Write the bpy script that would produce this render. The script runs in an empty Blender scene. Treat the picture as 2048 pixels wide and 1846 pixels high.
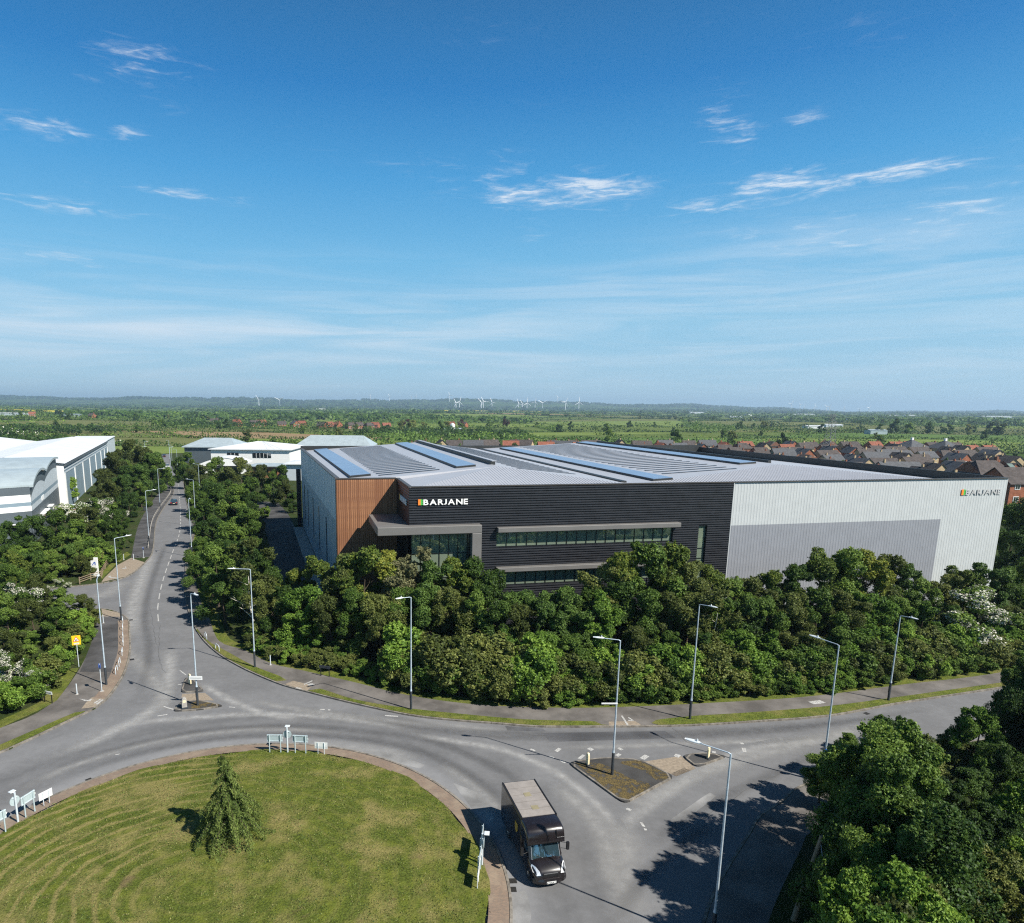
import bpy, math, random
import numpy as np
from mathutils import Vector, Matrix

SC = bpy.context.scene
COL = SC.collection
PI = math.pi

# ------------------------------------------------------------------ camera
cam_d = bpy.data.cameras.new('camera'); cam = bpy.data.objects.new('camera', cam_d); COL.objects.link(cam)
SC.camera = cam
cam_d.sensor_fit = 'HORIZONTAL'; cam_d.sensor_width = 36.0
cam_d.lens = 1340/2048*36.0
cam_d.shift_x = (1024-890)/2048; cam_d.shift_y = (1078-923)/2048
cam_d.clip_start = 0.5; cam_d.clip_end = 40000
CAM_H = 26.0
pitch = math.atan(261/1340); roll = 0.0095
cam.matrix_world = (Matrix.Translation((0, 0, CAM_H)) @ Matrix.Rotation(PI/2-pitch, 4, 'X') @ Matrix.Rotation(roll, 4, 'Z'))

# ------------------------------------------------------------------ sun and sky
SUN_DIR = Vector((0.843, -0.537, 0.985)).normalized()      # towards the sun
SUN_EL = math.asin(SUN_DIR.z)
sun_d = bpy.data.lights.new('sun', 'SUN'); sun_d.energy = 4.9; sun_d.angle = math.radians(0.53); sun_d.color = (1.0, 0.955, 0.87)
sun = bpy.data.objects.new('sun', sun_d); COL.objects.link(sun)
sun.rotation_euler = SUN_DIR.to_track_quat('Z', 'Y').to_euler(); sun.location = (60, -40, 90)

W = bpy.data.worlds.new('World'); SC.world = W; W.use_nodes = True
SKY_K = 7.0
def build_world():
    nt = W.node_tree; N = nt.nodes; L = nt.links; N.clear()
    def new(t, **k):
        n = N.new(t)
        for a, b in k.items(): setattr(n, a, b)
        return n
    def M(op, a, b=None, c=None, clamp=False):
        n = new('ShaderNodeMath', operation=op); n.use_clamp = clamp
        for i, x in enumerate((a, b, c)):
            if x is None: continue
            if isinstance(x, (int, float)): n.inputs[i].default_value = x
            else: L.new(x, n.inputs[i])
        return n.outputs[0]
    out = new('ShaderNodeOutputWorld'); bg = new('ShaderNodeBackground'); L.new(bg.outputs[0], out.inputs[0])
    sky = new('ShaderNodeTexSky', sky_type='NISHITA'); sky.sun_disc = False
    sky.sun_elevation = SUN_EL; sky.sun_rotation = math.atan2(SUN_DIR.x, SUN_DIR.y)
    sky.altitude = 100; sky.air_density = 1.0; sky.dust_density = 0.25; sky.ozone_density = 3.0
    hs = new('ShaderNodeHueSaturation'); hs.inputs['Saturation'].default_value = 1.13; hs.inputs['Value'].default_value = 1.0
    L.new(sky.outputs[0], hs.inputs['Color'])
    tc = new('ShaderNodeTexCoord'); sep = new('ShaderNodeSeparateXYZ'); L.new(tc.outputs['Generated'], sep.inputs[0])
    x, y, z = sep.outputs
    el = M('ARCSINE', z); az = M('ARCTAN2', x, y)
    # high thin cloud lies on a flat sheet: project the view direction on it
    zz = M('ADD', M('MAXIMUM', z, 0.0), 0.06)
    u = M('DIVIDE', x, zz); v = M('DIVIDE', y, zz)
    cmb = new('ShaderNodeCombineXYZ'); L.new(u, cmb.inputs[0]); L.new(v, cmb.inputs[1])
    def noise(vec, scale, detail, rough, dist=0.0, off=(0, 0, 0), sc=(1, 1, 1), rot=0.0):
        mp = new('ShaderNodeMapping'); mp.inputs['Location'].default_value = off; mp.inputs['Scale'].default_value = sc
        mp.inputs['Rotation'].default_value = (0, 0, rot)
        L.new(vec, mp.inputs[0]); t = new('ShaderNodeTexNoise'); L.new(mp.outputs[0], t.inputs['Vector'])
        t.inputs['Scale'].default_value = scale; t.inputs['Detail'].default_value = detail
        t.inputs['Roughness'].default_value = rough; t.inputs['Distortion'].default_value = dist
        return t.outputs[0]
    def ramp(f, a, b):
        n = new('ShaderNodeMapRange'); n.interpolation_type = 'SMOOTHSTEP'
        n.inputs['From Min'].default_value = a; n.inputs['From Max'].default_value = b; L.new(f, n.inputs['Value']); return n.outputs[0]
    # angular coordinates for the wisps
    ae = new('ShaderNodeCombineXYZ'); L.new(az, ae.inputs[0]); L.new(M('MULTIPLY', el, 2.6), ae.inputs[1])
    wisp = noise(ae.outputs[0], 26.0, 8, 0.62, 0.7, rot=-0.28, sc=(0.7, 1.5, 1))
    broad = noise(ae.outputs[0], 3.0, 3, 0.5, 0.3, off=(3.1, 1.7, 0))
    streak = noise(ae.outputs[0], 3.4, 6, 0.62, 0.8, off=(1.2, 7.0, 0), sc=(0.8, 4.2, 1), rot=-.03)
    blobs = [(-.507, .315, .055, .011, .95), (-.412, .322, .03, .010, .6), (-.395, .397, .05, .014, .5), (-.36, .263, .075, .007, .8), (-.50, .235, .10, .008, .8), (-.50, .175, .10, .012, .5),
             (.175, .284, .075, .020, 1.2), (.245, .284, .05, .010, .8), (.352, .350, .028, .028, .8), (.385, .325, .02, .02, .7), (.447, .338, .022, .010, .9), (.335, .256, .045, .009, 1.1),
             (.405, .273, .030, .012, 1.2), (.455, .272, .06, .016, 1.0), (.535, .268, .04, .010, 1.0), (.58, .272, .045, .008, 1.0), (.50, .213, .20, .03, .45), (-.36, .36, .02, .014, .35), (.085, .278, .03, .009, .8), (.62, .23, .05, .02, .5)]
    acc = None
    for a0, e0, sa, se, k in blobs:
        da = M('DIVIDE', M('SUBTRACT', az, a0), sa); de = M('DIVIDE', M('SUBTRACT', el, e0), se)
        g = M('MULTIPLY', M('EXPONENT', M('MULTIPLY', M('ADD', M('MULTIPLY', da, da), M('MULTIPLY', de, de)), -1.0)), k)
        acc = g if acc is None else M('ADD', acc, g)
    few = M('MULTIPLY', ramp(broad, 0.52, 0.78), 0.50)               # the same sparse wisps go on all round the sky
    cover = M('MINIMUM', M('ADD', acc, few), 1.3)
    wm = ramp(M('ADD', wisp, M('MULTIPLY', cover, 0.24)), 0.55, 0.98)
    wm = M('MULTIPLY', wm, M('MINIMUM', M('MULTIPLY', cover, 1.6), 1.0))
    torn = noise(ae.outputs[0], 62.0, 5, 0.6, 0.6, off=(5, 2, 0), rot=-.45, sc=(.6, 1.5, 1))
    wm = M('MULTIPLY', wm, M('ADD', .30, M('MULTIPLY', ramp(torn, .38, .62), .80)))
    # veil of thin streaks low over the horizon
    lowm = M('MULTIPLY', ramp(el, 0.0, 0.05), M('SUBTRACT', 1.0, ramp(el, 0.10, 0.24)))
    sm = M('MULTIPLY', M('MULTIPLY', ramp(streak, 0.36, 0.80), lowm), 0.42)
    veil = None          # broad thin veils low in the sky
    for a0, e0, sa, se, k in ((-.42, .105, .42, .020, .34), (.50, .19, .22, .045, .26), (.25, .165, .16, .014, .20), (2.6, .14, .6, .03, .3), (-2.2, .12, .5, .03, .3)):
        da = M('DIVIDE', M('SUBTRACT', az, a0), sa); de = M('DIVIDE', M('SUBTRACT', el, e0), se)
        g = M('MULTIPLY', M('EXPONENT', M('MULTIPLY', M('ADD', M('MULTIPLY', da, da), M('MULTIPLY', de, de)), -1.0)), k); veil = g if veil is None else M('ADD', veil, g)
    veil = M('MULTIPLY', veil, ramp(streak, .22, .62))
    cl = M('MINIMUM', M('ADD', M('ADD', M('MULTIPLY', wm, 0.80), sm), veil), 0.85)
    # clear-air colour, its unseen overhead part darkened to deepen shadows, by height above the horizon, the same all round, blended with the physical sky
    cr = new('ShaderNodeValToRGB'); e = cr.color_ramp.elements
    stops = [(0.0, (.36, .60, .79)), (.05, (.33, .58, .78)), (.12, (.26, .56, .78)), (.20, (.15, .48, .77)), (.30, (.055, .34, .69)), (.40, (.010, .20, .53)), (.60, (.014, .085, .22)), (1.0, (.016, .050, .115))]
    e[0].position = 0; e[0].color = (*stops[0][1], 1); e[1].position = 1; e[1].color = (*stops[-1][1], 1)
    for p_, c_ in stops[1:-1]:
        q = e.new(p_); q.color = (*c_, 1)
    L.new(M('MULTIPLY', M('MAXIMUM', el, 0.0), 1.0), cr.inputs[0])
    up = new('ShaderNodeVectorMath', operation='SCALE'); L.new(cr.outputs[0], up.inputs[0]); up.inputs['Scale'].default_value = SKY_K
    b2 = new('ShaderNodeMix', data_type='RGBA'); b2.inputs['Factor'].default_value = .85; L.new(hs.outputs[0], b2.inputs[6]); L.new(up.outputs[0], b2.inputs[7])
    mix = new('ShaderNodeMix', data_type='RGBA'); L.new(cl, mix.inputs['Factor']); L.new(b2.outputs[2], mix.inputs[6])
    mix.inputs[7].default_value = (.80*SKY_K, .86*SKY_K, .93*SKY_K, 1)
    L.new(mix.outputs[2], bg.inputs['Color']); bg.inputs['Strength'].default_value = 0.088
build_world()

SC.view_settings.view_transform = 'Standard'; SC.view_settings.look = 'None'
SC.view_settings.exposure = 0.75; SC.view_settings.gamma = 1.0; SC.view_settings.use_curve_mapping = False
SC.render.engine = 'CYCLES'
SC.cycles.max_bounces = 6; SC.cycles.diffuse_bounces = 3; SC.cycles.glossy_bounces = 3; SC.cycles.transmission_bounces = 3
SC.cycles.transparent_max_bounces = 24; SC.cycles.volume_bounces = 0
SC.cycles.use_denoising = False; SC.cycles.caustics_reflective = False; SC.cycles.caustics_refractive = False
SC.cycles.filter_width = 1.2

# ------------------------------------------------------------------ helpers
RND = random.Random(7)
def tag(o, label=None, cat=None, group=None, kind=None):
    if label: o['label'] = label
    if cat: o['category'] = cat
    if group: o['group'] = group
    if kind: o['kind'] = kind
    return o
def link(name, data, parent=None):
    o = bpy.data.objects.new(name, data); COL.objects.link(o)
    if parent is not None: o.parent = parent
    return o
def thing(name, label, cat, loc=(0, 0, 0), rz=0.0, group=None):
    o = link(name, None); o.empty_display_size = 0.3
    o.location = loc; o.rotation_euler = (0, 0, rz)
    return tag(o, label, cat, group)
def dup(root, loc=None, rz=None, scale=None, label=None, parent=None):
    c = root.copy(); COL.objects.link(c)
    if parent is not None: c.parent = parent
    if loc is not None: c.location = loc
    if rz is not None: c.rotation_euler = (0, 0, rz)
    if scale is not None: c.scale = scale if isinstance(scale, tuple) else (scale,)*3
    if label: c['label'] = label
    for ch in list(root.children): dup(ch, parent=c)
    return c

class MB:
    """collects faces of one mesh"""
    def __init__(s): s.v = []; s.f = []; s.m = []; s.sm = []
    def add(s, vs, fs, m=0, smooth=False):
        b = len(s.v); s.v += [tuple(p) for p in vs]
        for f in fs: s.f.append(tuple(b+i for i in f)); s.m.append(m); s.sm.append(smooth)
        return s
    def box(s, c, d, rz=0.0, m=0, tilt=None):
        x, y, z = (d[0]/2, d[1]/2, d[2]/2)
        vs = [Vector((i*x, j*y, k*z)) for k in (-1, 1) for j in (-1, 1) for i in (-1, 1)]
        R = Matrix.Rotation(rz, 3, 'Z')
        if tilt is not None: R = R @ Matrix.Rotation(tilt[0], 3, 'X') @ Matrix.Rotation(tilt[1], 3, 'Y')
        vs = [R @ p + Vector(c) for p in vs]
        return s.add(vs, [(0, 2, 3, 1), (4, 5, 7, 6), (0, 1, 5, 4), (2, 6, 7, 3), (0, 4, 6, 2), (1, 3, 7, 5)], m)
    def box2(s, a, b, m=0):
        return s.box([(a[i]+b[i])/2 for i in range(3)], [abs(b[i]-a[i]) for i in range(3)], 0, m)
    def tube(s, p, q, r0, r1=None, n=8, m=0, caps=True):
        r1 = r0 if r1 is None else r1
        p = Vector(p); q = Vector(q); d = (q-p).normalized()
        a = d.orthogonal().normalized(); b = d.cross(a)
        vs = [p+(a*math.cos(t)+b*math.sin(t))*r0 for t in [2*PI*i/n for i in range(n)]] + [q+(a*math.cos(t)+b*math.sin(t))*r1 for t in [2*PI*i/n for i in range(n)]]
        s.add(vs, [(i, (i+1) % n, n+(i+1) % n, n+i) for i in range(n)], m, True)
        if caps: s.add(vs, [tuple(range(n-1, -1, -1)), tuple(range(n, 2*n))], m)
        return s
    def path(s, pts, r, n=7, m=0):
        for i in range(len(pts)-1):
            a = r[i] if isinstance(r, (list, tuple)) else r; b = r[i+1] if isinstance(r, (list, tuple)) else r
            s.tube(pts[i], pts[i+1], a, b, n, m)
        return s
    def prism(s, poly, z0, z1, m=0, mside=None, bottom=False):
        n = len(poly); a = sum(poly[i][0]*poly[(i+1) % n][1]-poly[(i+1) % n][0]*poly[i][1] for i in range(n))
        if a < 0: poly = poly[::-1]
        vs = [(p[0], p[1], z0) for p in poly]+[(p[0], p[1], z1) for p in poly]
        s.add(vs, [tuple(range(n, 2*n))], m)
        s.add(vs, [(i, (i+1) % n, n+(i+1) % n, n+i) for i in range(n)], m if mside is None else mside)
        if bottom: s.add(vs, [tuple(range(n-1, -1, -1))], m)
        return s
    def sheet(s, poly, z, m=0):
        n = len(poly); a = sum(poly[i][0]*poly[(i+1) % n][1]-poly[(i+1) % n][0]*poly[i][1] for i in range(n))
        if a < 0: poly = poly[::-1]
        return s.add([(p[0], p[1], z) for p in poly], [tuple(range(n))], m)
    def ribbon(s, L, R, z, m=0):
        n = len(L); vs = [(p[0], p[1], z) for p in L]+[(p[0], p[1], z) for p in R]
        return s.add(vs, [(i, n+i, n+i+1, i+1) for i in range(n-1)], m)
    def disc(s, c, r, nrm, n=20, m=0, th=0.01):
        c = Vector(c); nrm = Vector(nrm).normalized()
        return s.tube(c-nrm*th/2, c+nrm*th/2, r, r, n, m)
    def mesh(s, name, mats):
        me = bpy.data.meshes.new(name); me.from_pydata(s.v, [], s.f)
        for mt in (mats if isinstance(mats, (list, tuple)) else [mats]): me.materials.append(mt)
        me.polygons.foreach_set('material_index', s.m); me.polygons.foreach_set('use_smooth', s.sm); me.update()
        return me
    def build(s, name, mats, parent=None, loc=None, bevel=0.0):
        me = s.mesh(name, mats)
        o = link(name, me, parent)
        if loc is not None: o.location = loc
        if bevel > 0:
            b = o.modifiers.new('bevel', 'BEVEL'); b.width = bevel; b.segments = 2; b.limit_method = 'ANGLE'
        return o
def smooth_line(pts, step=1.0):
    """Catmull-Rom through the points, resampled"""
    P = [np.array(p, float) for p in pts]; P = [2*P[0]-P[1]]+P+[2*P[-1]-P[-2]]
    out = []
    for i in range(1, len(P)-2):
        a, b, c, d = P[i-1:i+3]; n = max(1, int(np.linalg.norm(c-b)/step))
        for k in range(n):
            t = k/n; out.append(.5*((2*b)+(-a+c)*t+(2*a-5*b+4*c-d)*t*t+(-a+3*b-3*c+d)*t**3))
    out.append(P[-2]); return [(float(p[0]), float(p[1])) for p in out]
def offset_line(pts, d):
    """parallel line; d>0 to the left of travel"""
    A = np.array(pts); T = np.gradient(A, axis=0); T /= np.linalg.norm(T, axis=1)[:, None]+1e-9
    dd = np.array(d) if np.ndim(d) else d
    Nn = np.c_[-T[:, 1], T[:, 0]]
    return [(float(p[0]), float(p[1])) for p in A+Nn*(dd[:, None] if np.ndim(dd) else dd)]

# ------------------------------------------------------------------ materials
def mat(name):
    m = bpy.data.materials.new(name); m.use_nodes = True; nt = m.node_tree
    return m, nt, nt.nodes['Principled BSDF']
class NB:
    def __init__(s, nt): s.nt = nt; s.N = nt.nodes; s.L = nt.links
    def new(s, t, **k):
        n = s.N.new(t)
        for a, b in k.items(): setattr(n, a, b)
        return n
    def math(s, op, a, b=None, clamp=False):
        n = s.new('ShaderNodeMath', operation=op); n.use_clamp = clamp
        for i, x in enumerate((a, b)):
            if x is None: continue
            if isinstance(x, (int, float)): n.inputs[i].default_value = x
            else: s.L.new(x, n.inputs[i])
        return n.outputs[0]
    def noise(s, vec, scale, detail=4, rough=.55, dist=0.0, sc=None):
        if sc is not None:
            mp = s.new('ShaderNodeMapping'); mp.inputs['Scale'].default_value = sc; s.L.new(vec, mp.inputs[0]); vec = mp.outputs[0]
        t = s.new('ShaderNodeTexNoise'); s.L.new(vec, t.inputs['Vector'])
        t.inputs['Scale'].default_value = scale; t.inputs['Detail'].default_value = detail; t.inputs['Roughness'].default_value = rough; t.inputs['Distortion'].default_value = dist
        return t.outputs[0]
    def ramp(s, f, a, b, smooth=True):
        n = s.new('ShaderNodeMapRange')
        if smooth: n.interpolation_type = 'SMOOTHSTEP'
        n.inputs['From Min'].default_value = a; n.inputs['From Max'].default_value = b; s.L.new(f, n.inputs['Value']); return n.outputs[0]
    def mix(s, f, a, b):
        n = s.new('ShaderNodeMix', data_type='RGBA')
        for i, x in ((0, f), (6, a), (7, b)):
            if isinstance(x, (int, float)): n.inputs[i].default_value = x
            elif isinstance(x, tuple): n.inputs[i].default_value = (*x, 1)
            else: s.L.new(x, n.inputs[i])
        return n.outputs[2]
    def obj(s): return s.new('ShaderNodeTexCoord').outputs['Object']
    def pos(s): return s.new('ShaderNodeNewGeometry').outputs['Position']
    def bump(s, h, strength, dist=0.02):
        n = s.new('ShaderNodeBump'); n.inputs['Strength'].default_value = strength; n.inputs['Distance'].default_value = dist
        s.L.new(h, n.inputs['Height']); return n.outputs[0]
def plain(name, c, rough=.6, metal=0.0, var=.12, scale=3.0, spec=.5, c2=None):
    m, nt, b = mat(name); B = NB(nt)
    f = B.noise(B.obj(), scale, 5, .6)
    a = tuple(x*(1-var) for x in c); d = c2 if c2 else tuple(min(1, x*(1+var)) for x in c)
    nt.links.new(B.mix(B.ramp(f, .3, .7), a, d), b.inputs['Base Color'])
    b.inputs['Roughness'].default_value = rough; b.inputs['Metallic'].default_value = metal; b.inputs['Specular IOR Level'].default_value = spec
    return m
MT = {}
MT['steel'] = plain('galvanised_steel', (.46, .54, .60), .42, .25, .12, 5)
MT['steel_light'] = plain('light_grey_steel', (.56, .62, .66), .45, .15, .1, 5)
MT['sign_back'] = plain('sign_back_grey', (.40, .48, .50), .5, .1, .06, 4)
MT['dark_paint'] = plain('dark_grey_paint', (.035, .042, .05), .5, 0, .2, 4)
MT['lantern'] = plain('lantern_grey_white', (.62, .66, .68), .4, .1, .05, 6)
MT['white'] = plain('white_paint', (.78, .78, .76), .5, 0, .06, 3)
MT['road_white'] = plain('worn_road_paint', (.36, .355, .34), .8, 0, .4, 9, .2)
MT['yellow'] = plain('yellow_sign_face', (.85, .52, .015), .4, 0, .05, 4)
MT['red'] = plain('red_sign_edge', (.55, .03, .03), .4, 0, .05, 4)
MT['blue'] = plain('blue_sign_face', (.02, .10, .42), .4, 0, .1, 4)
MT['black'] = plain('black_plastic', (.012, .012, .013), .45, 0, .3, 4)
MT['rubber'] = plain('tyre_rubber', (.018, .018, .018), .8, 0, .3, 8)
MT['cream'] = plain('cream_bollard', (.72, .62, .40), .5, 0, .1, 5)
MT['wood_old'] = plain('weathered_timber', (.23, .18, .12), .8, 0, .35, 9, .2)
MT['concrete'] = plain('concrete', (.33, .31, .28), .85, 0, .2, 4, .2)
MT['iron'] = plain('cast_iron', (.028, .026, .024), .7, .3, .3, 12)
MT['orange'] = plain('orange_emblem', (.80, .22, .03), .45, 0, .05)
MT['green'] = plain('green_emblem', (.07, .42, .07), .45, 0, .05)
MT['letter_white'] = plain('white_lettering', (.85, .85, .82), .4, 0, .03)
MT['letter_grey'] = plain('pale_grey_lettering', (.44, .44, .44), .4, 0, .03)

# ------------------------------------------------------------------ ground materials
def grass_mat(name, green, dry, soil, rings=False, fine=9.0):
    m, nt, b = mat(name); B = NB(nt); p = B.pos()
    n1 = B.noise(p, .35, 5, .6); n2 = B.noise(p, fine, 6, .7); n3 = B.noise(p, 1.3, 5, .65)
    dk = tuple(x*.55 for x in green); lt = (green[0]*1.55, green[1]*1.35, green[2]*1.2)
    c = B.mix(B.ramp(n2, .36, .64), tuple(x*.8 for x in dk), tuple(x*1.08 for x in green))
    c = B.mix(B.math('MULTIPLY', B.ramp(n3, .42, .72), .7), c, lt)
    dryf = B.math('MULTIPLY', B.ramp(n1, .45, .68), .75)
    if rings:
        sub = B.new('ShaderNodeVectorMath', operation='SUBTRACT'); nt.links.new(p, sub.inputs[0]); sub.inputs[1].default_value = (-12.9, 31.6, 0)
        mp = B.new('ShaderNodeMapping'); mp.inputs['Scale'].default_value = (.92, 1.1, 0); nt.links.new(sub.outputs[0], mp.inputs[0])
        ln = B.new('ShaderNodeVectorMath', operation='LENGTH'); nt.links.new(mp.outputs[0], ln.inputs[0])
        wob = B.math('MULTIPLY', B.math('SUBTRACT', B.noise(p, .22, 3, .5), .5), 1.8)
        d = B.math('ADD', ln.outputs['Value'], wob)
        s = B.math('SINE', B.math('MULTIPLY', d, 6.6))
        r = B.ramp(B.math('ADD', s, B.math('MULTIPLY', B.math('SUBTRACT', n3, .5), 2.2)), .15, 1.1)
        west = B.new('ShaderNodeSeparateXYZ'); nt.links.new(p, west.inputs[0])
        wf = B.math('ADD', B.math('MULTIPLY', B.ramp(west.outputs[0], -13, -19), .62), .16)
        r = B.math('MULTIPLY', r, wf)
        dryf = B.math('MAXIMUM', dryf, r, True)
    c = B.mix(B.math('MULTIPLY', dryf, B.ramp(n2, .2, .6)), c, dry)
    c = B.mix(B.math('MULTIPLY', B.ramp(B.noise(p, .5, 4, .6, 0, (1, 1.3, 1)), .63, .75), .6), c, soil)
    nt.links.new(c, b.inputs['Base Color']); b.inputs['Roughness'].default_value = .95; b.inputs['Specular IOR Level'].default_value = .1
    nt.links.new(B.bump(B.math('ADD', n2, n3), .9, .12), b.inputs['Normal'])
    return m
MT['island_grass'] = grass_mat('mown_grass', (.100, .128, .022), (.275, .220, .092), (.14, .095, .055), True)
MT['verge_grass'] = grass_mat('verge_grass', (.108, .138, .026), (.19, .17, .06), (.12, .09, .05))
MT['wood_floor'] = grass_mat('woodland_floor', (.035, .055, .014), (.06, .055, .03), (.05, .04, .025))
MT['field_near'] = grass_mat('rough_grass', (.055, .105, .02), (.10, .10, .04), (.08, .07, .04), False, 2.0)

def asphalt(name, base, warm=0.0, ring=False, fine=26.0):
    m, nt, b = mat(name); B = NB(nt); p = B.pos()
    n1 = B.noise(p, .30, 5, .62); n2 = B.noise(p, fine, 3, .8); n3 = B.noise(p, 1.7, 6, .7)
    a = tuple(x*.62 for x in base); d = tuple(x*1.42 for x in base)
    c = B.mix(B.ramp(n1, .3, .72), a, d)
    c = B.mix(B.math('MULTIPLY', B.ramp(n3, .5, .78), .35), c, tuple(x*1.45 for x in base))
    c = B.mix(B.math('MULTIPLY', B.ramp(n2, .35, .75), .40), c, tuple(x*.55 for x in base))
    if ring:
        # tyre-polished lanes round the island
        sub = B.new('ShaderNodeVectorMath', operation='SUBTRACT'); nt.links.new(p, sub.inputs[0]); sub.inputs[1].default_value = (-12.62, 32.14, 0)
        ln = B.new('ShaderNodeVectorMath', operation='LENGTH'); nt.links.new(sub.outputs[0], ln.inputs[0])
        d0 = B.math('ADD', ln.outputs['Value'], B.math('MULTIPLY', B.math('SUBTRACT', n1, .5), 1.2))
        cr = B.new('ShaderNodeValToRGB'); e = cr.color_ramp.elements
        prof = [(16.4, .95), (17.2, .85), (18.0, .42), (19.2, .22), (20.2, .38), (21.2, .18), (22.4, .42), (23.6, .62), (25.0, .5), (27.5, .35)]
        e[0].position = 0; e[0].color = (prof[0][1],)*3+(1,); e[1].position = 1; e[1].color = (.42, .42, .42, 1)
        for r, v in prof[1:]:
            q = e.new((r-16.4)/13.6); q.color = (v, v, v, 1)
        nt.links.new(B.math('DIVIDE', B.math('SUBTRACT', d0, 16.4), 13.6, True), cr.inputs[0])
        f = B.math('ADD', B.math('MULTIPLY', cr.outputs[0], .75), B.math('MULTIPLY', B.math('SUBTRACT', n3, .5), .5), True)
        c2 = B.mix(f, tuple(x*.58 for x in base), tuple(x*1.75 for x in base))
        c = B.mix(.75, c, c2)
    nt.links.new(c, b.inputs['Base Color']); b.inputs['Roughness'].default_value = .86; b.inputs['Specular IOR Level'].default_value = .25
    nt.links.new(B.bump(n2, .5, .01), b.inputs['Normal'])
    return m
MT['asphalt'] = asphalt('road_asphalt', (.152, .152, .155), ring=True)
MT['path'] = asphalt('footpath_asphalt', (.132, .121, .111))
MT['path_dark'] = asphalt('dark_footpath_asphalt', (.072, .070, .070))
MT['yard'] = asphalt('yard_asphalt', (.060, .059, .058))
MT['kerb'] = plain('kerb_stone', (.18, .162, .138), .85, 0, .4, 2.5, .2)
MT['tactile'] = plain('buff_tactile_paving', (.25, .205, .155), .85, 0, .2, 5, .2)
def moss_mat():
    m, nt, b = mat('ragged_moss'); B = NB(nt); p = B.pos(); n = B.noise(p, 2.2, 7, .75); n2 = B.noise(p, 9, 5, .7)
    nt.links.new(B.mix(B.ramp(n2, .35, .65), (.045, .036, .018), (.17, .12, .035)), b.inputs['Base Color']); b.inputs['Roughness'].default_value = 1
    nt.links.new(B.bump(n2, 1.0, .08), b.inputs['Normal'])
    tr = B.new('ShaderNodeBsdfTransparent'); mx = B.new('ShaderNodeMixShader'); nt.links.new(B.ramp(n, .42, .54), mx.inputs[0]); nt.links.new(tr.outputs[0], mx.inputs[1]); nt.links.new(b.outputs[0], mx.inputs[2]); nt.links.new(mx.outputs[0], nt.nodes['Material Output'].inputs[0])
    return m
MT['moss_soil'] = moss_mat()
MT['dark_tarmac'] = asphalt('old_dark_tarmac', (.060, .058, .056))

def brick_apron():
    m, nt, b = mat('brick_paved_apron'); B = NB(nt); p = B.pos()
    t = B.new('ShaderNodeTexBrick'); nt.links.new(p, t.inputs[0]); t.inputs['Scale'].default_value = 3.2
    t.inputs['Color1'].default_value = (.22, .15, .105, 1); t.inputs['Color2'].default_value = (.155, .115, .088, 1); t.inputs['Mortar'].default_value = (.17, .14, .11, 1)
    n = B.noise(p, .8, 5, .6)
    c = B.mix(B.math('MULTIPLY', B.ramp(n, .4, .7), .6), t.outputs[0], (.27, .215, .155))
    nt.links.new(c, b.inputs['Base Color']); b.inputs['Roughness'].default_value = .9
    nt.links.new(B.bump(t.outputs['Fac'], .4, .01), b.inputs['Normal'])
    return m
MT['apron'] = brick_apron()

def dust_mat(name, col, amount):
    """dry dust and grit lying on the asphalt, thinning out to both sides"""
    m, nt, b = mat(name); B = NB(nt); p = B.pos()
    uv = B.new('ShaderNodeUVMap'); uv.uv_map = 'UVMap'; s = B.new('ShaderNodeSeparateXYZ'); nt.links.new(uv.outputs[0], s.inputs[0])
    e = B.math('MULTIPLY', B.ramp(s.outputs[0], 0, .5), B.ramp(s.outputs[0], 1, .5))
    ends = B.math('MULTIPLY', B.ramp(s.outputs[1], 0, .18), B.ramp(s.outputs[1], 1, .82))
    n = B.noise(p, 1.2, 6, .7); n2 = B.noise(p, 14, 4, .8)
    f = B.math('MULTIPLY', B.math('MULTIPLY', e, ends), B.math('ADD', B.math('MULTIPLY', B.ramp(n, .2, .85), .7), B.math('MULTIPLY', n2, .4)))
    f = B.math('MULTIPLY', f, amount, True)
    tr = B.new('ShaderNodeBsdfTransparent'); mx = B.new('ShaderNodeMixShader')
    b.inputs['Base Color'].default_value = (*col, 1); b.inputs['Roughness'].default_value = .95
    nt.links.new(f, mx.inputs[0]); nt.links.new(tr.outputs[0], mx.inputs[1]); nt.links.new(b.outputs[0], mx.inputs[2])
    nt.links.new(mx.outputs[0], nt.nodes['Material Output'].inputs[0])
    return m
MT['dust'] = dust_mat('road_dust', (.40, .395, .385), .9)
MT['dust_soft'] = dust_mat('thin_road_dust', (.33, .325, .315), .85)
MT['tyre'] = dust_mat('tyre_blackened_asphalt', (.055, .055, .058), .42)

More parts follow.
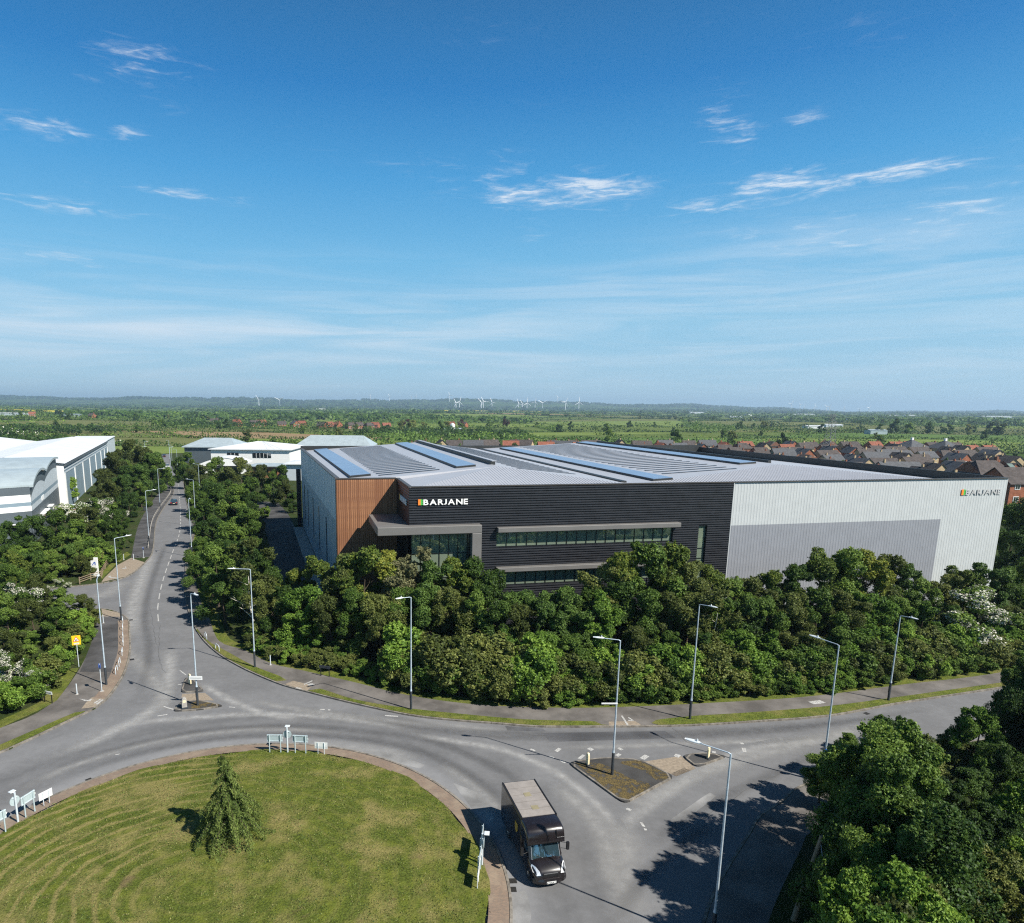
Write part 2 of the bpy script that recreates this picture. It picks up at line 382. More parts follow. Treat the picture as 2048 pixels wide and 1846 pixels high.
# ------------------------------------------------------------------ terrain
def sstep(a, b, x):
    t = np.clip((x-a)/(b-a), 0, 1); return t*t*(3-2*t)
def terrain_z(x, y):
    x = np.asarray(x, float); y = np.asarray(y, float)
    a = x/np.maximum(y+300, 60)
    s = sstep(430, 1100, y)
    z = -0.06 + s*(2.5*np.sin(x/310+1.0)*np.cos(y/420)+2.0*np.sin(x/130+y/170))
    z = z + 10*sstep(1200, 4200, y)
    top = 128-92*sstep(.12, .62, a)+14*np.sin(a*17+1)+8*np.sin(a*41+.4)+4*np.sin(a*97)
    z = z + sstep(5200, 9500, y)*(top-12)
    return z
def build_terrain():
    ys = np.concatenate([np.linspace(-160, 440, 13), 440*np.power(14000/440, np.linspace(.02, 1, 90))])
    an = np.linspace(-1.7, 1.7, 181)
    X = an[None, :]*(ys[:, None]+420); Yg = np.repeat(ys[:, None], len(an), 1); Z = terrain_z(X, Yg)
    n = len(an); V = np.stack([X, Yg, Z], -1).reshape(-1, 3)
    F = [(j*n+i, j*n+i+1, (j+1)*n+i+1, (j+1)*n+i) for j in range(len(ys)-1) for i in range(n-1)]
    me = bpy.data.meshes.new('ground'); me.from_pydata(V.tolist(), [], F); me.polygons.foreach_set('use_smooth', [True]*len(F))
    m, nt, b = mat('far_country'); B = NB(nt); p = B.pos()
    n1 = B.noise(p, .0045, 5, .6, 0, (1, .55, 1)); n2 = B.noise(p, .03, 5, .65)
    c = B.mix(B.ramp(n1, .35, .65), (.035, .060, .018), (.075, .125, .028))
    c = B.mix(B.math('MULTIPLY', B.ramp(n2, .45, .7), .8), c, (.030, .048, .016))
    nt.links.new(c, b.inputs['Base Color']); b.inputs['Roughness'].default_value = 1; b.inputs['Specular IOR Level'].default_value = 0
    me.materials.append(m); tag(link('ground', me), kind='structure')
build_terrain()

# ------------------------------------------------------------------ road layout (metres, camera above the origin)
RC = (-12.62, 32.14); RR = 16.4
N_KERB = smooth_line([(-150, 366), (-136.3, 333.2), (-120.2, 294.3), (-102.5, 256.8), (-89.5, 228.3), (-75.5, 193), (-62.5, 162)] + [(-54.49,142.67),(-45.51,115.11),(-40.22,100.54),(-37.80,94.02),(-32.72,82.31),(-28.37,73.95),(-24.44,68.24),(-20.95,64.49),(-18.01,61.88),(-15.23,59.73),(-12.68,58.31),(-8.51,56.14),(-3.04,53.73),(0.78,52.83),(4.77,52.25),(8.06,51.78),(13.83,51.90),(20.16,52.20),(26.61,53.10),(33.65,54.35),(41.53,57.03),(53.10,60.55),(60.21,62.72)] + [(85, 70.5), (130, 84)], 1.0)
W_KERB_N = smooth_line([(-154, 364), (-139.9, 332.7), (-106.4, 256.5), (-98.6, 238.4), (-88.9, 217.9), (-81.8, 200.2), (-72.1, 169.3), (-65.0, 148.5)] + [(-53.54,120.26),(-50.65,110.96),(-49.28,103.57),(-49.06,100.04),(-50.76,96.37)] + [(-56.5, 93.0), (-66, 87), (-90, 76)], 1.0)
W_KERB_S = smooth_line([(-80, 66.5), (-60, 76.5), (-50, 81.8)] + [(-44.48,83.56),(-41.26,81.72),(-38.92,79.15),(-36.65,74.59),(-33.87,68.74),(-31.92,63.68),(-30.80,59.60),(-30.25,56.29),(-30.35,54.45),(-31.46,51.62),(-32.52,48.95),(-33.21,47.33)] + [(-36.5, 42.5), (-42, 36), (-60, 26), (-90, 18)], 1.0)
S_KERB = smooth_line([(130, 75.5), (85, 62.5), (60, 55.0), (43.4, 50.2), (34.0, 47.2)] + [(25.65,43.40),(22.85,41.14),(20.71,39.58),(19.41,37.98),(15.72,33.50),(13.51,30.25)] + [(10.6, 24.5), (9.4, 16), (9.8, 4), (11, -30)], 1.0)

rd = MB().sheet([(-160, 372), (-130, 372), (-60, 175), (-30, 84), (-8, 62), (30, 58), (90, 76), (140, 92), (140, 66), (60, 47), (25, 36), (16, 20), (16, -40), (-60, -40), (-100, 10), (-100, 55), (-70, 90), (-58, 105), (-75, 160), (-112, 235)], 0.0)
road = tag(rd.build('road', MT['asphalt']), kind='structure')

def bank(name, line, close, mtop, label=None):
    """raised land behind a kerb line (0.12 m), the kerb as a row of stones"""
    inner = offset_line(line, 0.0)
    MB().prism(list(line)+close, -0.05, 0.12, 0).build(name, mtop)
    return bpy.data.objects[name]
def kerb_row(line, side, parent=None, name='kerb', step=0.9, w=.15, h=.135):
    """row of kerb stones with open joints"""
    A = np.array(line); seg = np.r_[0, np.cumsum(np.linalg.norm(np.diff(A, axis=0), axis=1))]
    n = max(2, int(seg[-1]/step)); t = np.linspace(0, seg[-1], n+1)
    X = np.interp(t, seg, A[:, 0]); Yy = np.interp(t, seg, A[:, 1]); mb = MB(); rr = random.Random(3)
    for i in range(n):
        a = Vector((X[i], Yy[i], 0)); b = Vector((X[i+1], Yy[i+1], 0)); d = (b-a); L = d.length
        if L < .05: continue
        d /= L; nn = Vector((-d.y, d.x, 0))*side
        c = (a+b)/2+nn*(w/2-.02)
        mb.box((c.x, c.y, (h-.05)/2+rr.uniform(-.004, .004)), (L-.012, w, h+.05), math.atan2(d.y, d.x))
    o = mb.build(name, MT['kerb'], parent); tag(o, kind='stuff' if parent else 'structure'); return o

nb = tag(MB().prism(N_KERB+[(300, 140), (320, 430), (-145, 430)], -0.05, 0.12).build('woodland_ground', MT['wood_floor']), kind='structure')
wbn = tag(MB().prism(W_KERB_N+[(-300, 20), (-330, 400), (-158, 400)], -0.05, 0.12).build('woodland_ground', MT['wood_floor']), kind='structure')
wbs = tag(MB().prism(W_KERB_S+[(-130, 10), (-130, 45)], -0.05, 0.12).build('woodland_ground', MT['wood_floor']), kind='structure')
seb = tag(MB().prism(S_KERB+[(150, -40), (150, 78)], -0.05, 0.12).build('woodland_ground', MT['wood_floor']), kind='structure')
kerb_row([p for p in N_KERB if p[1] < 260], 1, nb); kerb_row([p for p in W_KERB_N if p[1] < 260], -1, wbn); kerb_row(W_KERB_S, -1, wbs); kerb_row([p for p in S_KERB if -20 < p[1]], 1, seb)

def between(line, p, q):
    """part of a line between the points nearest to p and q"""
    A = np.array(line); i = int(np.argmin(np.hypot(*(A-np.array(p)).T))); j = int(np.argmin(np.hypot(*(A-np.array(q)).T)))
    return line[min(i, j):max(i, j)+1]
# northern footpath and its grass verges
PATH_OUT = smooth_line([(-62, 168), (-55.5, 148), (-48, 125), (-39.5, 103), (-33.5, 88.5), (-29.3, 80)] + [(-25.26,71.67),(-21.61,68.92),(-17.74,65.14),(-13.98,63.25),(-8.41,60.43),(-3.26,57.67),(3.26,55.78),(11.12,55.34),(17.57,55.79),(23.41,56.53),(30.92,57.65),(36.43,58.87),(44.25,61.12),(59.24,65.48)] + [(85, 77), (130, 91)], 1.0)
NK_IN = offset_line(N_KERB, .16)
def strip(name, A, Bl, z, mt):
    return MB().sheet(list(A)+list(Bl)[::-1], z).build(name, mt)
k0 = between(NK_IN, (-62.5, 162), (130, 84))
tag(strip('footpath', k0, PATH_OUT, .125, MT['path']), kind='structure')
back = offset_line(PATH_OUT, 1.25)
tag(strip('back_verge', [(p[0], p[1]) for p in PATH_OUT], back, .1225, MT['verge_grass']), kind='structure')
VA = [(-29.23,75.34),(-26.35,71.47),(-23.38,68.41),(-19.36,64.39),(-16.02,61.76),(-15.16,60.80)]; VB = [(-12.44,58.54),(-11.58,58.90),(-7.90,56.57),(-2.84,54.84),(4.85,53.27),(8.21,52.87),(12.84,52.69),(13.27,52.15)]; VC = [(17.57,52.51),(18.12,53.08),(21.76,53.94),(27.37,54.80),(34.70,56.21),(42.40,58.34),(54.04,61.71),(61.24,63.88)] + [(85, 72.5)]
for vl in (VA, VB, VC):
    sm = smooth_line(vl, .8); kb = between(NK_IN, sm[0], sm[-1])
    tag(MB().prism(list(sm)+kb[::-1], .12, .15).build('verge', MT['verge_grass']), kind='structure')
# western pavements
WS_IN = offset_line(W_KERB_S, -.16)
WP_OUT = smooth_line([(-43.93,81.53),(-42.71,79.11),(-39.63,71.93),(-36.82,64.49),(-34.79,57.15),(-34.62,54.86),(-36.10,50.53)] + [(-46, 38), (-62, 30)], 1.0)
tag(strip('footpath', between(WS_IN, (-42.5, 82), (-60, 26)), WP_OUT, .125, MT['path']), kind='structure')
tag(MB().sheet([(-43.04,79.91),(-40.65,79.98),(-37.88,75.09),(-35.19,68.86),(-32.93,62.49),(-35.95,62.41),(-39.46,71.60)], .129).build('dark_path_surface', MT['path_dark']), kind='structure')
wb = smooth_line([(-36.60,63.43),(-34.79,57.15),(-34.62,54.86),(-36.10,50.53)], 1.0)
tag(strip('back_verge', wb, offset_line(wb, -1.3), .1225, MT['verge_grass']), kind='structure')
tag(MB().sheet(smooth_line([(-30.88,53.75),(-31.57,53.45),(-32.83,50.86),(-34.29,47.77),(-35.18,45.72)], 1)+between(WS_IN, (-30.6, 53.5), (-36.5, 42.5))[::-1], .145).build('verge', MT['verge_grass']), kind='structure')
WN_IN = offset_line(W_KERB_N, -.16)
WNP = smooth_line([(-54.16,112.74),(-67.83,146.04),(-78.77,177.01),(-97.70,233.95)] + [(-104, 245)], 1)
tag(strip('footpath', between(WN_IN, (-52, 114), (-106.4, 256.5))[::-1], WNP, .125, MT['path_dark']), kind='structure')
tag(MB().sheet([(-51.12,96.65),(-49.21,100.03),(-49.28,103.57),(-50.54,109.84),(-54.33,113.13),(-54.06,107.87),(-51.93,99.01)], .129).build('ramp', MT['tactile']), kind='structure')
tag(MB().sheet([(-51.93,98.40),(-54.46,107.85),(-55.61,115.89),(-57.27,117.92),(-56.29,111.10),(-53.77,101.43)], .1265).build('verge', MT['verge_grass']), kind='structure')
tag(MB().sheet([(-44.46,83.45),(-41.18,81.62),(-40.16,80.00),(-42.75,80.32)], .133).build('ramp', MT['tactile']), kind='structure')
tag(MB().sheet([(-31.43,54.23),(-30.47,54.55),(-30.38,56.39),(-31.12,57.23),(-31.73,56.47),(-31.67,55.43)], .131).build('ramp', MT['tactile']), kind='structure')
tag(MB().sheet([(-15.08,59.86),(-12.70,58.42),(-12.39,59.68),(-14.51,60.70)], .131).build('ramp', MT['tactile']), kind='structure')
tag(MB().sheet([(13.87,52.03),(16.61,52.13),(16.27,52.85),(13.99,52.71)], .131).build('ramp', MT['tactile']), kind='structure')
# paved strip with the hoops beside the left kerb
tag(MB().sheet(between(WS_IN, (-38.9, 79.2), (-30.4, 56.6))+between(offset_line(W_KERB_S, -1.25), (-38.9, 79.2), (-30.4, 56.6))[::-1], .1315).build('paved_strip', MT['apron']), kind='structure')
# south-eastern path, mostly in the trees' shade
tag(strip('footpath', between(offset_line(S_KERB, .16), (26, 43), (10.6, 24)), between(offset_line(S_KERB, 2.9), (29, 41), (13.4, 23)), .125, MT['path']), kind='structure')

# roundabout island: brick apron, lawn
def ring(mb, r0, z0, r1, z1, n=120, m=0):
    vs = []
    for r, z in ((r0, z0), (r1, z1)): vs += [(RC[0]+r*math.cos(2*PI*i/n), RC[1]+r*math.sin(2*PI*i/n), z) for i in range(n)]
    mb.add(vs, [(i, (i+1) % n, n+(i+1) % n, n+i) for i in range(n)], m)
isl = MB()
def rk(i): return 0
ring(isl, RR-.16, .10, RR-1.25, .17)
ap = tag(isl.build('brick_apron', MT['apron']), kind='structure')
kerb_row([(RC[0]+RR*math.cos(2*PI*i/150), RC[1]+RR*math.sin(2*PI*i/150)) for i in range(151)], 1, ap, h=.12)
lw = MB(); rs = [15.2, 14.9, 13.5, 11, 8, 5, 2.5]
n = 96
vs = []
for r in rs:
    for i in range(n):
        t = 2*PI*i/n; rr_ = r + (.12*math.sin(9*t)+.10*math.sin(23*t+1) if r > 14.8 else 0)
        vs.append((RC[0]+rr_*math.cos(t), RC[1]+rr_*math.sin(t), .165+.42*(1-(r/15.2)**2)))
fs = [(k*n+i, k*n+(i+1) % n, (k+1)*n+(i+1) % n, (k+1)*n+i) for k in range(len(rs)-1) for i in range(n)]
vs.append((RC[0], RC[1], .585)); c0 = len(vs)-1; fs += [((len(rs)-1)*n+i, (len(rs)-1)*n+(i+1) % n, c0) for i in range(n)]
lw.add(vs, fs, 0, True)
lawn = tag(lw.build('lawn', MT['island_grass']), kind='structure')
def tufts():
    rg = np.random.default_rng(9); n = 60000; r = 15.25*np.sqrt(rg.uniform(0, 1, n)); a = rg.uniform(0, 2*PI, n)
    x = RC[0]+r*np.cos(a); y = RC[1]+r*np.sin(a); z = .165+.42*(1-(np.minimum(r, 15.2)/15.2)**2)
    cl = np.sin(x*1.7+np.sin(y*1.3))*np.sin(y*1.9+np.sin(x*.9))+rg.normal(size=n)*.6 > .1; x, y, z, r = x[cl], y[cl], z[cl], r[cl]; n = len(x)
    h = rg.uniform(.03, .085, n); w = rg.uniform(.02, .055, n); t = rg.uniform(0, PI, n); lx = rg.normal(size=n)*.03; ly = rg.normal(size=n)*.03
    V = np.empty((n, 3, 3)); V[:, 0] = np.c_[x-w*np.cos(t), y-w*np.sin(t), z-.01]; V[:, 1] = np.c_[x+w*np.cos(t), y+w*np.sin(t), z-.01]; V[:, 2] = np.c_[x+lx, y+ly, z+h]
    me = bpy.data.meshes.new('grass_tufts'); me.from_pydata(V.reshape(-1, 3).tolist(), [], np.arange(3*n).reshape(-1, 3).tolist())
    at = me.attributes.new('tint', 'FLOAT', 'FACE'); at.data.foreach_set('value', rg.uniform(0, 1, n).astype(np.float32))
    m, nt, b = mat('grass_blades'); B = NB(nt); q = B.new('ShaderNodeAttribute'); q.attribute_name = 'tint'; cr = B.new('ShaderNodeValToRGB'); e = cr.color_ramp.elements
    e[0].position = 0; e[0].color = (.035, .065, .012, 1); e[1].position = 1; e[1].color = (.21, .19, .07, 1); k = e.new(.55); k.color = (.12, .16, .03, 1); nt.links.new(q.outputs['Fac'], cr.inputs[0]); nt.links.new(cr.outputs[0], b.inputs['Base Color']); b.inputs['Roughness'].default_value = .9
    me.materials.append(m); tag(link('grass_tufts', me), 'short uneven grass blades over the roundabout lawn', 'grass', kind='stuff')
tufts()

# splitter islands
def island(poly, mats, name='traffic_island'):
    o = tag(MB().prism(poly, -.02, .11).build(name, mats), kind='structure')
    kerb_row(poly+[poly[0]], 1 if sum(poly[i][0]*poly[(i+1) % len(poly)][1]-poly[(i+1) % len(poly)][0]*poly[i][1] for i in range(len(poly))) > 0 else -1, o, h=.12, w=.13)
    return o
def rounded(poly, r=.5):
    out = []
    n = len(poly)
    for i in range(n):
        p = np.array(poly[i]); a = np.array(poly[i-1]); b = np.array(poly[(i+1) % n])
        u = (a-p)/np.linalg.norm(a-p); w = (b-p)/np.linalg.norm(b-p); rr = min(r, .4*np.linalg.norm(a-p), .4*np.linalg.norm(b-p))
        for t in (0, .25, .5, .75, 1): out.append(tuple((1-t)**2*(p+u*rr)+2*t*(1-t)*p+t*t*(p+w*rr)))
    return out
ISL = rounded([(9.37,46.07),(12.24,40.79),(16.74,44.23),(14.95,46.58),(12.13,46.82)])
i1 = island(ISL, MT['dark_tarmac'])
for pl in ([(9.88,45.97),(12.26,41.32),(14.59,42.95),(13.49,43.84),(12.79,44.77),(11.72,45.87)], [(14.72,46.43),(16.32,44.29),(15.35,43.61),(14.67,44.94),(13.26,46.04)]):
    MB().sheet(smooth_line(pl+[pl[0]], .3)[:-1], .116).build('moss_patch', MT['moss_soil'], i1)
i2 = island(rounded([(18.34,47.31),(20.26,47.72),(21.80,47.22),(18.82,45.57)]), MT['dark_tarmac'])
i3 = island(rounded([(-23.40,54.01),(-21.27,54.35),(-19.37,55.19),(-21.87,56.26),(-23.45,55.92)], .4), MT['dark_tarmac'])
MB().sheet(smooth_line([(-21.99,54.53),(-20.85,54.65),(-19.75,55.28),(-21.58,56.06),(-22.31,55.63),(-21.99,54.53)], .3)[:-1], .116).build('moss_patch', MT['moss_soil'], i3)
i4 = island(rounded([(-24.23,57.94),(-25.10,61.30),(-24.38,61.19),(-22.16,58.20)], .4), MT['dark_tarmac'])
tag(MB().sheet([(15.25,46.44),(18.26,47.31),(18.75,45.50),(16.89,44.36)], .005).build('dropped_crossing', MT['tactile']), kind='structure')
tag(MB().sheet([(-24.05,57.72),(-22.03,57.99),(-20.66,56.40),(-21.91,56.37),(-23.49,56.02)], .005).build('dropped_crossing', MT['tactile']), kind='structure')

# dust and tyre bands
def band(pts, w, mt, z=.004):
    L = smooth_line(pts, .8); n = len(L); wl = offset_line(L, w/2); wr = offset_line(L, -w/2)
    mb = MB().ribbon(wl, wr, z); me = mb.mesh('road_wear', mt); uv = me.uv_layers.new(name='UVMap')
    for p in me.polygons:
        for li in p.loop_indices:
            vi = me.loops[li].vertex_index; uv.data[li].uv = (0.0 if vi < n else 1.0, (vi % n)/(n-1))
    return link('road_wear', me, road)
band([(-30.34,45.10),(-28.05,48.05),(-26.70,50.63),(-25.26,55.98),(-27.88,64.45),(-30.46,70.55)], 2.3, MT['dust'])
band([(-29.10,48.91),(-26.09,51.53),(-22.32,52.79),(-15.81,53.78),(-10.56,53.42),(-5.31,52.22),(-1.07,50.63)], 1.6, MT['dust'], .0045)
band([(-3.52,50.58),(1.38,49.18),(4.77,47.89),(7.51,45.65),(9.61,42.49),(10.73,39.59),(10.99,37.85),(10.66,36.04)], 1.4, MT['dust'])
band([(10.15,35.58),(11.23,37.95),(14.43,41.30),(21.40,46.92),(25.90,49.00),(31.64,50.77),(39.38,53.80)], 1.8, MT['dust'])
band([(11.90,40.05),(15.53,42.59),(19.29,45.16),(23.50,47.18)], 2.2, MT['dust_soft'], .005)
band([(-54.54,122.47),(-48.30,104.95),(-43.13,90.38),(-38.56,79.24),(-34.40,70.44)], 3.2, MT['dust'], .005)
band([(-23.72,60.72),(-19.31,56.53),(-15.21,53.80),(-11.29,52.74)], 1.6, MT['dust'])
band([(-48.50,98.53),(-47.62,92.85),(-47.51,87.74)], 5.0, MT['dust_soft'], .0055)
band([(7.97,48.27),(13.15,48.68),(19.23,49.20),(28.94,50.29),(34.88,52.05)], 1.3, MT['dust_soft'])
band([(-0.22,46.01),(1.59,43.63),(3.22,41.17),(3.88,38.93)], 1.8, MT['dust_soft'], .005)
band([(-14.29,48.23),(-9.65,48.48),(-4.88,47.79),(-1.34,45.99)], 2.3, MT['dust_soft'], .005)
band([(-35.82,70.40),(-28.89,62.08),(-25.08,56.40),(-24.72,52.46)], 2.6, MT['dust_soft'], .0052)
band([(11.32,39.05),(11.14,36.52),(10.19,33.42),(10.00,30.20)], 3.0, MT['dust_soft'], .0052)
band([(7.67,43.74),(9.65,39.57),(9.96,36.03),(9.29,32.61)], 2.2, MT['dust_soft'], .0054)
band([(-18.98,57.07),(-12.54,54.63),(-5.37,52.87),(0.57,51.89),(6.74,51.13)], 1.8, MT['dust_soft'], .0052)
band([(-29.62,40.63),(-27.06,45.16),(-22.04,49.05),(-15.06,51.04),(-7.58,50.50)], 1.5, MT['dust_soft'], .0056)
band([(17.74,43.91),(22.57,46.79),(28.38,49.21),(36.61,52.81)], 2.4, MT['dust_soft'], .0052)
band([(-27.70,42.48),(-24.49,45.92),(-19.23,48.94),(-13.17,50.05),(-7.46,49.66),(-2.17,47.84),(1.62,44.64),(4.18,40.60),(5.10,36.91)], 1.5, MT['tyre'], .006)
band([(-29.82,43.08),(-25.59,47.39),(-19.83,50.60),(-13.55,51.61),(-7.67,51.11),(-1.44,49.45),(2.80,46.43),(5.80,43.06),(7.11,40.08)], 1.5, MT['tyre'], .006)
band([(-8.29,55.53),(0.56,51.45),(8.72,50.66),(21.19,51.25),(34.90,53.52),(46.00,56.92)], 1.5, MT['tyre'], .006)
band([(-10.80,54.67),(-3.61,51.99),(4.59,50.07),(14.72,50.18),(25.27,51.16),(37.20,53.75)], 1.5, MT['tyre'], .006)
band([(-27.85,52.40),(-28.27,58.51),(-31.98,68.94),(-37.87,81.30),(-44.40,98.68),(-54.80,129.73)], 1.5, MT['tyre'], .006)
band([(12.23,36.07),(17.10,40.24),(22.81,44.00),(29.95,48.45)], 1.5, MT['tyre'], .006)
band([(8.97,30.19),(12.00,34.28),(17.66,39.15)], 1.5, MT['tyre'], .006)

# painted markings
marks = 0
def paint(poly, z=.009, m='road_white'):
    return MB().sheet(poly, z).build('road_marking', MT[m], road)
def dash_line(pts, w, on, off, z=.009, start=0.0):
    L = smooth_line(pts, .25); A = np.array(L); s = np.r_[0, np.cumsum(np.linalg.norm(np.diff(A, axis=0), axis=1))]
    t = start
    while t+on < s[-1]:
        q = np.linspace(t, t+on, max(2, int(on/.8)+1)); X = np.c_[np.interp(q, s, A[:, 0]), np.interp(q, s, A[:, 1])]
        l = offset_line([tuple(p) for p in X], w/2); r = offset_line([tuple(p) for p in X], -w/2)
        MB().ribbon(l, r, z).build('road_marking', MT['road_white'], road); t += on+off
dash_line([(-99, 247), (-80, 200), (-64, 160)] + [(-55.38,137.28),(-49.22,118.28),(-42.82,98.74),(-37.98,85.47),(-34.92,78.37)], .14, 3.2, 2.0)
dash_line([(7.59,48.34),(11.14,48.48)], .13, 4.0, .8)
dash_line([(13.23,48.68),(17.26,49.00)], .13, 6, .8); dash_line([(18.96,49.11),(23.51,49.44)], .13, 5.0, .8); dash_line([(25.48,49.81),(29.43,50.30)], .13, 4.5, .8)
for a, b, w in [((6.82,48.17),(7.13,47.86),0.20),((8.10,47.04),(8.44,46.82),0.20),((8.88,46.46),(9.15,46.11),0.20),((-24.66,55.07),(-23.55,54.50),0.16),((-24.40,53.22),(-23.67,53.52),0.16),((12.24,40.34),(12.48,40.11),0.25),((-25.26,59.85),(-24.93,59.86),0.15),((-26.41,63.29),(-25.38,62.16),0.12),((-5.02,53.72),(-3.89,53.56),0.20),((-10.81,54.77),(-10.38,54.78),0.18),((-10.10,54.69),(-9.88,54.69),0.18),((23.68,49.37),(23.96,49.37),0.25),((23.64,48.64),(23.45,48.01),0.30),((-18.90,55.10),(-18.34,55.01),0.14),((12.77,38.81),(12.83,38.34),0.18),((12.85,38.18),(12.82,37.98),0.18),((8.75,47.81),(9.14,48.29),0.30),((10.32,46.71),(10.82,47.32),0.25),((11.37,48.10),(11.66,48.34),0.40),((13.29,47.21),(13.64,47.52),0.30),((13.74,48.22),(13.97,48.38),0.40),((15.13,46.80),(15.66,47.33),0.40),((17.83,47.15),(18.15,47.53),0.40),((20.90,47.97),(21.18,47.89),0.30),((-24.85,46.65),(-24.54,46.81),0.10)]:
    l = offset_line([a, b], w/2); r = offset_line([a, b], -w/2); MB().ribbon(l, r, .009).build("road_marking", MT["road_white"], road)
# painted symbols on the paths
def pmark(poly): MB().sheet(poly, .137).build('path_marking', MT['road_white'], nb)
for pl in ([(-13.33,59.90),(-12.70,60.80),(-12.58,60.69),(-13.21,59.78)],[(-12.98,59.79),(-12.67,60.15),(-12.24,59.92),(-12.64,59.50)],[(-13.93,58.96),(-13.23,58.75),(-13.32,58.91),(-13.80,59.19)],[(15.31,53.82),(15.47,53.87),(15.52,52.11),(15.35,52.02)],[(15.64,52.89),(16.20,52.90),(15.94,53.59),(15.82,53.54),(15.84,53.40),(16.06,53.01),(15.76,53.03)],[(33.18,57.06),(34.41,57.41),(34.69,56.83),(33.37,56.49)],[(-32.73,56.23),(-31.77,55.94),(-31.53,56.26),(-31.44,55.74),(-31.92,55.73)],[(-30.69,55.14),(-30.56,56.12),(-30.42,56.02),(-30.46,55.05)],[(-30.96,55.34),(-30.82,56.28),(-30.68,56.17),(-30.78,55.24)]):
    pmark(pl)
for pl in ([(-52.18,105.14),(-51.39,105.17),(-52.10,106.53),(-52.26,106.52),(-51.70,105.50),(-52.18,105.65)],[(-51.63,99.63),(-49.84,98.78),(-49.91,99.24),(-51.25,99.80),(-51.82,100.72)]): pmark(pl)
# gully grates set in the road edge
for q in [(-24.99,43.17),(-17.38,47.21),(3.97,33.26),(3.88,32.58),(37.24,55.01),(-38.68,79.24),(-32.52,66.13)]:
    g = MB().box((q[0], q[1], .006), (.48, .40, .012), math.atan2(q[1]-RC[1], q[0]-RC[0]))
    th = math.atan2(q[1]-RC[1], q[0]-RC[0])
    for k in range(5): g.box((q[0]-math.sin(th)*(k-2)*.075, q[1]+math.cos(th)*(k-2)*.075, .017), (.42, .03, .010), th)
    g.build('gully_grate', MT['iron'], road)

# cracks and repair patches in the asphalt
MT['patch_dark'] = asphalt('newer_asphalt_patch', (.105, .106, .112)); MT['patch_light'] = asphalt('older_asphalt_patch', (.215, .213, .210)); MT['crack'] = plain('tar_sealed_crack', (.080, .079, .078), .8)
for pl, k in (([(8.13,50.82),(18.34,51.37),(18.85,50.18),(8.52,49.32)], 'patch_dark'), ([(5.16,51.99),(8.24,51.60),(8.46,51.08),(5.30,51.19)], 'patch_dark'), ([(0.70,43.29),(2.57,41.76),(3.39,38.93),(2.88,38.39),(1.68,40.85)], 'patch_light'), ([(-8.78,47.95),(-4.86,47.63),(-1.33,45.63),(-1.68,45.13),(-5.55,46.86)], 'patch_light'), ([(3.73,32.15),(4.59,32.55),(4.57,30.13),(3.15,30.12)], 'patch_light'), ([(14.73,39.11),(18.57,42.33),(18.82,41.91),(14.94,38.58)], 'patch_light')):
    MB().sheet(smooth_line(pl+[pl[0]], .5)[:-1] if k == 'patch_light' else pl, .0025).build('asphalt_patch', MT[k], road)
for ln in ([(19.14,51.91),(19.43,50.70),(19.55,49.53),(20.29,49.06)], [(6.98,50.45),(9.86,50.17),(13.04,49.90),(16.78,50.31)], [(16.68,39.14),(19.00,40.85),(22.15,43.34),(25.13,45.05)], [(-34.34,77.42),(-31.56,70.52),(-28.90,64.69),(-27.59,62.74)], [(-38.64,84.53),(-35.17,77.40),(-31.88,70.51)]):
    L = smooth_line(ln, .5); L = [(p[0]+RND.uniform(-.08, .08), p[1]+RND.uniform(-.08, .08)) for p in L]
    MB().ribbon(offset_line(L, .018), offset_line(L, -.018), .0075).build('crack', MT['crack'], road)

# ------------------------------------------------------------------ the new warehouse
BO = np.array([-4.1, 75.3]); BU = np.array([.9775, .211]); BV = np.array([-.211, .9775])
BANG = math.atan2(BU[1], BU[0]); HB = 17.33; ZG = .12
def metal_sheet(name, c, rough=.42, var=.05, metal=.15):
    return plain(name, c, rough, metal, var, .6)
MT['clad_black'] = metal_sheet('black_profiled_cladding', (.009, .0095, .013), .34, .15, .2)
MT['clad_slat'] = metal_sheet('black_slat_painted_gleam', (.030, .031, .036), .38, .15, .3)  # lighter than the backing: the gleam along the slats is put into the colour
MT['clad_silver'] = metal_sheet('pale_grey_cladding', (.47, .49, .49), .5, .04, .05)
MT['clad_mid'] = metal_sheet('mid_grey_cladding', (.25, .26, .285), .5, .05, .05)
MT['side_pale'] = metal_sheet('pale_blue_grey_panels', (.56, .60, .64), .5, .04)
MT['side_mid'] = metal_sheet('mid_blue_grey_panels', (.36, .40, .45), .5, .04)
MT['frame_grey'] = metal_sheet('warm_grey_aluminium', (.165, .158, .15), .5, .06)
MT['coping'] = metal_sheet('dark_brown_coping', (.07, .062, .055), .45, .1)
MT['roof'] = metal_sheet('light_grey_roof_sheet', (.36, .37, .40), .45, .03, .1)
MT['parapet_dark'] = metal_sheet('dark_parapet_lining', (.025, .028, .028), .5, .15)
MT['mullion'] = metal_sheet('black_mullion', (.012, .014, .013), .35, .1)
MT['slot'] = metal_sheet('dark_slot_glazing', (.02, .032, .05), .15, .1)
MT['skyl'] = metal_sheet('dark_blue_rooflight', (.030, .050, .075), .6, .1, 0)
def solar():
    m, nt, b = mat('blue_solar_panel'); B = NB(nt); p = B.obj()
    n = B.noise(p, .5, 3, .5)
    nt.links.new(B.mix(B.ramp(n, .3, .7), (.15, .215, .33), (.175, .245, .365)), b.inputs['Base Color'])
    b.inputs['Roughness'].default_value = .28; b.inputs['Specular IOR Level'].default_value = .6
    return m
MT['solar'] = solar()
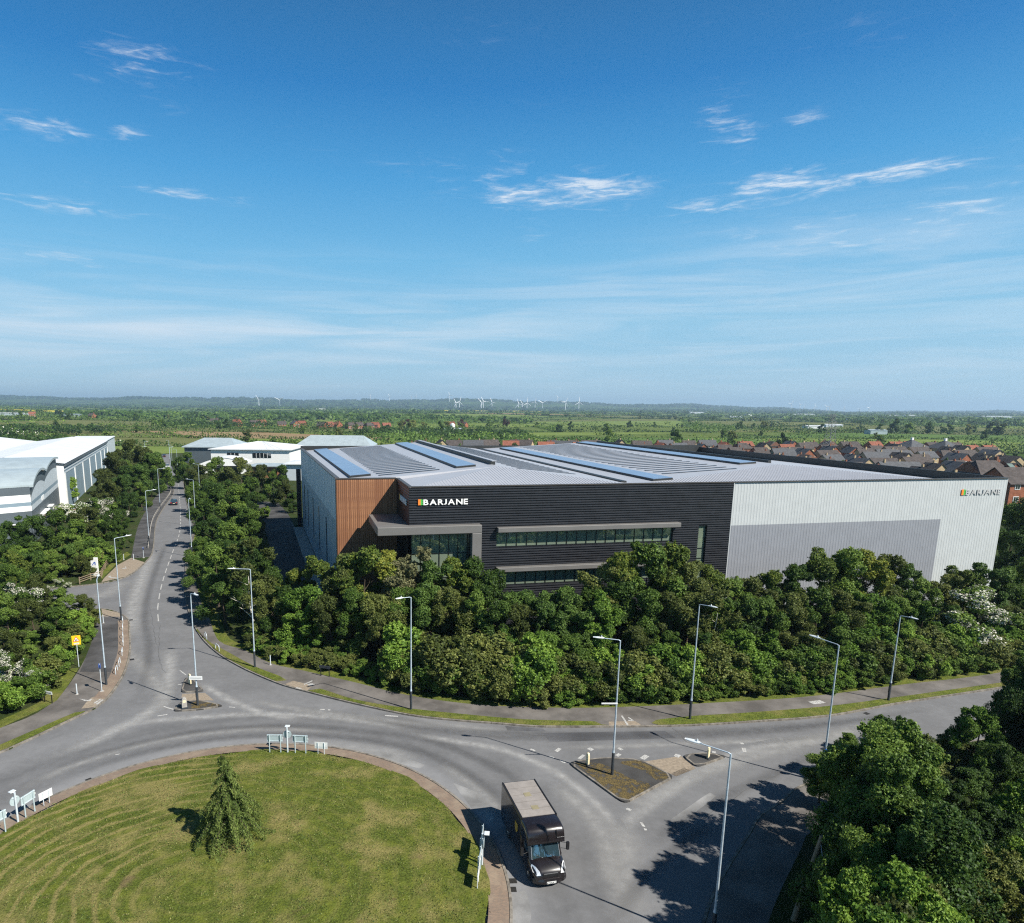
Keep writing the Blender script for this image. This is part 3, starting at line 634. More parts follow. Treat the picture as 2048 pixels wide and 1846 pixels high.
def glass(name, tint=(.30, .36, .33), dark=(.010, .014, .013), f=.5):
    m, nt, b = mat(name); B = NB(nt)
    b.inputs['Base Color'].default_value = (*dark, 1); b.inputs['Roughness'].default_value = .12
    g = B.new('ShaderNodeBsdfGlossy'); g.inputs['Color'].default_value = (*tint, 1); g.inputs['Roughness'].default_value = .015
    n = B.noise(B.obj(), .8, 2, .5); nt.links.new(B.bump(n, .04, .05), g.inputs['Normal'])
    mx = B.new('ShaderNodeMixShader'); mx.inputs[0].default_value = f
    nt.links.new(b.outputs[0], mx.inputs[1]); nt.links.new(g.outputs[0], mx.inputs[2]); nt.links.new(mx.outputs[0], nt.nodes['Material Output'].inputs[0])
    return m
MT['glass'] = glass('glass_painted_reflection', (.80, .88, .84), (.25, .31, .23), .42)  # pale green base colour stands in for bright reflections in the panes
MT['glass_house'] = glass('house_window_glass', (.5, .55, .6), (.02, .025, .03), .4)
def timber():
    m, nt, b = mat('cedar_boards'); B = NB(nt); p = B.obj()
    inf = B.new('ShaderNodeObjectInfo')
    st = B.noise(p, 1.0, 6, .65, .3, (9, 9, .7)); kn = B.noise(p, 2.2, 3, .5, 0, (3, 3, .8))
    c = B.mix(B.ramp(st, .3, .72), (.17, .068, .032), (.45, .215, .10))
    c = B.mix(B.math('MULTIPLY', B.ramp(kn, .58, .72), .6), c, (.11, .045, .022))
    c = B.mix(B.math('MULTIPLY', B.ramp(inf.outputs['Random'], .2, .9), .75), c, (.21, .085, .038))
    nt.links.new(c, b.inputs['Base Color']); b.inputs['Roughness'].default_value = .62
    return m
MT['timber'] = timber()

bld = thing('warehouse', 'large grey and black clad warehouse with timber corner and ribbon windows behind the trees', 'warehouse', (BO[0], BO[1], 0), BANG)
# local frame: x along the front (right), y into the depth, z up
DEP = 74.7; WID = 84.2; TX = -7.6; TY = 9.9; LX = -11.8
# --- horizontal black cladding as real slats, cut round the openings
def slats(mb, x0, x1, z0, z1, y, holes, pitch=.29, dirx=True, proud=.055):
    k = int((z1-z0)/pitch)
    for i in range(k):
        za = z1-(i+1)*pitch; zb = za+pitch*.60
        cuts = sorted([(h[0], h[1]) for h in holes if h[2] < zb and h[3] > za]); segs = []; c = x0
        for a, b in cuts:
            if a > c: segs.append((c, a))
            c = max(c, b)
        if c < x1: segs.append((c, x1))
        for a, b in segs:
            # a sloped lip that catches the light from above
            if dirx: vs = [(a, y, za), (b, y, za), (b, y-proud, za+.02), (a, y-proud, za+.02), (a, y-proud*.8, zb-.03), (b, y-proud*.8, zb-.03), (b, y, zb), (a, y, zb)]
            else: vs = [(y, b, za), (y, a, za), (y-proud, a, za+.02), (y-proud, b, za+.02), (y-proud*.8, b, zb-.03), (y-proud*.8, a, zb-.03), (y, a, zb), (y, b, zb)]
            mb.add(vs, [(0, 1, 2, 3), (3, 2, 5, 4), (4, 5, 6, 7), (0, 3, 4, 7), (1, 6, 5, 2)])
FX = 41.3
win1 = (10.4, 33.3, 9.95, 11.95); win2 = (10.4, 33.3, 5.25, 7.15); slotw = (36.85, 38.0, 3.2, 11.82); lob = (0.0, 8.25, ZG, 12.75)
holes = [win1, win2, slotw, lob]
back = MB()
def wall_with_holes(mb, x0, x1, z0, z1, y, holes, m=0):
    xs = sorted({x0, x1, *[h[0] for h in holes], *[h[1] for h in holes]}); zs = sorted({z0, z1, *[h[2] for h in holes], *[h[3] for h in holes]})
    for i in range(len(xs)-1):
        for j in range(len(zs)-1):
            cx = (xs[i]+xs[i+1])/2; cz = (zs[j]+zs[j+1])/2
            if any(h[0] < cx < h[1] and h[2] < cz < h[3] for h in holes): continue
            mb.add([(xs[i], y, zs[j]), (xs[i+1], y, zs[j]), (xs[i+1], y, zs[j+1]), (xs[i], y, zs[j+1])], [(0, 1, 2, 3)], m)
wall_with_holes(back, 0, FX, ZG, HB-.16, .02, holes)
for h in (win1, win2, slotw):       # reveals
    a, b, c, d = h
    back.add([(a, .02, c), (b, .02, c), (b, .02, d), (a, .02, d), (a, .5, c), (b, .5, c), (b, .5, d), (a, .5, d)], [(0, 4, 5, 1), (1, 5, 6, 2), (2, 6, 7, 3), (3, 7, 4, 0)])
fw = back.build('black_front_wall', MT['clad_black'], bld)
sl = MB(); slats(sl, 0, FX, ZG, HB-.12, 0, holes); so = sl.build('cladding_slats', MT['clad_slat'], fw); tag(so, kind='stuff')
sidew = MB().add([(0, .02, 12.75), (0, TY, 12.75), (0, TY, HB-.16), (0, .02, HB-.16), (0, .9, ZG), (0, TY, ZG), (0, .9, 12.75)], [(3, 2, 1, 0), (4, 6, 1, 5)])
sw = sidew.build('black_side_wall', MT['clad_black'], bld)
sl = MB(); slats(sl, 0, TY-.02, 12.85, HB-.12, -.002, [], dirx=False); tag(sl.build('cladding_slats', MT['clad_black'], sw), kind='stuff')
# vertical fins in the entrance recess
for k in range(9):
    MB().box((-.05, 1.6+k*.9, 6.3), (.10, .12, 12.4)).build('fin', MT['mullion'], sw)
# --- glazing bands
def glazing(name, x0, x1, z0, z1, y, n, rows=(), parent=bld):
    g = link(name, MB().box(((x0+x1)/2, y+.09, (z0+z1)/2), (x1-x0, .05, z1-z0)).mesh('window_back', MT['mullion']), parent)
    zs = [z0, *rows, z1]; w = (x1-x0)/n
    pane_me = {}
    for j in range(len(zs)-1):
        for i in range(n):
            key = j
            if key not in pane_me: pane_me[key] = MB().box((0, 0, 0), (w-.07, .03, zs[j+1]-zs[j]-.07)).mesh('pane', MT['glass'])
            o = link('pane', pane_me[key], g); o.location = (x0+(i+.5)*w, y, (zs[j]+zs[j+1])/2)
            o.rotation_euler = (RND.uniform(-.004, .004), 0, RND.uniform(-.006, .006))
    for i in range(n+1):
        o = link('mullion', pane_me.setdefault('m', MB().box((0, 0, 0), (.07, .12, z1-z0)).mesh('mullion', MT['mullion'])), g); o.location = (x0+i*w, y-.035, (z0+z1)/2)
    for z in zs: MB().box(((x0+x1)/2, y-.03, z), (x1-x0, .11, .075)).build('transom', MT['mullion'], g)
    return g
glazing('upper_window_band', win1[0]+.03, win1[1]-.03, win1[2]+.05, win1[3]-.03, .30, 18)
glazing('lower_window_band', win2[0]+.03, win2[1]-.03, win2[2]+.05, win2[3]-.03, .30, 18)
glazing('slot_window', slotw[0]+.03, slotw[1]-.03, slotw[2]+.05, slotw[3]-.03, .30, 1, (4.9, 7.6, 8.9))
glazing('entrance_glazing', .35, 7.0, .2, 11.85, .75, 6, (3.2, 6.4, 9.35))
# canopies
def canopy(name, x0, x1, z0, z1, y0, y1):
    return MB().box2((x0, y0, z0), (x1, y1, z1)).build(name, MT['frame_grey'], bld, bevel=.04)
canopy('window_canopy', win1[0]-.05, win1[1]+.55, 11.86, 12.42, -.85, .0)
canopy('window_canopy', win2[0]-.05, win2[1]+.55, 7.10, 7.62, -.85, .0)
ec = MB()      # entrance frame: flat canopy wrapping the corner and coming down on the right
ec.box2((-3.75, -1.15, 11.95), (8.3, .05, 12.9)); ec.box2((-3.75, .05, 11.95), (-.02, 8.55, 12.897)); ec.box2((7.15, -1.147, .12), (8.297, .05, 11.95))
ec.build('entrance_frame', MT['frame_grey'], bld, bevel=.06)
MB().box2((7.02, -.2, .12), (7.14, .9, 11.9)).build('frame_lining', MT['mullion'], bld)
# --- silver gable: ribbed vertical sheets, the lower panel darker
def ribbed(name, x0, x1, z0, z1, y, pitch, depth, mt, parent=bld):
    mb = MB(); n = int(round((x1-x0)/pitch)); p = (x1-x0)/n; prof = []
    for i in range(n):
        a = x0+i*p; prof += [(a, y), (a+p*.52, y), (a+p*.62, y-depth), (a+p*.90, y-depth)]
    prof.append((x1, y)); k = len(prof)
    vs = [(q[0], q[1], z0) for q in prof]+[(q[0], q[1], z1) for q in prof]
    mb.add(vs, [(i, i+1, k+i+1, k+i) for i in range(k-1)])
    return mb.build(name, mt, parent)
gp = MB().box2((FX, .1, ZG), (WID, .6, HB-.1)).build('silver_front_wall', MT['clad_silver'], bld)
PX = 73.8; PZ = 11.72
ribbed('upper_ribbed_sheet', FX+.02, PX, PZ, HB-.08, .06, .425, .016, MT['clad_silver'])
ribbed('lower_ribbed_sheet', FX+.02, PX, ZG, PZ, .06, .425, .016, MT['clad_mid'])
ribbed('end_ribbed_sheet', PX, WID, ZG, HB-.08, .06, .425, .016, MT['clad_silver'])
MB().box2((FX-.05, -.06, ZG), (FX+.04, .1, HB-.1)).build('corner_trim', MT['clad_silver'], bld)
# --- timber corner, board by board
tw = MB().box2((TX, TY+.05, ZG), (-.02, TY+.5, HB-.15)).build('timber_wall', MT['mullion'], bld)
nb_ = 30; w = (0-TX-.02)/nb_; bme = MB().box((0, 0, 0), (w-.035, .05, HB-.35)).mesh('board', MT['timber'])
for i in range(nb_):
    o = link('board', bme, tw); o.location = (TX+(i+.5)*w, TY+.02+RND.uniform(-.008, .008), (HB-.35)/2+.14)
ret = MB().box((0, 0, 0), (.05, .42, HB-.1)).mesh('board', MT['timber'])
for k in range(3):
    o = link('board', ret, tw); o.location = (TX-.03, TY+.25+k*.46, (HB-.1)/2+.12)
# --- pale side wall with slot windows
def side_pt(d, off=0.0):
    t = d/65.0; return (TX+(LX-TX)*t-off, TY+(DEP-TY)*t)
L0 = side_pt(1.4); L1 = side_pt(65.0); sang = math.atan2(L1[1]-L0[1], L1[0]-L0[0])
def side_quad(mb, d0, d1, z0, z1, off=0.0, m=0):
    a = side_pt(d0, off); b = side_pt(d1, off); mb.add([(a[0], a[1], z0), (a[0], a[1], z1), (b[0], b[1], z1), (b[0], b[1], z0)], [(0, 1, 2, 3)], m)
mb = MB(); side_quad(mb, 1.4, 65, 11.75, HB-.1); mb.build('upper_side_panels', MT['side_pale'], bld)
mb = MB(); side_quad(mb, 1.4, 65, ZG, 11.75); sp = mb.build('lower_side_panels', MT['side_mid'], bld)
for d in (13.5, 24.9, 35.9, 47.5, 56.5):
    a = side_pt(d); o = MB().box((0, 0, 0), (.45, .10, 7.2)).build('slot_window', MT['slot'], sp); o.location = (a[0]-.03, a[1], 6.75); o.rotation_euler = (0, 0, sang)
a = side_pt(30.7); o = MB().box((0, 0, 0), (1.1, .08, 2.1)).build('side_door', MT['side_pale'], sp); o.location = (a[0]-.02, a[1], 1.2); o.rotation_euler = (0, 0, sang)
for k in range(26):      # panel joints
    a = side_pt(3+k*2.4); o = MB().box((0, 0, 0), (.04, .03, HB-.3)).build('panel_joint', MT['side_mid'], sp); o.location = (a[0]-.005, a[1], HB/2); o.rotation_euler = (0, 0, sang)
a = side_pt(65.5); MB().box((a[0]-.6, a[1], 6.4), (1.0, 1.0, 12.8)).build('dark_corner_pier', MT['clad_black'], bld)
# other walls
MB().add([(LX, DEP, ZG), (WID, DEP, ZG), (WID, DEP, HB), (LX, DEP, HB)], [(0, 3, 2, 1)]).build('rear_wall', MT['clad_black'], bld)
MB().add([(WID, .6, ZG), (WID, DEP, ZG), (WID, DEP, HB-.1), (WID, .6, HB-.1)], [(0, 1, 2, 3)]).build('right_wall', MT['clad_silver'], bld)
# --- roof: two hipped folds, ridges front to back
ER = 16.1; EL = 16.75; R1 = 13.6; V1 = 27.9; R2 = 55.5; ZR = 18.55; ZV = 17.05; RF1 = 11.0; RF2 = 10.0; YB = DEP-.3
rp = dict(a=(TX+.1, TY+.3, EL), a2=(LX+.3, YB, EL), r1f=(R1, RF1, ZR), r1b=(R1, YB, ZR), v1f=(V1, .4, ZV), v1b=(V1, YB, ZV), r2f=(R2, RF2, ZR), r2b=(R2, YB, ZR), e=(WID-.4, .4, ER), eb=(WID-.4, YB, ER), f0=(.25, .25, ZV), f1=(.25, TY+.2, EL+.35))
rk_ = list(rp); ri = {k: i for i, k in enumerate(rk_)}
faces = [('a', 'r1f', 'r1b', 'a2'), ('a', 'f1', 'r1f'), ('f1', 'f0', 'r1f'), ('f0', 'v1f', 'r1f'), ('r1f', 'v1f', 'v1b', 'r1b'), ('v1f', 'r2f', 'r2b', 'v1b'), ('v1f', 'e', 'r2f'), ('r2f', 'e', 'eb', 'r2b')]
roofo = MB().add([rp[k] for k in rk_], [tuple(ri[k] for k in f) for f in faces]).build('roof', MT['roof'], bld)
# standing ribs on the folds
def ribs_on(p00, p01, p10, p11, n, h=.05, w=.07):
    mb = MB(); P = [Vector(rp[k]) if isinstance(k, str) else Vector(k) for k in (p00, p01, p10, p11)]
    for i in range(1, n):
        t = i/n; a = P[0].lerp(P[1], t); b = P[2].lerp(P[3], t)
        d = (b-a).normalized(); s = d.cross(Vector((0, 0, 1))).normalized()*w/2; u = Vector((0, 0, h))
        mb.add([a-s, a+s, b+s, b-s, a-s*.5+u, a+s*.5+u, b+s*.5+u, b-s*.5+u], [(0, 1, 5, 4), (1, 2, 6, 5), (2, 3, 7, 6), (3, 0, 4, 7), (4, 5, 6, 7)])
    o = mb.build('standing_seams', MT['roof'], roofo); tag(o, kind='stuff')
def hip_ribs(xa, xr, xb, yr, za, zr, zb, n, y0=.35):
    mb = MB()
    for k in range(1, n):
        x = xa+(xb-xa)*k/n; f = (x-xa)/(xr-xa) if x < xr else (xb-x)/(xb-xr); ze = za+(zb-za)*k/n; zt = (za if x < xr else zb)+((zr-za) if x < xr else (zr-zb))*f; yt = y0+(yr-y0)*f
        mb.add([(x-.04, y0, ze), (x+.04, y0, ze), (x+.04, yt, zt), (x-.04, yt, zt), (x-.02, y0, ze+.03), (x+.02, y0, ze+.03), (x+.02, yt, zt+.03), (x-.02, yt, zt+.03)], [(0, 1, 5, 4), (1, 2, 6, 5), (2, 3, 7, 6), (3, 0, 4, 7), (4, 5, 6, 7)])
    tag(mb.build('standing_seams', MT['roof'], roofo), kind='stuff')
hip_ribs(.25, R1, V1, RF1, ZV, ZR, ZV, 70); hip_ribs(V1, R2, WID-.4, RF2, ZV, ZR, ER, 130)
def zl1(x, y):
    xe = TX-(LX*-1+TX-.3)*(y-TY)/(DEP-TY); return EL+(ZR-EL)*(x-xe)/(R1-xe)
def zr1(x, y): return ZR+(ZV-ZR)*(x-R1)/(V1-R1)
def zl2(x, y): return ZV+(ZR-ZV)*(x-V1)/(R2-V1)
def roof_slab(name, x0, x1, y0, y1, fz, th, mt, skew=0.0, parent=roofo, up=.03):
    vs = []
    for z in (up, th):
        vs += [(x0, y0, fz(x0, y0)+z), (x1, y0, fz(x1, y0)+z), (x1-skew, y1, fz(x1-skew, y1)+z), (x0-skew, y1, fz(x0-skew, y1)+z)]
    return MB().add(vs, [(0, 1, 5, 4), (1, 2, 6, 5), (2, 3, 7, 6), (3, 0, 4, 7), (4, 5, 6, 7)]).build(name, mt, parent)
def panel_strip(x0, x1, y0, y1, fz, skew, n):
    s = roof_slab('panel_rail', x0-.06, x1+.06, y0-.06, y1+.06, fz, .24, MT['parapet_dark'], skew, up=-.1)
    for i in range(n):
        a = y0+(y1-y0)*i/n; b = y0+(y1-y0)*(i+1)/n-.05
        roof_slab('solar_panel', x0-skew*i/n, x1-skew*i/n, a, b, fz, .30, MT['solar'], skew/n, s, .242)
panel_strip(-5.6, -2.9, 14.5, 72, zl1, 3.4, 24)
panel_strip(8.6, 11.2, 13.5, 73, zl1, 0, 24)
panel_strip(31.6, 34.2, 2.6, 70, zl2, 0, 28)
panel_strip(51.2, 53.8, 13, 73.5, zl2, 0, 26)
for i in range(25):
    y = 13.5+i*2.38; roof_slab('rooflight', -1.9-1.9*i/24, 6.3-1.2*i/24, y, y+.42, zl1, .07, MT['skyl'])
for i in range(27):
    y = 8.5+i*2.42; roof_slab('rooflight', 36.3+.6*i/26, 47.6+1.5*i/26, y, y+.42, zl2, .07, MT['skyl'])
for i in range(26):
    y = 10.5+i*2.4; roof_slab('rooflight', R1+2.6+.0*i, V1-3.4, y, y+.42, zr1, .07, MT['skyl'])
# ridge upstands and the valley gutter
MB().box2((R1-.1, RF1+3, ZR-.25), (R1+.55, YB, ZR+.42)).build('ridge_upstand', MT['parapet_dark'], roofo)
MB().box2((R1+.1, RF1+3.02, ZR+.42), (R1+.75, YB, ZR+.50)).build('ridge_cap', MT['roof'], roofo)
MB().box2((V1-.5, 3, ZV-.05), (V1+.25, YB, ZV+.22)).build('valley_gutter', MT['parapet_dark'], roofo)
MB().box2((R2+1.2, 14, ZR-.4), (R2+1.7, YB, ZR+.30)).build('ridge_upstand', MT['parapet_dark'], roofo)
# parapets and copings
def coping(name, x0, x1, y0, y1, z0, z1, mt): return MB().box2((x0, y0, z0), (x1, y1, z1)).build(name, mt, bld)
coping('front_coping', -.09, WID+.03, -.10, .28, HB-.12, HB, MT['coping'])
coping('side_coping', -.09, .35, .281, TY-.05, HB-.12, HB-.002, MT['coping'])
coping('timber_coping', TX-.2, -.1, TY-.03, TY+.42, HB-.14, HB, MT['coping'])
cp = MB()
for off0, off1, z0, z1 in ((-.45, .12, HB-.10, HB+.02),):
    a = side_pt(.7, off0); b = side_pt(.7, off1); c = side_pt(65, off1); d = side_pt(65, off0)
    cp.prism([a, b, c, d], z0, z1, bottom=True)
cp.build('left_coping', MT['coping'], bld)
a = side_pt(1.2, -.4); b = side_pt(65, -.4); MB().add([(a[0], a[1], EL-.4), (b[0], b[1], EL-.4), (b[0], b[1], HB-.1), (a[0], a[1], HB-.1)], [(0, 1, 2, 3)]).build('left_parapet_lining', MT['coping'], bld)
coping('rear_parapet', LX, WID, DEP-.35, DEP-.02, EL-.6, HB+.45, MT['parapet_dark'])
coping('right_parapet', WID-.35, WID+.02, .3, DEP-.36, ER-.4, HB-.001, MT['parapet_dark'])
coping('front_parapet_lining', .3, WID-.36, .29, .44, ER-.5, HB-.14, MT['parapet_dark'])

# --- lettering
def letters(parent, txt, size, mt, depth=.09, stretch=1.35):
    x = 0.0
    for ch in txt:
        cu = bpy.data.curves.new('letter_shape', 'FONT'); cu.body = ch; cu.size = size; cu.extrude = depth/2; cu.offset = size*.022; cu.resolution_u = 3
        t = bpy.data.objects.new('letter_tmp', cu); COL.objects.link(t); bpy.context.view_layer.update()
        me = bpy.data.meshes.new_from_object(t); bpy.data.objects.remove(t)
        co = np.zeros(len(me.vertices)*3); me.vertices.foreach_get('co', co); co = co.reshape(-1, 3); x0, x1 = co[:, 0].min(), co[:, 0].max()
        if ch == 'J':                   # no descender: the J stands on the line like the other capitals
            y0, y1 = co[:, 1].min(), co[:, 1].max(); co[:, 1] = (co[:, 1]-y0)*(.70*size/(y1-y0)); me.vertices.foreach_set('co', co.ravel())
        me.materials.clear(); me.materials.append(mt)
        o = link('letter', me, parent); o.scale = (stretch, 1, 1); o.rotation_euler = (PI/2, 0, 0); o.location = (x-x0*stretch, 0, 0)
        x += (x1-x0)*stretch+size*(.16 if ch != 'R' else .05)
    return x
def wall_sign(label, u0, z0, h, length, mt, on_side=False, lift=.14):
    if on_side:
        q = BO-BU*lift+BV*(u0); s = thing('wall_sign', label, 'sign', (q[0], q[1], z0), BANG-PI/2)
    else:
        q = BO+BU*u0-BV*lift; s = thing('wall_sign', label, 'sign', (q[0], q[1], z0), BANG)
    e = h*.42
    dd = .05 if mt != MT['letter_grey'] else .02
    MB().box2((0, -dd, 0), (e, dd, h)).build('orange_block', MT['orange'], s)
    MB().box2((e+.0, -dd, .0), (e*1.75, dd, h)).build('green_block', MT['green'], s)
    for i in range(3): MB().box2((e*1.75, -dd*.9, h*(.06+.32*i)), (e*2.0, dd*.9, h*(.24+.32*i))).build('green_tooth', MT['green'], s)
    H = link('lettering', None, s); H.location = (e*2.2, 0, h*.02)
    w = letters(H, 'BARJANE', h*1.33, mt, .09 if mt != MT['letter_grey'] else .03)
    k = (length-e*2.2)/w; H.scale = (k, 1, 1)
    return s
wall_sign('white raised company name with orange and green emblem on black cladding', 1.0, 15.2, .66, 5.95, MT['letter_white'])
wall_sign('pale raised company name with orange and green emblem on silver ribbed wall', 76.5, 15.0, .78, 6.85, MT['letter_grey'], lift=.03)
wall_sign('company name on the black return wall beside the timber boards', 6.6, 15.0, .70, 5.4, MT['letter_white'], on_side=True)

# yard and drive beside the building
yp = [(-55.92,185.46),(-46.51,184.08),(-39.23,164.71),(-19.69,102.76),(-23.80,93.70),(-35.20,130.70),(-51.02,178.88)]
tag(MB().sheet(yp, .128).build('yard', MT['yard']), kind='structure')
q = [BO+BU*p[0]+BV*p[1] for p in (side_pt(0, .1), side_pt(64, .1), side_pt(64, 2.2), side_pt(0, 2.2))]
tag(MB().prism([tuple(p) for p in q], .12, .20).build('paved_margin', MT['concrete']), kind='structure')
q = [BO+BU*p[0]+BV*p[1] for p in ((-1, -.2), (WID, -.2), (WID, -2.2), (-1, -2.2))]
tag(MB().sheet([tuple(p) for p in q], .13).build('paved_margin', MT['concrete']), kind='structure')

# ------------------------------------------------------------------ foliage
def leaf_mat(name, dark, mid, light, trans=.30, rough=.55):
    m, nt, b = mat(name); B = NB(nt)
    at = B.new('ShaderNodeAttribute'); at.attribute_name = 'tint'
    inf = B.new('ShaderNodeObjectInfo')
    f = B.math('ADD', B.math('MULTIPLY', at.outputs['Fac'], .82), B.math('MULTIPLY', B.math('SUBTRACT', inf.outputs['Random'], .3), .5), True)
    cr = B.new('ShaderNodeValToRGB'); e = cr.color_ramp.elements
    e[0].position = .12; e[0].color = (*dark, 1); e[1].position = .95; e[1].color = (*light, 1); q = e.new(.55); q.color = (*mid, 1)
    nt.links.new(f, cr.inputs[0]); nt.links.new(cr.outputs[0], b.inputs['Base Color'])
    b.inputs['Roughness'].default_value = rough; b.inputs['Specular IOR Level'].default_value = .22
    tr = B.new('ShaderNodeBsdfTranslucent'); hs = B.new('ShaderNodeHueSaturation'); hs.inputs['Value'].default_value = 1.25; hs.inputs['Hue'].default_value = .49
    nt.links.new(cr.outputs[0], hs.inputs['Color']); nt.links.new(hs.outputs[0], tr.inputs['Color'])
    mx = B.new('ShaderNodeMixShader'); mx.inputs[0].default_value = trans
    nt.links.new(b.outputs[0], mx.inputs[1]); nt.links.new(tr.outputs[0], mx.inputs[2]); nt.links.new(mx.outputs[0], nt.nodes['Material Output'].inputs[0])
    return m
LEAF = dict(
    green=leaf_mat('leaf_mid_green', (0.028, 0.059, 0.011), (0.087, 0.152, 0.025), (0.207, 0.297, 0.056)),
    deep=leaf_mat('leaf_deep_green', (0.016, 0.036, 0.009), (0.050, 0.100, 0.019), (0.136, 0.219, 0.045)),
    fresh=leaf_mat('leaf_fresh_green', (0.046, 0.098, 0.016), (0.128, 0.226, 0.031), (0.261, 0.379, 0.063)),
    olive=leaf_mat('leaf_olive', (0.043, 0.060, 0.015), (0.110, 0.139, 0.034), (0.230, 0.252, 0.067)),
    yellow=leaf_mat('leaf_yellow_tipped', (.042, .074, .014), (.120, .175, .030), (.330, .335, .056)),
    pale=leaf_mat('leaf_pale_grey_green', (0.090, 0.102, 0.044), (0.192, 0.192, 0.090), (0.320, 0.301, 0.160)),
    flower=leaf_mat('white_blossom', (.42, .41, .33), (.60, .58, .50), (.76, .74, .68), .15),
    cedar=leaf_mat('cedar_needles', (.022, .044, .011), (.100, .148, .036), (.290, .345, .090), .2),
    copper=leaf_mat('leaf_copper', (0.038, 0.018, 0.013), (0.077, 0.033, 0.023), (0.122, 0.058, 0.036)),
)
MT['bark'] = plain('grey_brown_bark', (.075, .058, .042), .9, 0, .4, 6, .1)
def birch_bark():
    m, nt, b = mat('birch_bark'); B = NB(nt); n = B.noise(B.obj(), 2.5, 4, .6, 0, (1, 1, 4))
    nt.links.new(B.mix(B.ramp(n, .55, .68), (.62, .58, .50), (.06, .05, .04)), b.inputs['Base Color']); b.inputs['Roughness'].default_value = .8
    return m
MT['birch'] = birch_bark()

def leaf_mesh(name, C, Nn, size, tint, mt, rng, aspect=.62, droop=0.0):
    """one mesh of small folded leaves: centres C, outward normals Nn"""
    n = len(C); r = rng.normal(size=(n, 3)); t = r-Nn*np.sum(r*Nn, 1)[:, None]
    if droop: t = t+np.array([0, 0, -droop])
    t /= np.linalg.norm(t, axis=1)[:, None]+1e-9; b = np.cross(Nn, t)
    b /= np.linalg.norm(b, axis=1)[:, None]+1e-9
    s = (size*rng.uniform(.6, 1.35, n))[:, None]; w = s*aspect
    V = np.empty((n, 4, 3)); V[:, 0] = C-t*s*.5; V[:, 1] = C+b*w*.5+Nn*s*.06; V[:, 2] = C+t*s*.5; V[:, 3] = C-b*w*.5+Nn*s*.06
    me = bpy.data.meshes.new(name); me.vertices.add(4*n); me.vertices.foreach_set('co', V.ravel().astype(np.float32))
    me.loops.add(4*n); me.loops.foreach_set('vertex_index', np.arange(4*n, dtype=np.int32))
    me.polygons.add(n); me.polygons.foreach_set('loop_start', np.arange(0, 4*n, 4, dtype=np.int32)); me.polygons.foreach_set('loop_total', np.full(n, 4, dtype=np.int32))
    me.update(calc_edges=True)
    a = me.attributes.new('tint', 'FLOAT', 'FACE'); a.data.foreach_set('value', np.clip(tint, 0, 1).astype(np.float32))
    me.materials.append(mt); return me
def unit(rng, n):
    d = rng.normal(size=(n, 3)); return d/np.linalg.norm(d, axis=1)[:, None]
def crown_points(seed, H, R, lobes, per, base=.22, lobe_r=(.24, .42), taper=.55, sprig=.22):
    """leaf positions on clumps that fill an uneven crown; unit: metres"""
    rng = np.random.default_rng(seed); C = []; Nn = []; Tn = []; cen = []
    for k in range(max(4, lobes//3)):              # boughs, each with a few clumps of its own
        h = (k+rng.uniform(.1, .9))/max(4, lobes//3); h = base+.16+(.80-base)*h; q = abs((h-.46)/.60)
        env = (1-min(q, .96)**2.2)**.5*(1-taper*max(0, h-.5))
        a = k*2.4+rng.uniform(-.5, .5); rad = R*env*rng.uniform(.35, .72); m = np.array([rad*math.cos(a), rad*math.sin(a), h*H]); tone = rng.normal()*.10
        for s in range(int(rng.integers(3, 6))):
            d = unit(rng, 1)[0]*np.array([.9, .9, 1.15]); cen.append((m+d*R*rng.uniform(.12, .36), R*rng.uniform(*lobe_r)*rng.uniform(.48, .86)*(1.1-.35*h), tone+rng.normal()*.10))
    cen.append((np.array([rng.normal()*.1*R, rng.normal()*.1*R, H*.90]), R*.22, .08))
    for c, lr, tone in cen:
        n = int(per*rng.uniform(.6, 1.4)); d = unit(rng, n); d[:, 2] = d[:, 2]*.85+.14
        sub = unit(rng, 9); amp = rng.uniform(.0, .34, 9)      # lumpy surface
        bump = 1+np.max(np.maximum(d@sub.T-.72, 0)/.28*amp[None, :], 1)
        rr = lr*rng.uniform(.58, 1.0, n)**.6*bump
        p = c+d*rr[:, None]*np.array([rng.uniform(.72, 1.15), rng.uniform(.72, 1.15), rng.uniform(.9, 1.45)])+rng.normal(size=(n, 3))*lr*.10
        C.append(p); nn = d+rng.normal(size=(n, 3))*.75+np.array([0, 0, .2]); Nn.append(nn/np.linalg.norm(nn, axis=1)[:, None])
        Tn.append(np.clip(.46+tone+rng.normal(size=n)*.19, 0, 1))
        ns = int(3+sprig*14)
        for s in range(ns):            # shoots sticking out of the clump
            d0 = unit(rng, 1)[0]; d0[2] = abs(d0[2])*.9+.1; m = max(4, int(per*.012*8)); t = rng.uniform(.8, 1.0+sprig*1.3, m)
            p = c+d0*lr*t[:, None]+rng.normal(size=(m, 3))*lr*.07; C.append(p)
            nn = unit(rng, m)+d0*.4; Nn.append(nn/np.linalg.norm(nn, axis=1)[:, None]); Tn.append(np.clip(.62+rng.normal(size=m)*.18, 0, 1))
    return np.vstack(C), np.vstack(Nn), np.concatenate(Tn), rng
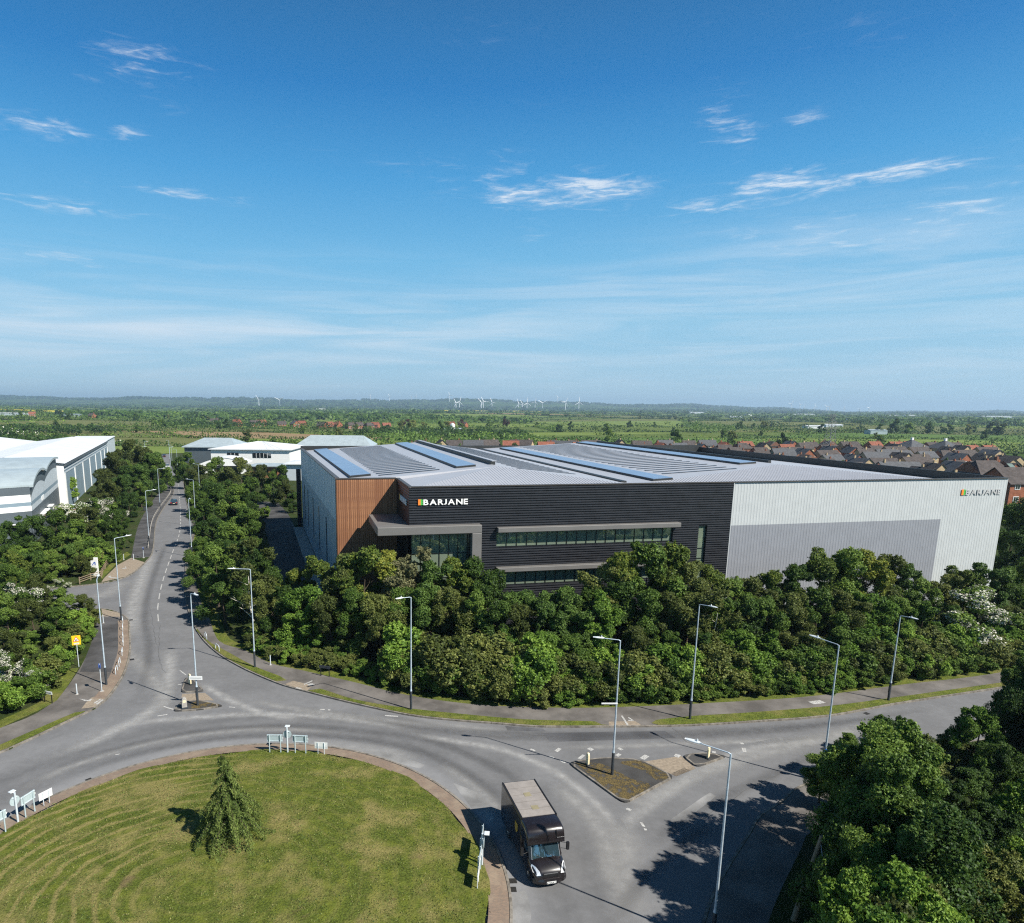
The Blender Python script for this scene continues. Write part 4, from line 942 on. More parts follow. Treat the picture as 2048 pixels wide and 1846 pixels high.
def trunk_mesh(name, H, r, seed, mt, limbs=7, top=.72, lean=.04, spread=.33):
    rr = random.Random(seed); mb = MB(); pts = []; n = 6; x = y = 0.0
    for i in range(n+1):
        pts.append((x, y, H*top*i/n)); x += rr.uniform(-lean, lean)*H/n*2; y += rr.uniform(-lean, lean)*H/n*2
    mb.path(pts, [r*(1-.8*i/n)*(1.35 if i == 0 else 1) for i in range(n+1)], 7)
    for k in range(limbs):
        i = rr.randint(1, n-1); p = Vector(pts[i]); a = rr.uniform(0, 2*PI); L = H*spread*rr.uniform(.5, 1)*(1-.35*i/n)
        q = p+Vector((math.cos(a)*L*.6, math.sin(a)*L*.6, L*.42)); q2 = q+Vector((math.cos(a+.4)*L*.45, math.sin(a+.4)*L*.45, L*.35)); q3 = q+Vector((math.cos(a-.6)*L*.35, math.sin(a-.6)*L*.35, L*.3))
        r0 = r*(1-.8*i/n)*.5; mb.path([p, q, q2], [r0, r0*.6, r0*.2], 5); mb.tube(q, q3, r0*.5, r0*.15, 5)
    return mb.mesh(name, mt)

# prototypes (height 1 unit = metres at nominal height)
PROTO = {}
def proto(key, H, R, lobes, per, leaf, mt, seed, base=.18, trunk=.16, bark='bark', limbs=7, lobe_r=(.24, .42), taper=.55, flower=0.0, sprig=.22):
    C, Nn, Tn, rng = crown_points(seed, H, R, lobes, per, base, lobe_r, taper, sprig)
    Ht = float(np.quantile(C[:, 2], .998)); fl = None
    if flower > 0:
        up = (C[:, 2] > H*.35) & (rng.uniform(size=len(C)) < flower)
        patch = np.sin(C[:, 0]*1.9+seed)*np.sin(C[:, 1]*2.1+2*seed)+.6*np.sin(C[:, 2]*3) > -.25
        up &= patch; fl = leaf_mesh('blossom', C[up]+Nn[up]*leaf*.25, Nn[up], leaf*.62, Tn[up], LEAF['flower'], rng, .95)
        C, Nn, Tn = C[~up], Nn[~up], Tn[~up]
    PROTO[key] = (Ht, trunk_mesh('trunk', H, trunk, seed, MT[bark], limbs), leaf_mesh('crown', C, Nn, leaf, Tn, LEAF[mt], rng), fl)
for i in range(4): proto('belt%d' % i, 8.5, 3.3, 26, 800, .19, ('green', 'green', 'olive', 'deep')[i], 11+i, base=.0)
for i in range(2): proto('yel%d' % i, 8.5, 3.0, 24, 780, .185, 'yellow', 31+i, sprig=.35, base=.05)
for i in range(2): proto('fresh%d' % i, 7.5, 3.0, 24, 780, .19, 'fresh', 41+i, sprig=.3, base=.0)
proto('deep0', 9, 3.6, 27, 880, .20, 'deep', 51, base=.02); proto('deep1', 9, 3.4, 27, 880, .20, 'deep', 52, base=.02)
proto('pale0', 8.0, 2.9, 24, 780, .17, 'pale', 61, sprig=.4)
proto('birch', 9.5, 2.6, 26, 360, .15, 'olive', 71, trunk=.10, bark='birch', limbs=6, lobe_r=(.2, .34), sprig=.5)
for i in range(2): proto('haw%d' % i, 4.5, 2.5, 20, 640, .16, 'green', 81+i, base=.1, trunk=.10, flower=.62)
for i in range(3): proto('shrub%d' % i, 2.6, 1.7, 16, 430, .15, ('fresh', 'olive', 'green')[i], 91+i, base=.02, trunk=.05, limbs=5, taper=.3, lobe_r=(.3, .5), sprig=.3)
for i in range(3): proto('near%d' % i, 9.0, 3.3, 36, 1500, .135, ('green', 'green', 'deep')[i], 101+i, sprig=.25, base=.05)
for i in range(2): proto('neary%d' % i, 7.0, 2.6, 27, 1300, .125, ('fresh', 'olive')[i], 111+i, sprig=.35, base=.03)

def tree(key, name, x, y, h, label, cat, group=None, rz=None, wide=1.0):
    Hn, tm, cm, fl = PROTO[key]; s = h/Hn; rz = RND.uniform(0, 2*PI) if rz is None else rz
    t = thing(name, label, cat, (x, y, .10), rz, group); t.scale = (s*wide, s*wide, s)
    link('trunk', tm, t); link('crown', cm, t)
    if fl: link('blossom', fl, t)
    return t
GB = 'trees in the belt before the warehouse'; LB = 'leafy tree in the dense belt between footpath and warehouse front'
# heads of the trees that stand against the warehouse: x, y, height, kind
BELT = [(-29.4,84.0,8.6,'belt0'),(-22.0,80.0,8.3,'belt1'),(-17.6,77.0,7.1,'yel0'),(-14.3,75.0,8.8,'yel1'),(-11.0,72.0,10.0,'belt2'),(-8.4,71.0,11.0,'yel0'),(-6.3,72.0,10.0,'yel1'),(-1.0,71.0,9.7,'belt3'),(0.8,72.0,9.6,'yel0'),(3.3,72.0,9.7,'belt1'),(5.2,71.0,8.5,'belt0'),(7.5,69.0,7.0,'deep0'),(10.1,68.5,6.9,'belt3'),(12.7,68.5,7.3,'deep1'),(15.4,69.0,7.4,'belt0'),(17.4,70.0,9.7,'belt2'),(19.6,71.0,11.0,'yel1'),(21.8,70.5,11.8,'belt1'),(24.5,71.5,11.6,'yel0'),(26.5,70.0,9.9,'belt2'),(29.9,72.0,8.8,'yel1'),(32.0,71.0,7.9,'belt0'),(34.4,72.0,7.7,'belt2'),(36.9,73.0,8.4,'yel0'),(39.1,73.0,9.1,'belt1'),(42.6,74.0,10.4,'yel1'),(45.7,75.0,10.7,'belt0'),(48.3,75.0,10.3,'yel0'),(51.3,76.0,9.7,'belt2'),(53.6,76.0,8.6,'belt1'),(56.1,76.0,7.0,'belt0'),(59.7,77.0,7.2,'belt2'),(61.7,77.0,7.9,'yel1'),(64.8,78.0,8.3,'belt3'),(68.4,79.0,7.6,'belt1'),(71.5,80.0,8.8,'belt0')]
BELT2 = [(-26.6,78.0,6.2,'deep0'),(-20.8,73.0,6.6,'belt2'),(-17.5,71.0,6.6,'belt1'),(-14.6,69.0,7.0,'fresh0'),(-11.9,67.0,6.7,'belt2'),(-9.8,67.0,7.5,'belt1'),(-6.5,65.0,7.5,'belt2'),(-4.6,67.0,7.5,'belt0'),(-2.0,67.0,7.8,'belt3'),(0.8,67.0,7.6,'belt2'),(3.4,66.0,7.6,'belt1'),(5.6,65.0,7.1,'belt0'),(7.9,65.0,6.6,'belt2'),(10.4,65.0,6.9,'deep1'),(13.1,64.5,6.6,'belt3'),(15.9,65.0,8.0,'fresh1'),(18.1,66.0,8.6,'belt1'),(20.1,65.0,8.3,'belt0'),(22.5,65.5,7.9,'belt2'),(24.9,65.0,7.9,'olive'),(28.1,66.0,7.3,'belt1'),(30.7,66.0,7.1,'belt3'),(33.5,66.5,7.0,'belt0'),(36.3,67.0,7.4,'belt2'),(39.1,67.5,7.8,'belt1'),(42.0,68.0,7.4,'belt2'),(45.6,69.0,6.9,'fresh0'),(49.3,70.0,6.4,'belt0'),(52.0,70.0,5.9,'fresh1'),(55.8,71.0,5.3,'belt3'),(63.1,72.0,4.8,'belt2'),(66.6,73.0,5.4,'belt1')]
BELT3 = [(-15.3,68.0,4.7,'fresh0'),(-12.3,67.5,4.3,'fresh1'),(5.8,61.0,5.3,'fresh1'),(9.1,61.0,5.1,'fresh0'),(12.4,60.5,4.8,'belt0'),(15.5,61.0,5.9,'fresh1'),(18.5,61.5,5.6,'belt2'),(21.7,61.5,5.1,'belt1'),(25.3,62.0,4.9,'belt3'),(28.9,62.5,4.8,'fresh0'),(32.3,63.0,4.7,'fresh1'),(35.8,63.5,4.5,'belt2'),(39.5,64.0,4.7,'belt1'),(43.7,65.0,4.6,'fresh0'),(47.9,66.0,4.6,'fresh1'),(52.3,67.0,3.8,'belt0'),(56.9,68.0,3.2,'belt2'),(62.9,70.0,2.9,'belt1')]
ADJ = dict(belt0='mid-green', belt1='mid-green', belt2='olive-green', belt3='dark green', deep0='dark green', deep1='dark green', yel0='yellow-tipped', yel1='yellow-tipped', fresh0='fresh green', fresh1='fresh green', olive='olive-green', near0='mid-green', near1='mid-green', near2='dark green', neary0='fresh green', neary1='olive-green')
def belt_label(x, y, h, kd, k):
    u = (x-BO[0])*BU[0]+(y-BO[1])*BU[1]
    for lim, nm in ((-14, 'left of the warehouse yard corner'), (-7, 'in front of the pale side wall'), (0, 'below the timber boards'), (9, 'below the entrance canopy'), (16, 'below the left end of the window bands'), (25, 'below the middle of the window bands'), (34, 'below the right end of the window bands'), (42, 'below the slot window'), (52, 'below the left end of the silver wall'), (63, 'below the middle of the silver wall'), (73, 'below the right end of the dark grey panel'), (999, 'below the sign on the silver wall')):
        if u < lim: break
    return '%s %s tree %s' % ('tall back-row' if k < len(BELT) else ('middle-row' if k < len(BELT)+len(BELT2) else 'low front-row'), ADJ[kd], nm)
for k, (x, y, h, kd) in enumerate(BELT+BELT2+BELT3):
    if kd == 'olive': kd = 'belt2'
    if h < 1.5: h = 1.5
    tree(kd, 'broadleaf_tree', x, y, h, belt_label(x, y, h, kd, k), 'tree', GB, wide=(RND.uniform(.95, 1.15) if h > 5 else RND.uniform(1.2, 1.5)))
def one(tok, key, name, label, wide=1.0, rz=None): return tree(key, name, tok[0], tok[1], tok[2], label, 'tree', None, rz, wide)
one((-3.92,71.50,11.15), 'pale0', 'willow_tree', 'pale grey-green tree just left of the entrance glazing', 1.15)
one((-22.55,76.00,10.98), 'birch', 'birch_tree', 'silver birch with a white forked trunk behind the footpath lamp', 1.2, 1.1)
one((26.99,64.00,8.67), 'birch', 'birch_tree', 'thin pale-stemmed tree beside the lamp near the slot window', 1.0, 2.0)
one((58.62,70.00,7.05), 'haw0', 'hawthorn', 'white-blossoming hawthorn at the right end of the tree belt', 1.5)
one((101.42,118.00,10.59), 'deep0', 'tall_tree', 'tall dark tree behind the right corner of the warehouse', 1.0)
one((100.23,112.00,12.68), 'deep1', 'tall_tree', 'tall dark tree at the right edge beyond the warehouse corner', 1.1)
one((82.84,96.00,9.44), 'belt3', 'tall_tree', 'lower dark tree under the warehouse right corner', 1.1)
# hedge and thicket along the back of the footpath
HL = smooth_line([(-21.56,70.80),(-18.11,67.08),(-14.36,65.06),(-8.66,62.32),(-3.36,59.32),(3.32,57.04),(11.30,56.37),(17.90,56.93),(23.82,57.71),(31.57,58.98),(37.22,60.25),(45.24,62.61),(60.47,66.95)] + [(80, 76)], .3)
Ah = np.array(HL); sh = np.r_[0, np.cumsum(np.linalg.norm(np.diff(Ah, axis=0), axis=1))]
t = 0.0
while t < sh[-1]:
    x = float(np.interp(t, sh, Ah[:, 0])); y = float(np.interp(t, sh, Ah[:, 1]))
    if x < -5: hh = RND.uniform(1.2, 1.6)
    elif x < 10: hh = RND.uniform(2.0, 3.2)
    else: hh = RND.uniform(1.2, 2.4)
    for row in range(2 if x < -5 else 3):
        yy = y+row*1.1+RND.uniform(-.2, .2); h2 = hh+(.9*row if x > -5 else .15*row)
        tree('shrub%d' % RND.randrange(3), 'hedge_shrub', x+RND.uniform(-.3, .3), yy, h2*RND.uniform(.85, 1.15), ('low clipped shrub in the hedge left of the entrance lamp' if x < -5 else ('tall bramble bush in the thicket along the middle of the footpath' if x < 10 else ('low shrub along the footpath right of the island lamp' if x < 28 else 'low shrub along the footpath at the right')))+(', front row' if row == 0 else ', behind the front row'), 'shrub', 'shrubs of the footpath hedge', wide=RND.uniform(1.0, 1.3) if h2 > 1.8 else 1.5)
    t += 1.5
# woods on the left
LS = [(-54.7,82.0,6.2,'belt0'),(-50.4,80.0,5.4,'belt2'),(-46.3,78.0,4.2,'belt1'),(-43.7,78.0,3.5,'belt2'),(-47.6,70.0,5.7,'belt1'),(-45.6,71.0,4.9,'belt2'),(-42.3,70.0,4.4,'belt0'),(-40.9,72.0,2.3,'fresh0'),(-41.4,76.0,1.9,'belt2'),(-42.8,62.0,4.5,'belt2'),(-41.7,64.0,3.6,'belt1'),(-39.9,65.0,2.7,'belt2'),(-38.8,67.0,1.5,'fresh1'),(-39.8,71.0,1.2,'fresh0'),(-38.3,60.5,1.8,'fresh1'),(-37.9,62.5,0.8,'belt1'),(-37.6,54.0,1.0,'belt1'),(-40.7,56.0,2.4,'belt2'),(-46.9,64.0,4.3,'belt0'),(-53.1,74.0,5.1,'belt1')]
for x, y, h, kd in LS: tree(kd, 'broadleaf_tree', x, y, max(h, 2.2), '%s bushy tree %s of the wood beside the left footpath' % (ADJ[kd], 'at the near end' if y < 64 else ('in the middle' if y < 73 else 'at the far end')), 'tree', 'trees beside the left footpath', wide=1.35 if h < 5 else 1.15)
for tok, lb in (((-37.54,57.00,2.59), 'hawthorn covered in cream blossom nearest the left footpath sign'), ((-39.39,57.00,4.14), 'cream-flowered hawthorn at the left picture edge'), ((-50.37,76.00,5.21), 'hawthorn with scattered white flowers high in the left wood'), ((-53.32,90.00,2.16), 'small white-flowered bush by the totem sign fence')):
    tree('haw%d' % RND.randrange(2), 'hawthorn', tok[0], tok[1], max(tok[2], 2.4), lb, 'tree', None, None, 1.3)
tree('yel0', 'broadleaf_tree', *(-57.03,86.00,6.89), 'yellow-leaved shrub standing out of the left wood', 'tree')
for a, b in zip(np.linspace(0, 1, 12), range(12)):
    q = [(-40.68,74.47),(-36.71,63.83),(-34.98,57.04),(-35.03,54.95),(-36.49,51.14)]
    A = np.array(q); s_ = a*(len(A)-1); i = min(int(s_), len(A)-2); p = A[i]+(A[i+1]-A[i])*(s_-i)
    tree('shrub%d' % RND.randrange(3), 'hedge_shrub', p[0]-2.0, p[1]+.3, RND.uniform(1.8, 2.8), 'low shrub at the edge of the left wood', 'shrub', 'shrubs edging the left wood', wide=1.3)
LN = [(-70.3,112.0,7.6,'deep0'),(-67.2,114.0,8.1,'belt0'),(-71.2,108.0,7.0,'deep1'),(-61.6,110.0,7.2,'belt1'),(-71.9,104.0,6.5,'belt0'),(-58.4,108.0,4.2,'belt3'),(-62.5,100.0,5.4,'belt0'),(-58.5,101.0,4.8,'deep0'),(-65.8,128.0,5.2,'belt1'),(-64.8,132.0,5.5,'belt0'),(-73.8,142.0,6.1,'belt2'),(-71.6,150.0,6.8,'belt3'),(-80.3,165.0,9.2,'deep0'),(-80.9,160.0,8.4,'belt2'),(-81.0,175.0,10.8,'deep1'),(-96.5,195.0,12.6,'olive'),(-100.5,215.0,15.2,'belt2'),(-95.4,200.0,10.1,'belt0'),(-94.4,215.0,11.3,'deep0'),(-87.8,205.0,10.5,'belt1'),(-107.0,240.0,11.4,'belt2'),(-89.6,175.0,9.4,'belt2'),(-58.8,120.0,3.7,'belt1'),(-57.6,112.0,3.0,'belt0'),(-78.7,172.0,6.6,'belt0'),(-84.7,192.0,7.9,'deep1'),(-65.2,120.0,7.8,'belt2'),(-93.6,222.0,7.6,'belt1')]
for x, y, h, kd in LN: tree('belt2' if kd == 'olive' else kd, 'broadleaf_tree', x, y, max(h, 3), '%s tree left of the receding road, %s' % (ADJ[kd], 'next to the side road' if y < 115 else ('beside the left office' if y < 150 else ('beside the long warehouse' if y < 190 else 'near the end of the road'))), 'tree', 'trees left of the receding road', wide=1.1)
tree('haw1', 'hawthorn', *(-73.71,135.00,7.27), 'white-blossoming hawthorn in front of the left office block', 'tree', None, None, 1.6)
tree('haw0', 'hawthorn', *(-71.72,138.00,6.68), 'white hawthorn nearest the picnic yard', 'tree', None, None, 1.5)
tree('fresh0', 'broadleaf_tree', *(-99.87,176.00,7.51), 'young tree standing against the long grey warehouse side', 'tree')
RN = [(-44.6,122.0,9.1,'belt0'),(-46.6,138.0,10.6,'deep0'),(-41.6,132.0,10.8,'belt1'),(-38.0,108.0,7.8,'deep1'),(-33.0,100.0,8.7,'belt0'),(-33.8,112.0,9.3,'belt1'),(-37.3,100.0,6.4,'belt1'),(-35.5,94.0,5.0,'deep0'),(-31.6,88.0,5.7,'belt0'),(-28.8,90.0,6.7,'belt1'),(-72.1,195.0,9.2,'belt2'),(-70.3,205.0,10.7,'belt0'),(-90.1,235.0,10.1,'belt1'),(-56.9,175.0,10.4,'belt2'),(-45.3,155.0,9.9,'belt0'),(-51.2,185.0,10.2,'belt2'),(-46.0,178.0,8.9,'belt1'),(-42.3,176.0,7.1,'olive'),(-48.1,195.0,9.4,'belt0'),(-37.9,165.0,5.2,'deep0'),(-65.7,215.0,10.0,'belt2'),(-56.9,158.0,8.9,'belt1'),(-62.5,165.0,7.5,'belt0'),(-83.1,212.0,7.7,'deep1'),(-95.7,240.0,8.0,'belt0'),(-41.6,140.0,8.3,'belt3'),(-55.6,205.0,-0.7,'belt1'),(-33.1,106.0,6.8,'belt1'),(-29.6,97.0,5.8,'belt0'),(-29.0,93.0,7.5,'belt3'),(-32.5,95.0,7.0,'belt1')]
for x, y, h, kd in RN: tree('belt2' if kd == 'olive' else kd, 'broadleaf_tree', x, y, max(h, 3), '%s tree right of the receding road, %s' % (ADJ[kd], 'nearest the junction' if y < 100 else ('beside the yard' if y < 130 else ('beyond the dark car' if y < 170 else 'in front of the white offices'))), 'tree', 'trees right of the receding road', wide=1.12)
KX = np.array(N_KERB+W_KERB_N+PATH_OUT+WNP)
def clear_of_road(x, y, d): return float(np.min(np.hypot(KX[:, 0]-x, KX[:, 1]-y))) > d
YD = np.array(yp)
for x, y, h, kd in LN+RN:
    for k in range(2):
        a = RND.uniform(0, 6.3); sx = x+math.cos(a)*3.2; sy = y+math.sin(a)*3.2
        if y < 165 and clear_of_road(sx, sy, 3.2) and not (sy < 140 and sx > -36+.0*(sy)) : tree('shrub%d' % RND.randrange(3), 'undergrowth_shrub', sx, sy, RND.uniform(2.4, 3.8), 'undergrowth shrub %s of the receding road' % ('left' if sx < -50-.36*(sy-100) else 'right'), 'shrub', 'undergrowth beside the receding road', wide=1.25)
for tok, kd in zip([(-58.1,103.0,4.8),(-55.9,104.0,3.6),(-60.2,95.0,4.9),(-58.2,97.0,4.3),(-62.5,94.0,4.7),(-54.9,99.0,3.6),(-62.0,90.0,4.9)], ('belt0', 'fresh0', 'deep0', 'belt1', 'belt3', 'belt2', 'belt0')): tree(kd, 'broadleaf_tree', tok[0], tok[1], max(3, tok[2]), '%s bushy tree behind the white totem sign' % ADJ[kd], 'tree', 'trees left of the receding road', wide=1.3)
# big trees close to the camera on the right
NR = [(23.0,34.0,8.4,'near1'),(25.9,36.0,8.5,'near2'),(29.5,38.0,6.5,'neary1'),(38.3,46.0,3.8,'neary1'),(38.8,45.0,5.1,'neary0'),(42.7,47.0,7.6,'near2'),(42.6,45.0,8.9,'near2'),(42.8,44.0,6.4,'near0'),(25.4,41.0,3.6,'near0'),(28.8,44.0,3.7,'near1'),(33.3,47.0,3.4,'near0'),(20.9,30.0,7.8,'near1'),(22.6,31.0,7.8,'near0'),(24.7,32.0,6.7,'near1'),(28.7,35.0,5.4,'near2'),(32.1,37.0,4.8,'near2'),(35.4,39.0,5.5,'near0'),(18.5,26.0,8.2,'near0'),(20.2,27.0,7.9,'near1'),(21.8,27.0,7.8,'near0'),(25.8,30.0,6.2,'near2'),(29.1,32.0,5.5,'near2'),(32.6,34.0,6.1,'neary0'),(16.5,23.0,8.2,'neary0'),(17.5,23.0,8.8,'neary0'),(18.6,23.0,8.1,'neary1'),(22.8,26.0,6.4,'neary1'),(25.4,27.0,6.5,'neary1'),(27.7,28.0,6.0,'neary0'),(14.0,19.0,9.9,'neary0'),(15.6,20.0,9.4,'neary1'),(18.2,21.0,8.4,'neary0')]
for x, y, h, kd, lb in ((20.9, 28.8, 10.5, 'near1', 'tall full-crowned tree behind the leaning wooden pole'), (23.8, 33.0, 9.8, 'near0', 'tallest crown beside the exit road in the lower right clump'), (20.6, 25.2, 9.6, 'near2', 'dark tall tree at the bottom right, nearest the foreground lamp post')):
    tree(kd, 'broadleaf_tree', x, y, h, lb, 'tree', 'trees in the lower right corner', wide=.95)
for k in range(26):
    x = 30+RND.uniform(0, 38); y = RND.uniform(14, 44); 
    if x < y*.92+2: continue
    tree(('near0', 'near1', 'near2', 'neary1')[k % 4], 'broadleaf_tree', x, y, RND.uniform(5.5, 8), 'leafy tree in the wood going on beyond the lower right corner', 'tree', 'trees beyond the lower right corner', wide=1.0)
for x, y, h, kd in NR: tree(kd, 'broadleaf_tree', x, y, max(h, 3), '%s tree in the lower right corner, %s' % (ADJ[kd], 'at the bottom edge' if y < 28.5 else ('in the middle of the clump' if y < 37 else ('beside the exit road kerb' if x < 34 else 'against the right edge'))), 'tree', 'trees in the lower right corner', wide=.78 if h > 7 else (.95 if h > 5 else 1.15))

# ------------------------------------------------------------------ the cedar on the lawn
def cedar():
    rng = np.random.default_rng(5); H = 5.35; C = []; Nn = []; Tn = []; tb = MB(); pts = []
    for i in range(11):
        z = H*i/10; bend = max(0, (z-4.1)/1.2); pts.append((-.26*bend**2+.05*math.sin(z), .03*math.sin(2*z), z))
    tb.path(pts, [.13*(1-.88*i/10)+.008 for i in range(11)], 7)
    tip = np.array(pts); zz = tip[:, 2]; k = 0
    for z in np.concatenate([np.linspace(.35, 3.0, 50), np.linspace(3.1, 5.2, 26)]):
        f = z/H; R = (2.55*(1-f)**.95+.10)*rng.uniform(.74, 1.10)
        if 2.9 < z < 3.6: R *= .7
        a = k*2.39996+rng.uniform(-.3, .3); k += 1; tone = rng.normal()*.08
        p0 = np.array([np.interp(z, zz, tip[:, 0]), np.interp(z, zz, tip[:, 1]), z]); m = 16
        t = np.linspace(0, 1, m); rise = .22*R*np.sin(t*PI*.7)-.50*R*t**2.6
        bp = np.stack([p0[0]+R*t*math.cos(a), p0[1]+R*t*math.sin(a), np.maximum(p0[2]+rise, .05)], 1)
        tb.path([tuple(bp[0]), tuple(bp[6]), tuple(bp[11]), tuple(bp[15])], [.03, .018, .011, .004], 4)
        for j in range(1, m):                     # flat spray along the branch, its tips hanging
            wdt = .20*R*(1-.8*t[j])*(.3+.7*min(1, t[j]*4))+.05; cnt = 46 if z < 3.1 else 26
            s = rng.uniform(-1, 1, cnt); dz = -np.abs(s)**1.5*wdt*.9-rng.exponential(.05, cnt)*(.5+1.6*t[j])
            q = np.stack([bp[j, 0]-math.sin(a)*s*wdt+rng.normal(size=cnt)*.035, bp[j, 1]+math.cos(a)*s*wdt+rng.normal(size=cnt)*.035, np.maximum(bp[j, 2]+dz, .03)], 1)
            C.append(q); nn = np.tile(np.array([math.cos(a)*.6, math.sin(a)*.6, .6]), (cnt, 1))+rng.normal(size=(cnt, 3))*.5
            Nn.append(nn/np.linalg.norm(nn, axis=1)[:, None]); Tn.append(.50+tone+.62*t[j]*np.ones(cnt)+dz*.5+rng.normal(size=cnt)*.12)
    g = thing('cedar_tree', 'small drooping cedar standing alone on the roundabout lawn', 'tree', (*(-12.75,36.26), .55), 0)
    tb.build('trunk', MT['bark'], g)
    link('crown', leaf_mesh('crown', np.vstack(C), np.vstack(Nn), .125, np.concatenate(Tn), LEAF['cedar'], rng, .30, 1.8), g)
cedar()

# ------------------------------------------------------------------ street furniture
def lamp(loc, head, label, h=10.2, base_white=False, group='street lighting columns'):
    d = Vector((head[0]-loc[0], head[1]-loc[1], 0)); L = max(.9, min(1.8, d.length)); d.normalize()
    t = thing('street_lamp', label, 'street lamp', (loc[0], loc[1], .1), math.atan2(d.y, d.x), group)
    MB().tube((0, 0, 0), (0, 0, 1.75), .105, .10, 12).build('base_section', MT['dark_paint'], t)
    p = MB(); p.tube((0, 0, 1.75), (0, 0, 1.95), .10, .07, 12); p.tube((0, 0, 1.95), (0, 0, h), .070, .042, 12); p.build('column', MT['steel'], t)
    MB().box((.0, -.105, 1.1), (.14, .02, .55)).build('access_door', MT['dark_paint'], t)
    MB().path([(0, 0, h-.03), (.12, 0, h+.03), (L-.35, 0, h+.10)], [.036, .034, .028], 8).build('arm', MT['steel'], t)
    hd = MB(); x0 = L-.45; pr = [(0, .05, .10), (.12, .10, .13), (.45, .15, .12), (.72, .11, .07), (.80, .05, .04)]
    n = 8
    vs = []
    for dx, w, hh in pr:
        for i in range(n):
            a = 2*PI*i/n; vs.append((x0+dx, w*math.cos(a), h+.10+dx*.05+hh*.55*math.sin(a)*(1 if math.sin(a) > 0 else .55)))
    fs = [(k*n+i, k*n+(i+1) % n, (k+1)*n+(i+1) % n, (k+1)*n+i) for k in range(len(pr)-1) for i in range(n)]+[tuple(range(n)), tuple(range(len(pr)*n-1, len(pr)*n-n-1, -1))]
    hd.add(vs, fs, 0, True); ho = hd.build('lantern', MT['lantern'], t)
    MB().tube((x0+.22, 0, h+.16), (x0+.22, 0, h+.28), .055, .03, 8).build('photocell', MT['lantern'], ho)
    return t
L1 = lamp((13.44,28.81), (11.99,29.81), 'tall lamp post in the foreground right of the black truck')
L2 = lamp((12.25,44.35), (10.75,44.58), 'lamp post standing on the mossy triangular traffic island')
lamp((21.07,53.32), (21.83,52.29), 'lamp post on the verge in front of the slot window', 10.2)
L4 = lamp((27.11,43.79), (26.18,45.22), 'lamp post with a round blue sign beside the right-hand trees')
lamp((40.75,57.50), (41.2, 56.4), 'lamp post farthest right on the northern verge', 8.1)
lamp((-2.83,54.69), (-3.8, 53.9), 'lamp post on the verge below the entrance of the warehouse')
lamp((-19.11,64.03), (-20.9, 63.8), 'lamp post on the verge beside the white-stemmed birch')
lamp((-21.66,55.15), (-20.9, 54.4), 'lamp post on the small left traffic island')
lamp((-31.82,59.38), (-32.3, 60.6), 'lamp post on the left footpath by the blue cycle sign')
lamp((-39.70,78.89), (-38.6, 80.4), 'lamp post on the corner of the side road')
lamp((-56.18,124.73), (-55.0, 126.0), 'lamp post on the left footpath just beyond the side road')
lamp((-72.77,169.28), (-71.6, 170.6), 'lamp post on the left footpath opposite the dark car')
lamp((-90.45, 220.7), (-90.0, 223), 'tall slim lamp post at the bend of the receding road', 12.5)
lamp((-98.4, 246.3), (-100.3, 247.6), 'farthest lamp post right of the receding road')
lamp((-67.7, 183.6), (-69.5, 184.6), 'lamp post rising from the right roadside trees, farther one', 10.2)
lamp((-54.6, 144.6), (-56.4, 145.4), 'lamp post rising from the right roadside trees, nearer one', 10.2)
lamp((-44.3, 114.6), (-43.6, 113.5), 'lamp post in the shade on the right kerb of the receding road', 10.2)
for p in ((-112, 275), (-128, 312), (-118, 262), (-134, 300)):
    lamp(p, (p[0]+1.2*(1 if p[0] in (-118, -134) else -1), p[1]+.5), 'distant lamp post where the receding road vanishes into trees')

# sign plates strapped to lamp posts
def plate(name, loc, rz, w, h, z, mt, label, cat='sign', th=.03, group=None):
    t = thing(name, label, cat, (loc[0], loc[1], z), rz, group); MB().box((0, 0, h/2), (w, th, h)).build('plate', mt, t); return t
q = (12.25,44.35); s = plate('direction_sign', (q[0]-.52, q[1]-.12), .02, 1.15, .10, 5.62, MT['white'], 'thin white sign bar sticking out left of the island lamp post')
MB().box((.5, .1, .05), (.12, .14, .06)).build('bracket', MT['steel'], s)
q = (-21.66,55.15); s = plate('direction_sign', (q[0]+.02, q[1]-.13), .0, 1.15, .34, 2.55, MT['white'], 'cream rectangular sign on the left island lamp post')
MB().box((0, -.02, .17), (1.02, .004, .03)).build('sign_line', MT['black'], s)
q = (27.11,43.79); t = thing('round_blue_sign', 'round blue sign fixed low on the right-hand lamp post', 'sign', (q[0], q[1]-.12, 2.35), .25)
MB().disc((0, 0, 0), .30, (0, 1, 0), 28, 0, .02).build('disc', MT['blue'], t)
MB().tube((-.13, -.012, .11), (.13, -.012, -.11), .028, .028, 6).build('slash', MT['white'], t); 
q = (-31.82,59.38)
# blue cycle-route signs on posts
def cycle_sign(loc, rz, label, h=2.68):
    t = thing('cycle_sign', label, 'sign', (loc[0], loc[1], .12), rz)
    MB().tube((0, 0, 0), (0, 0, h), .038, .038, 10).build('post', MT['steel_light'], t)
    MB().tube((0, 0, 0), (0, 0, .05), .2, .18, 10).build('footing', MT['concrete'], t)
    f = MB().disc((0, -.06, h-.22), .24, (0, 1, 0), 26, 0, .02).build('disc', MT['blue'], t)
    MB().disc((-.03, -.073, h-.2), .07, (0, 1, 0), 14, 0, .006).build('symbol', MT['white'], f)
    MB().disc((0, .06, h-.22), .24, (0, 1, 0), 26, 0, .02).build('disc', MT['blue'], t)
    return t
cycle_sign((-31.49,57.88), -1.15, 'round blue sign on its own post on the left footpath')
cycle_sign((-52.17,113.22), -1.0, 'round blue sign on a short post at the far corner of the side road', 1.9)
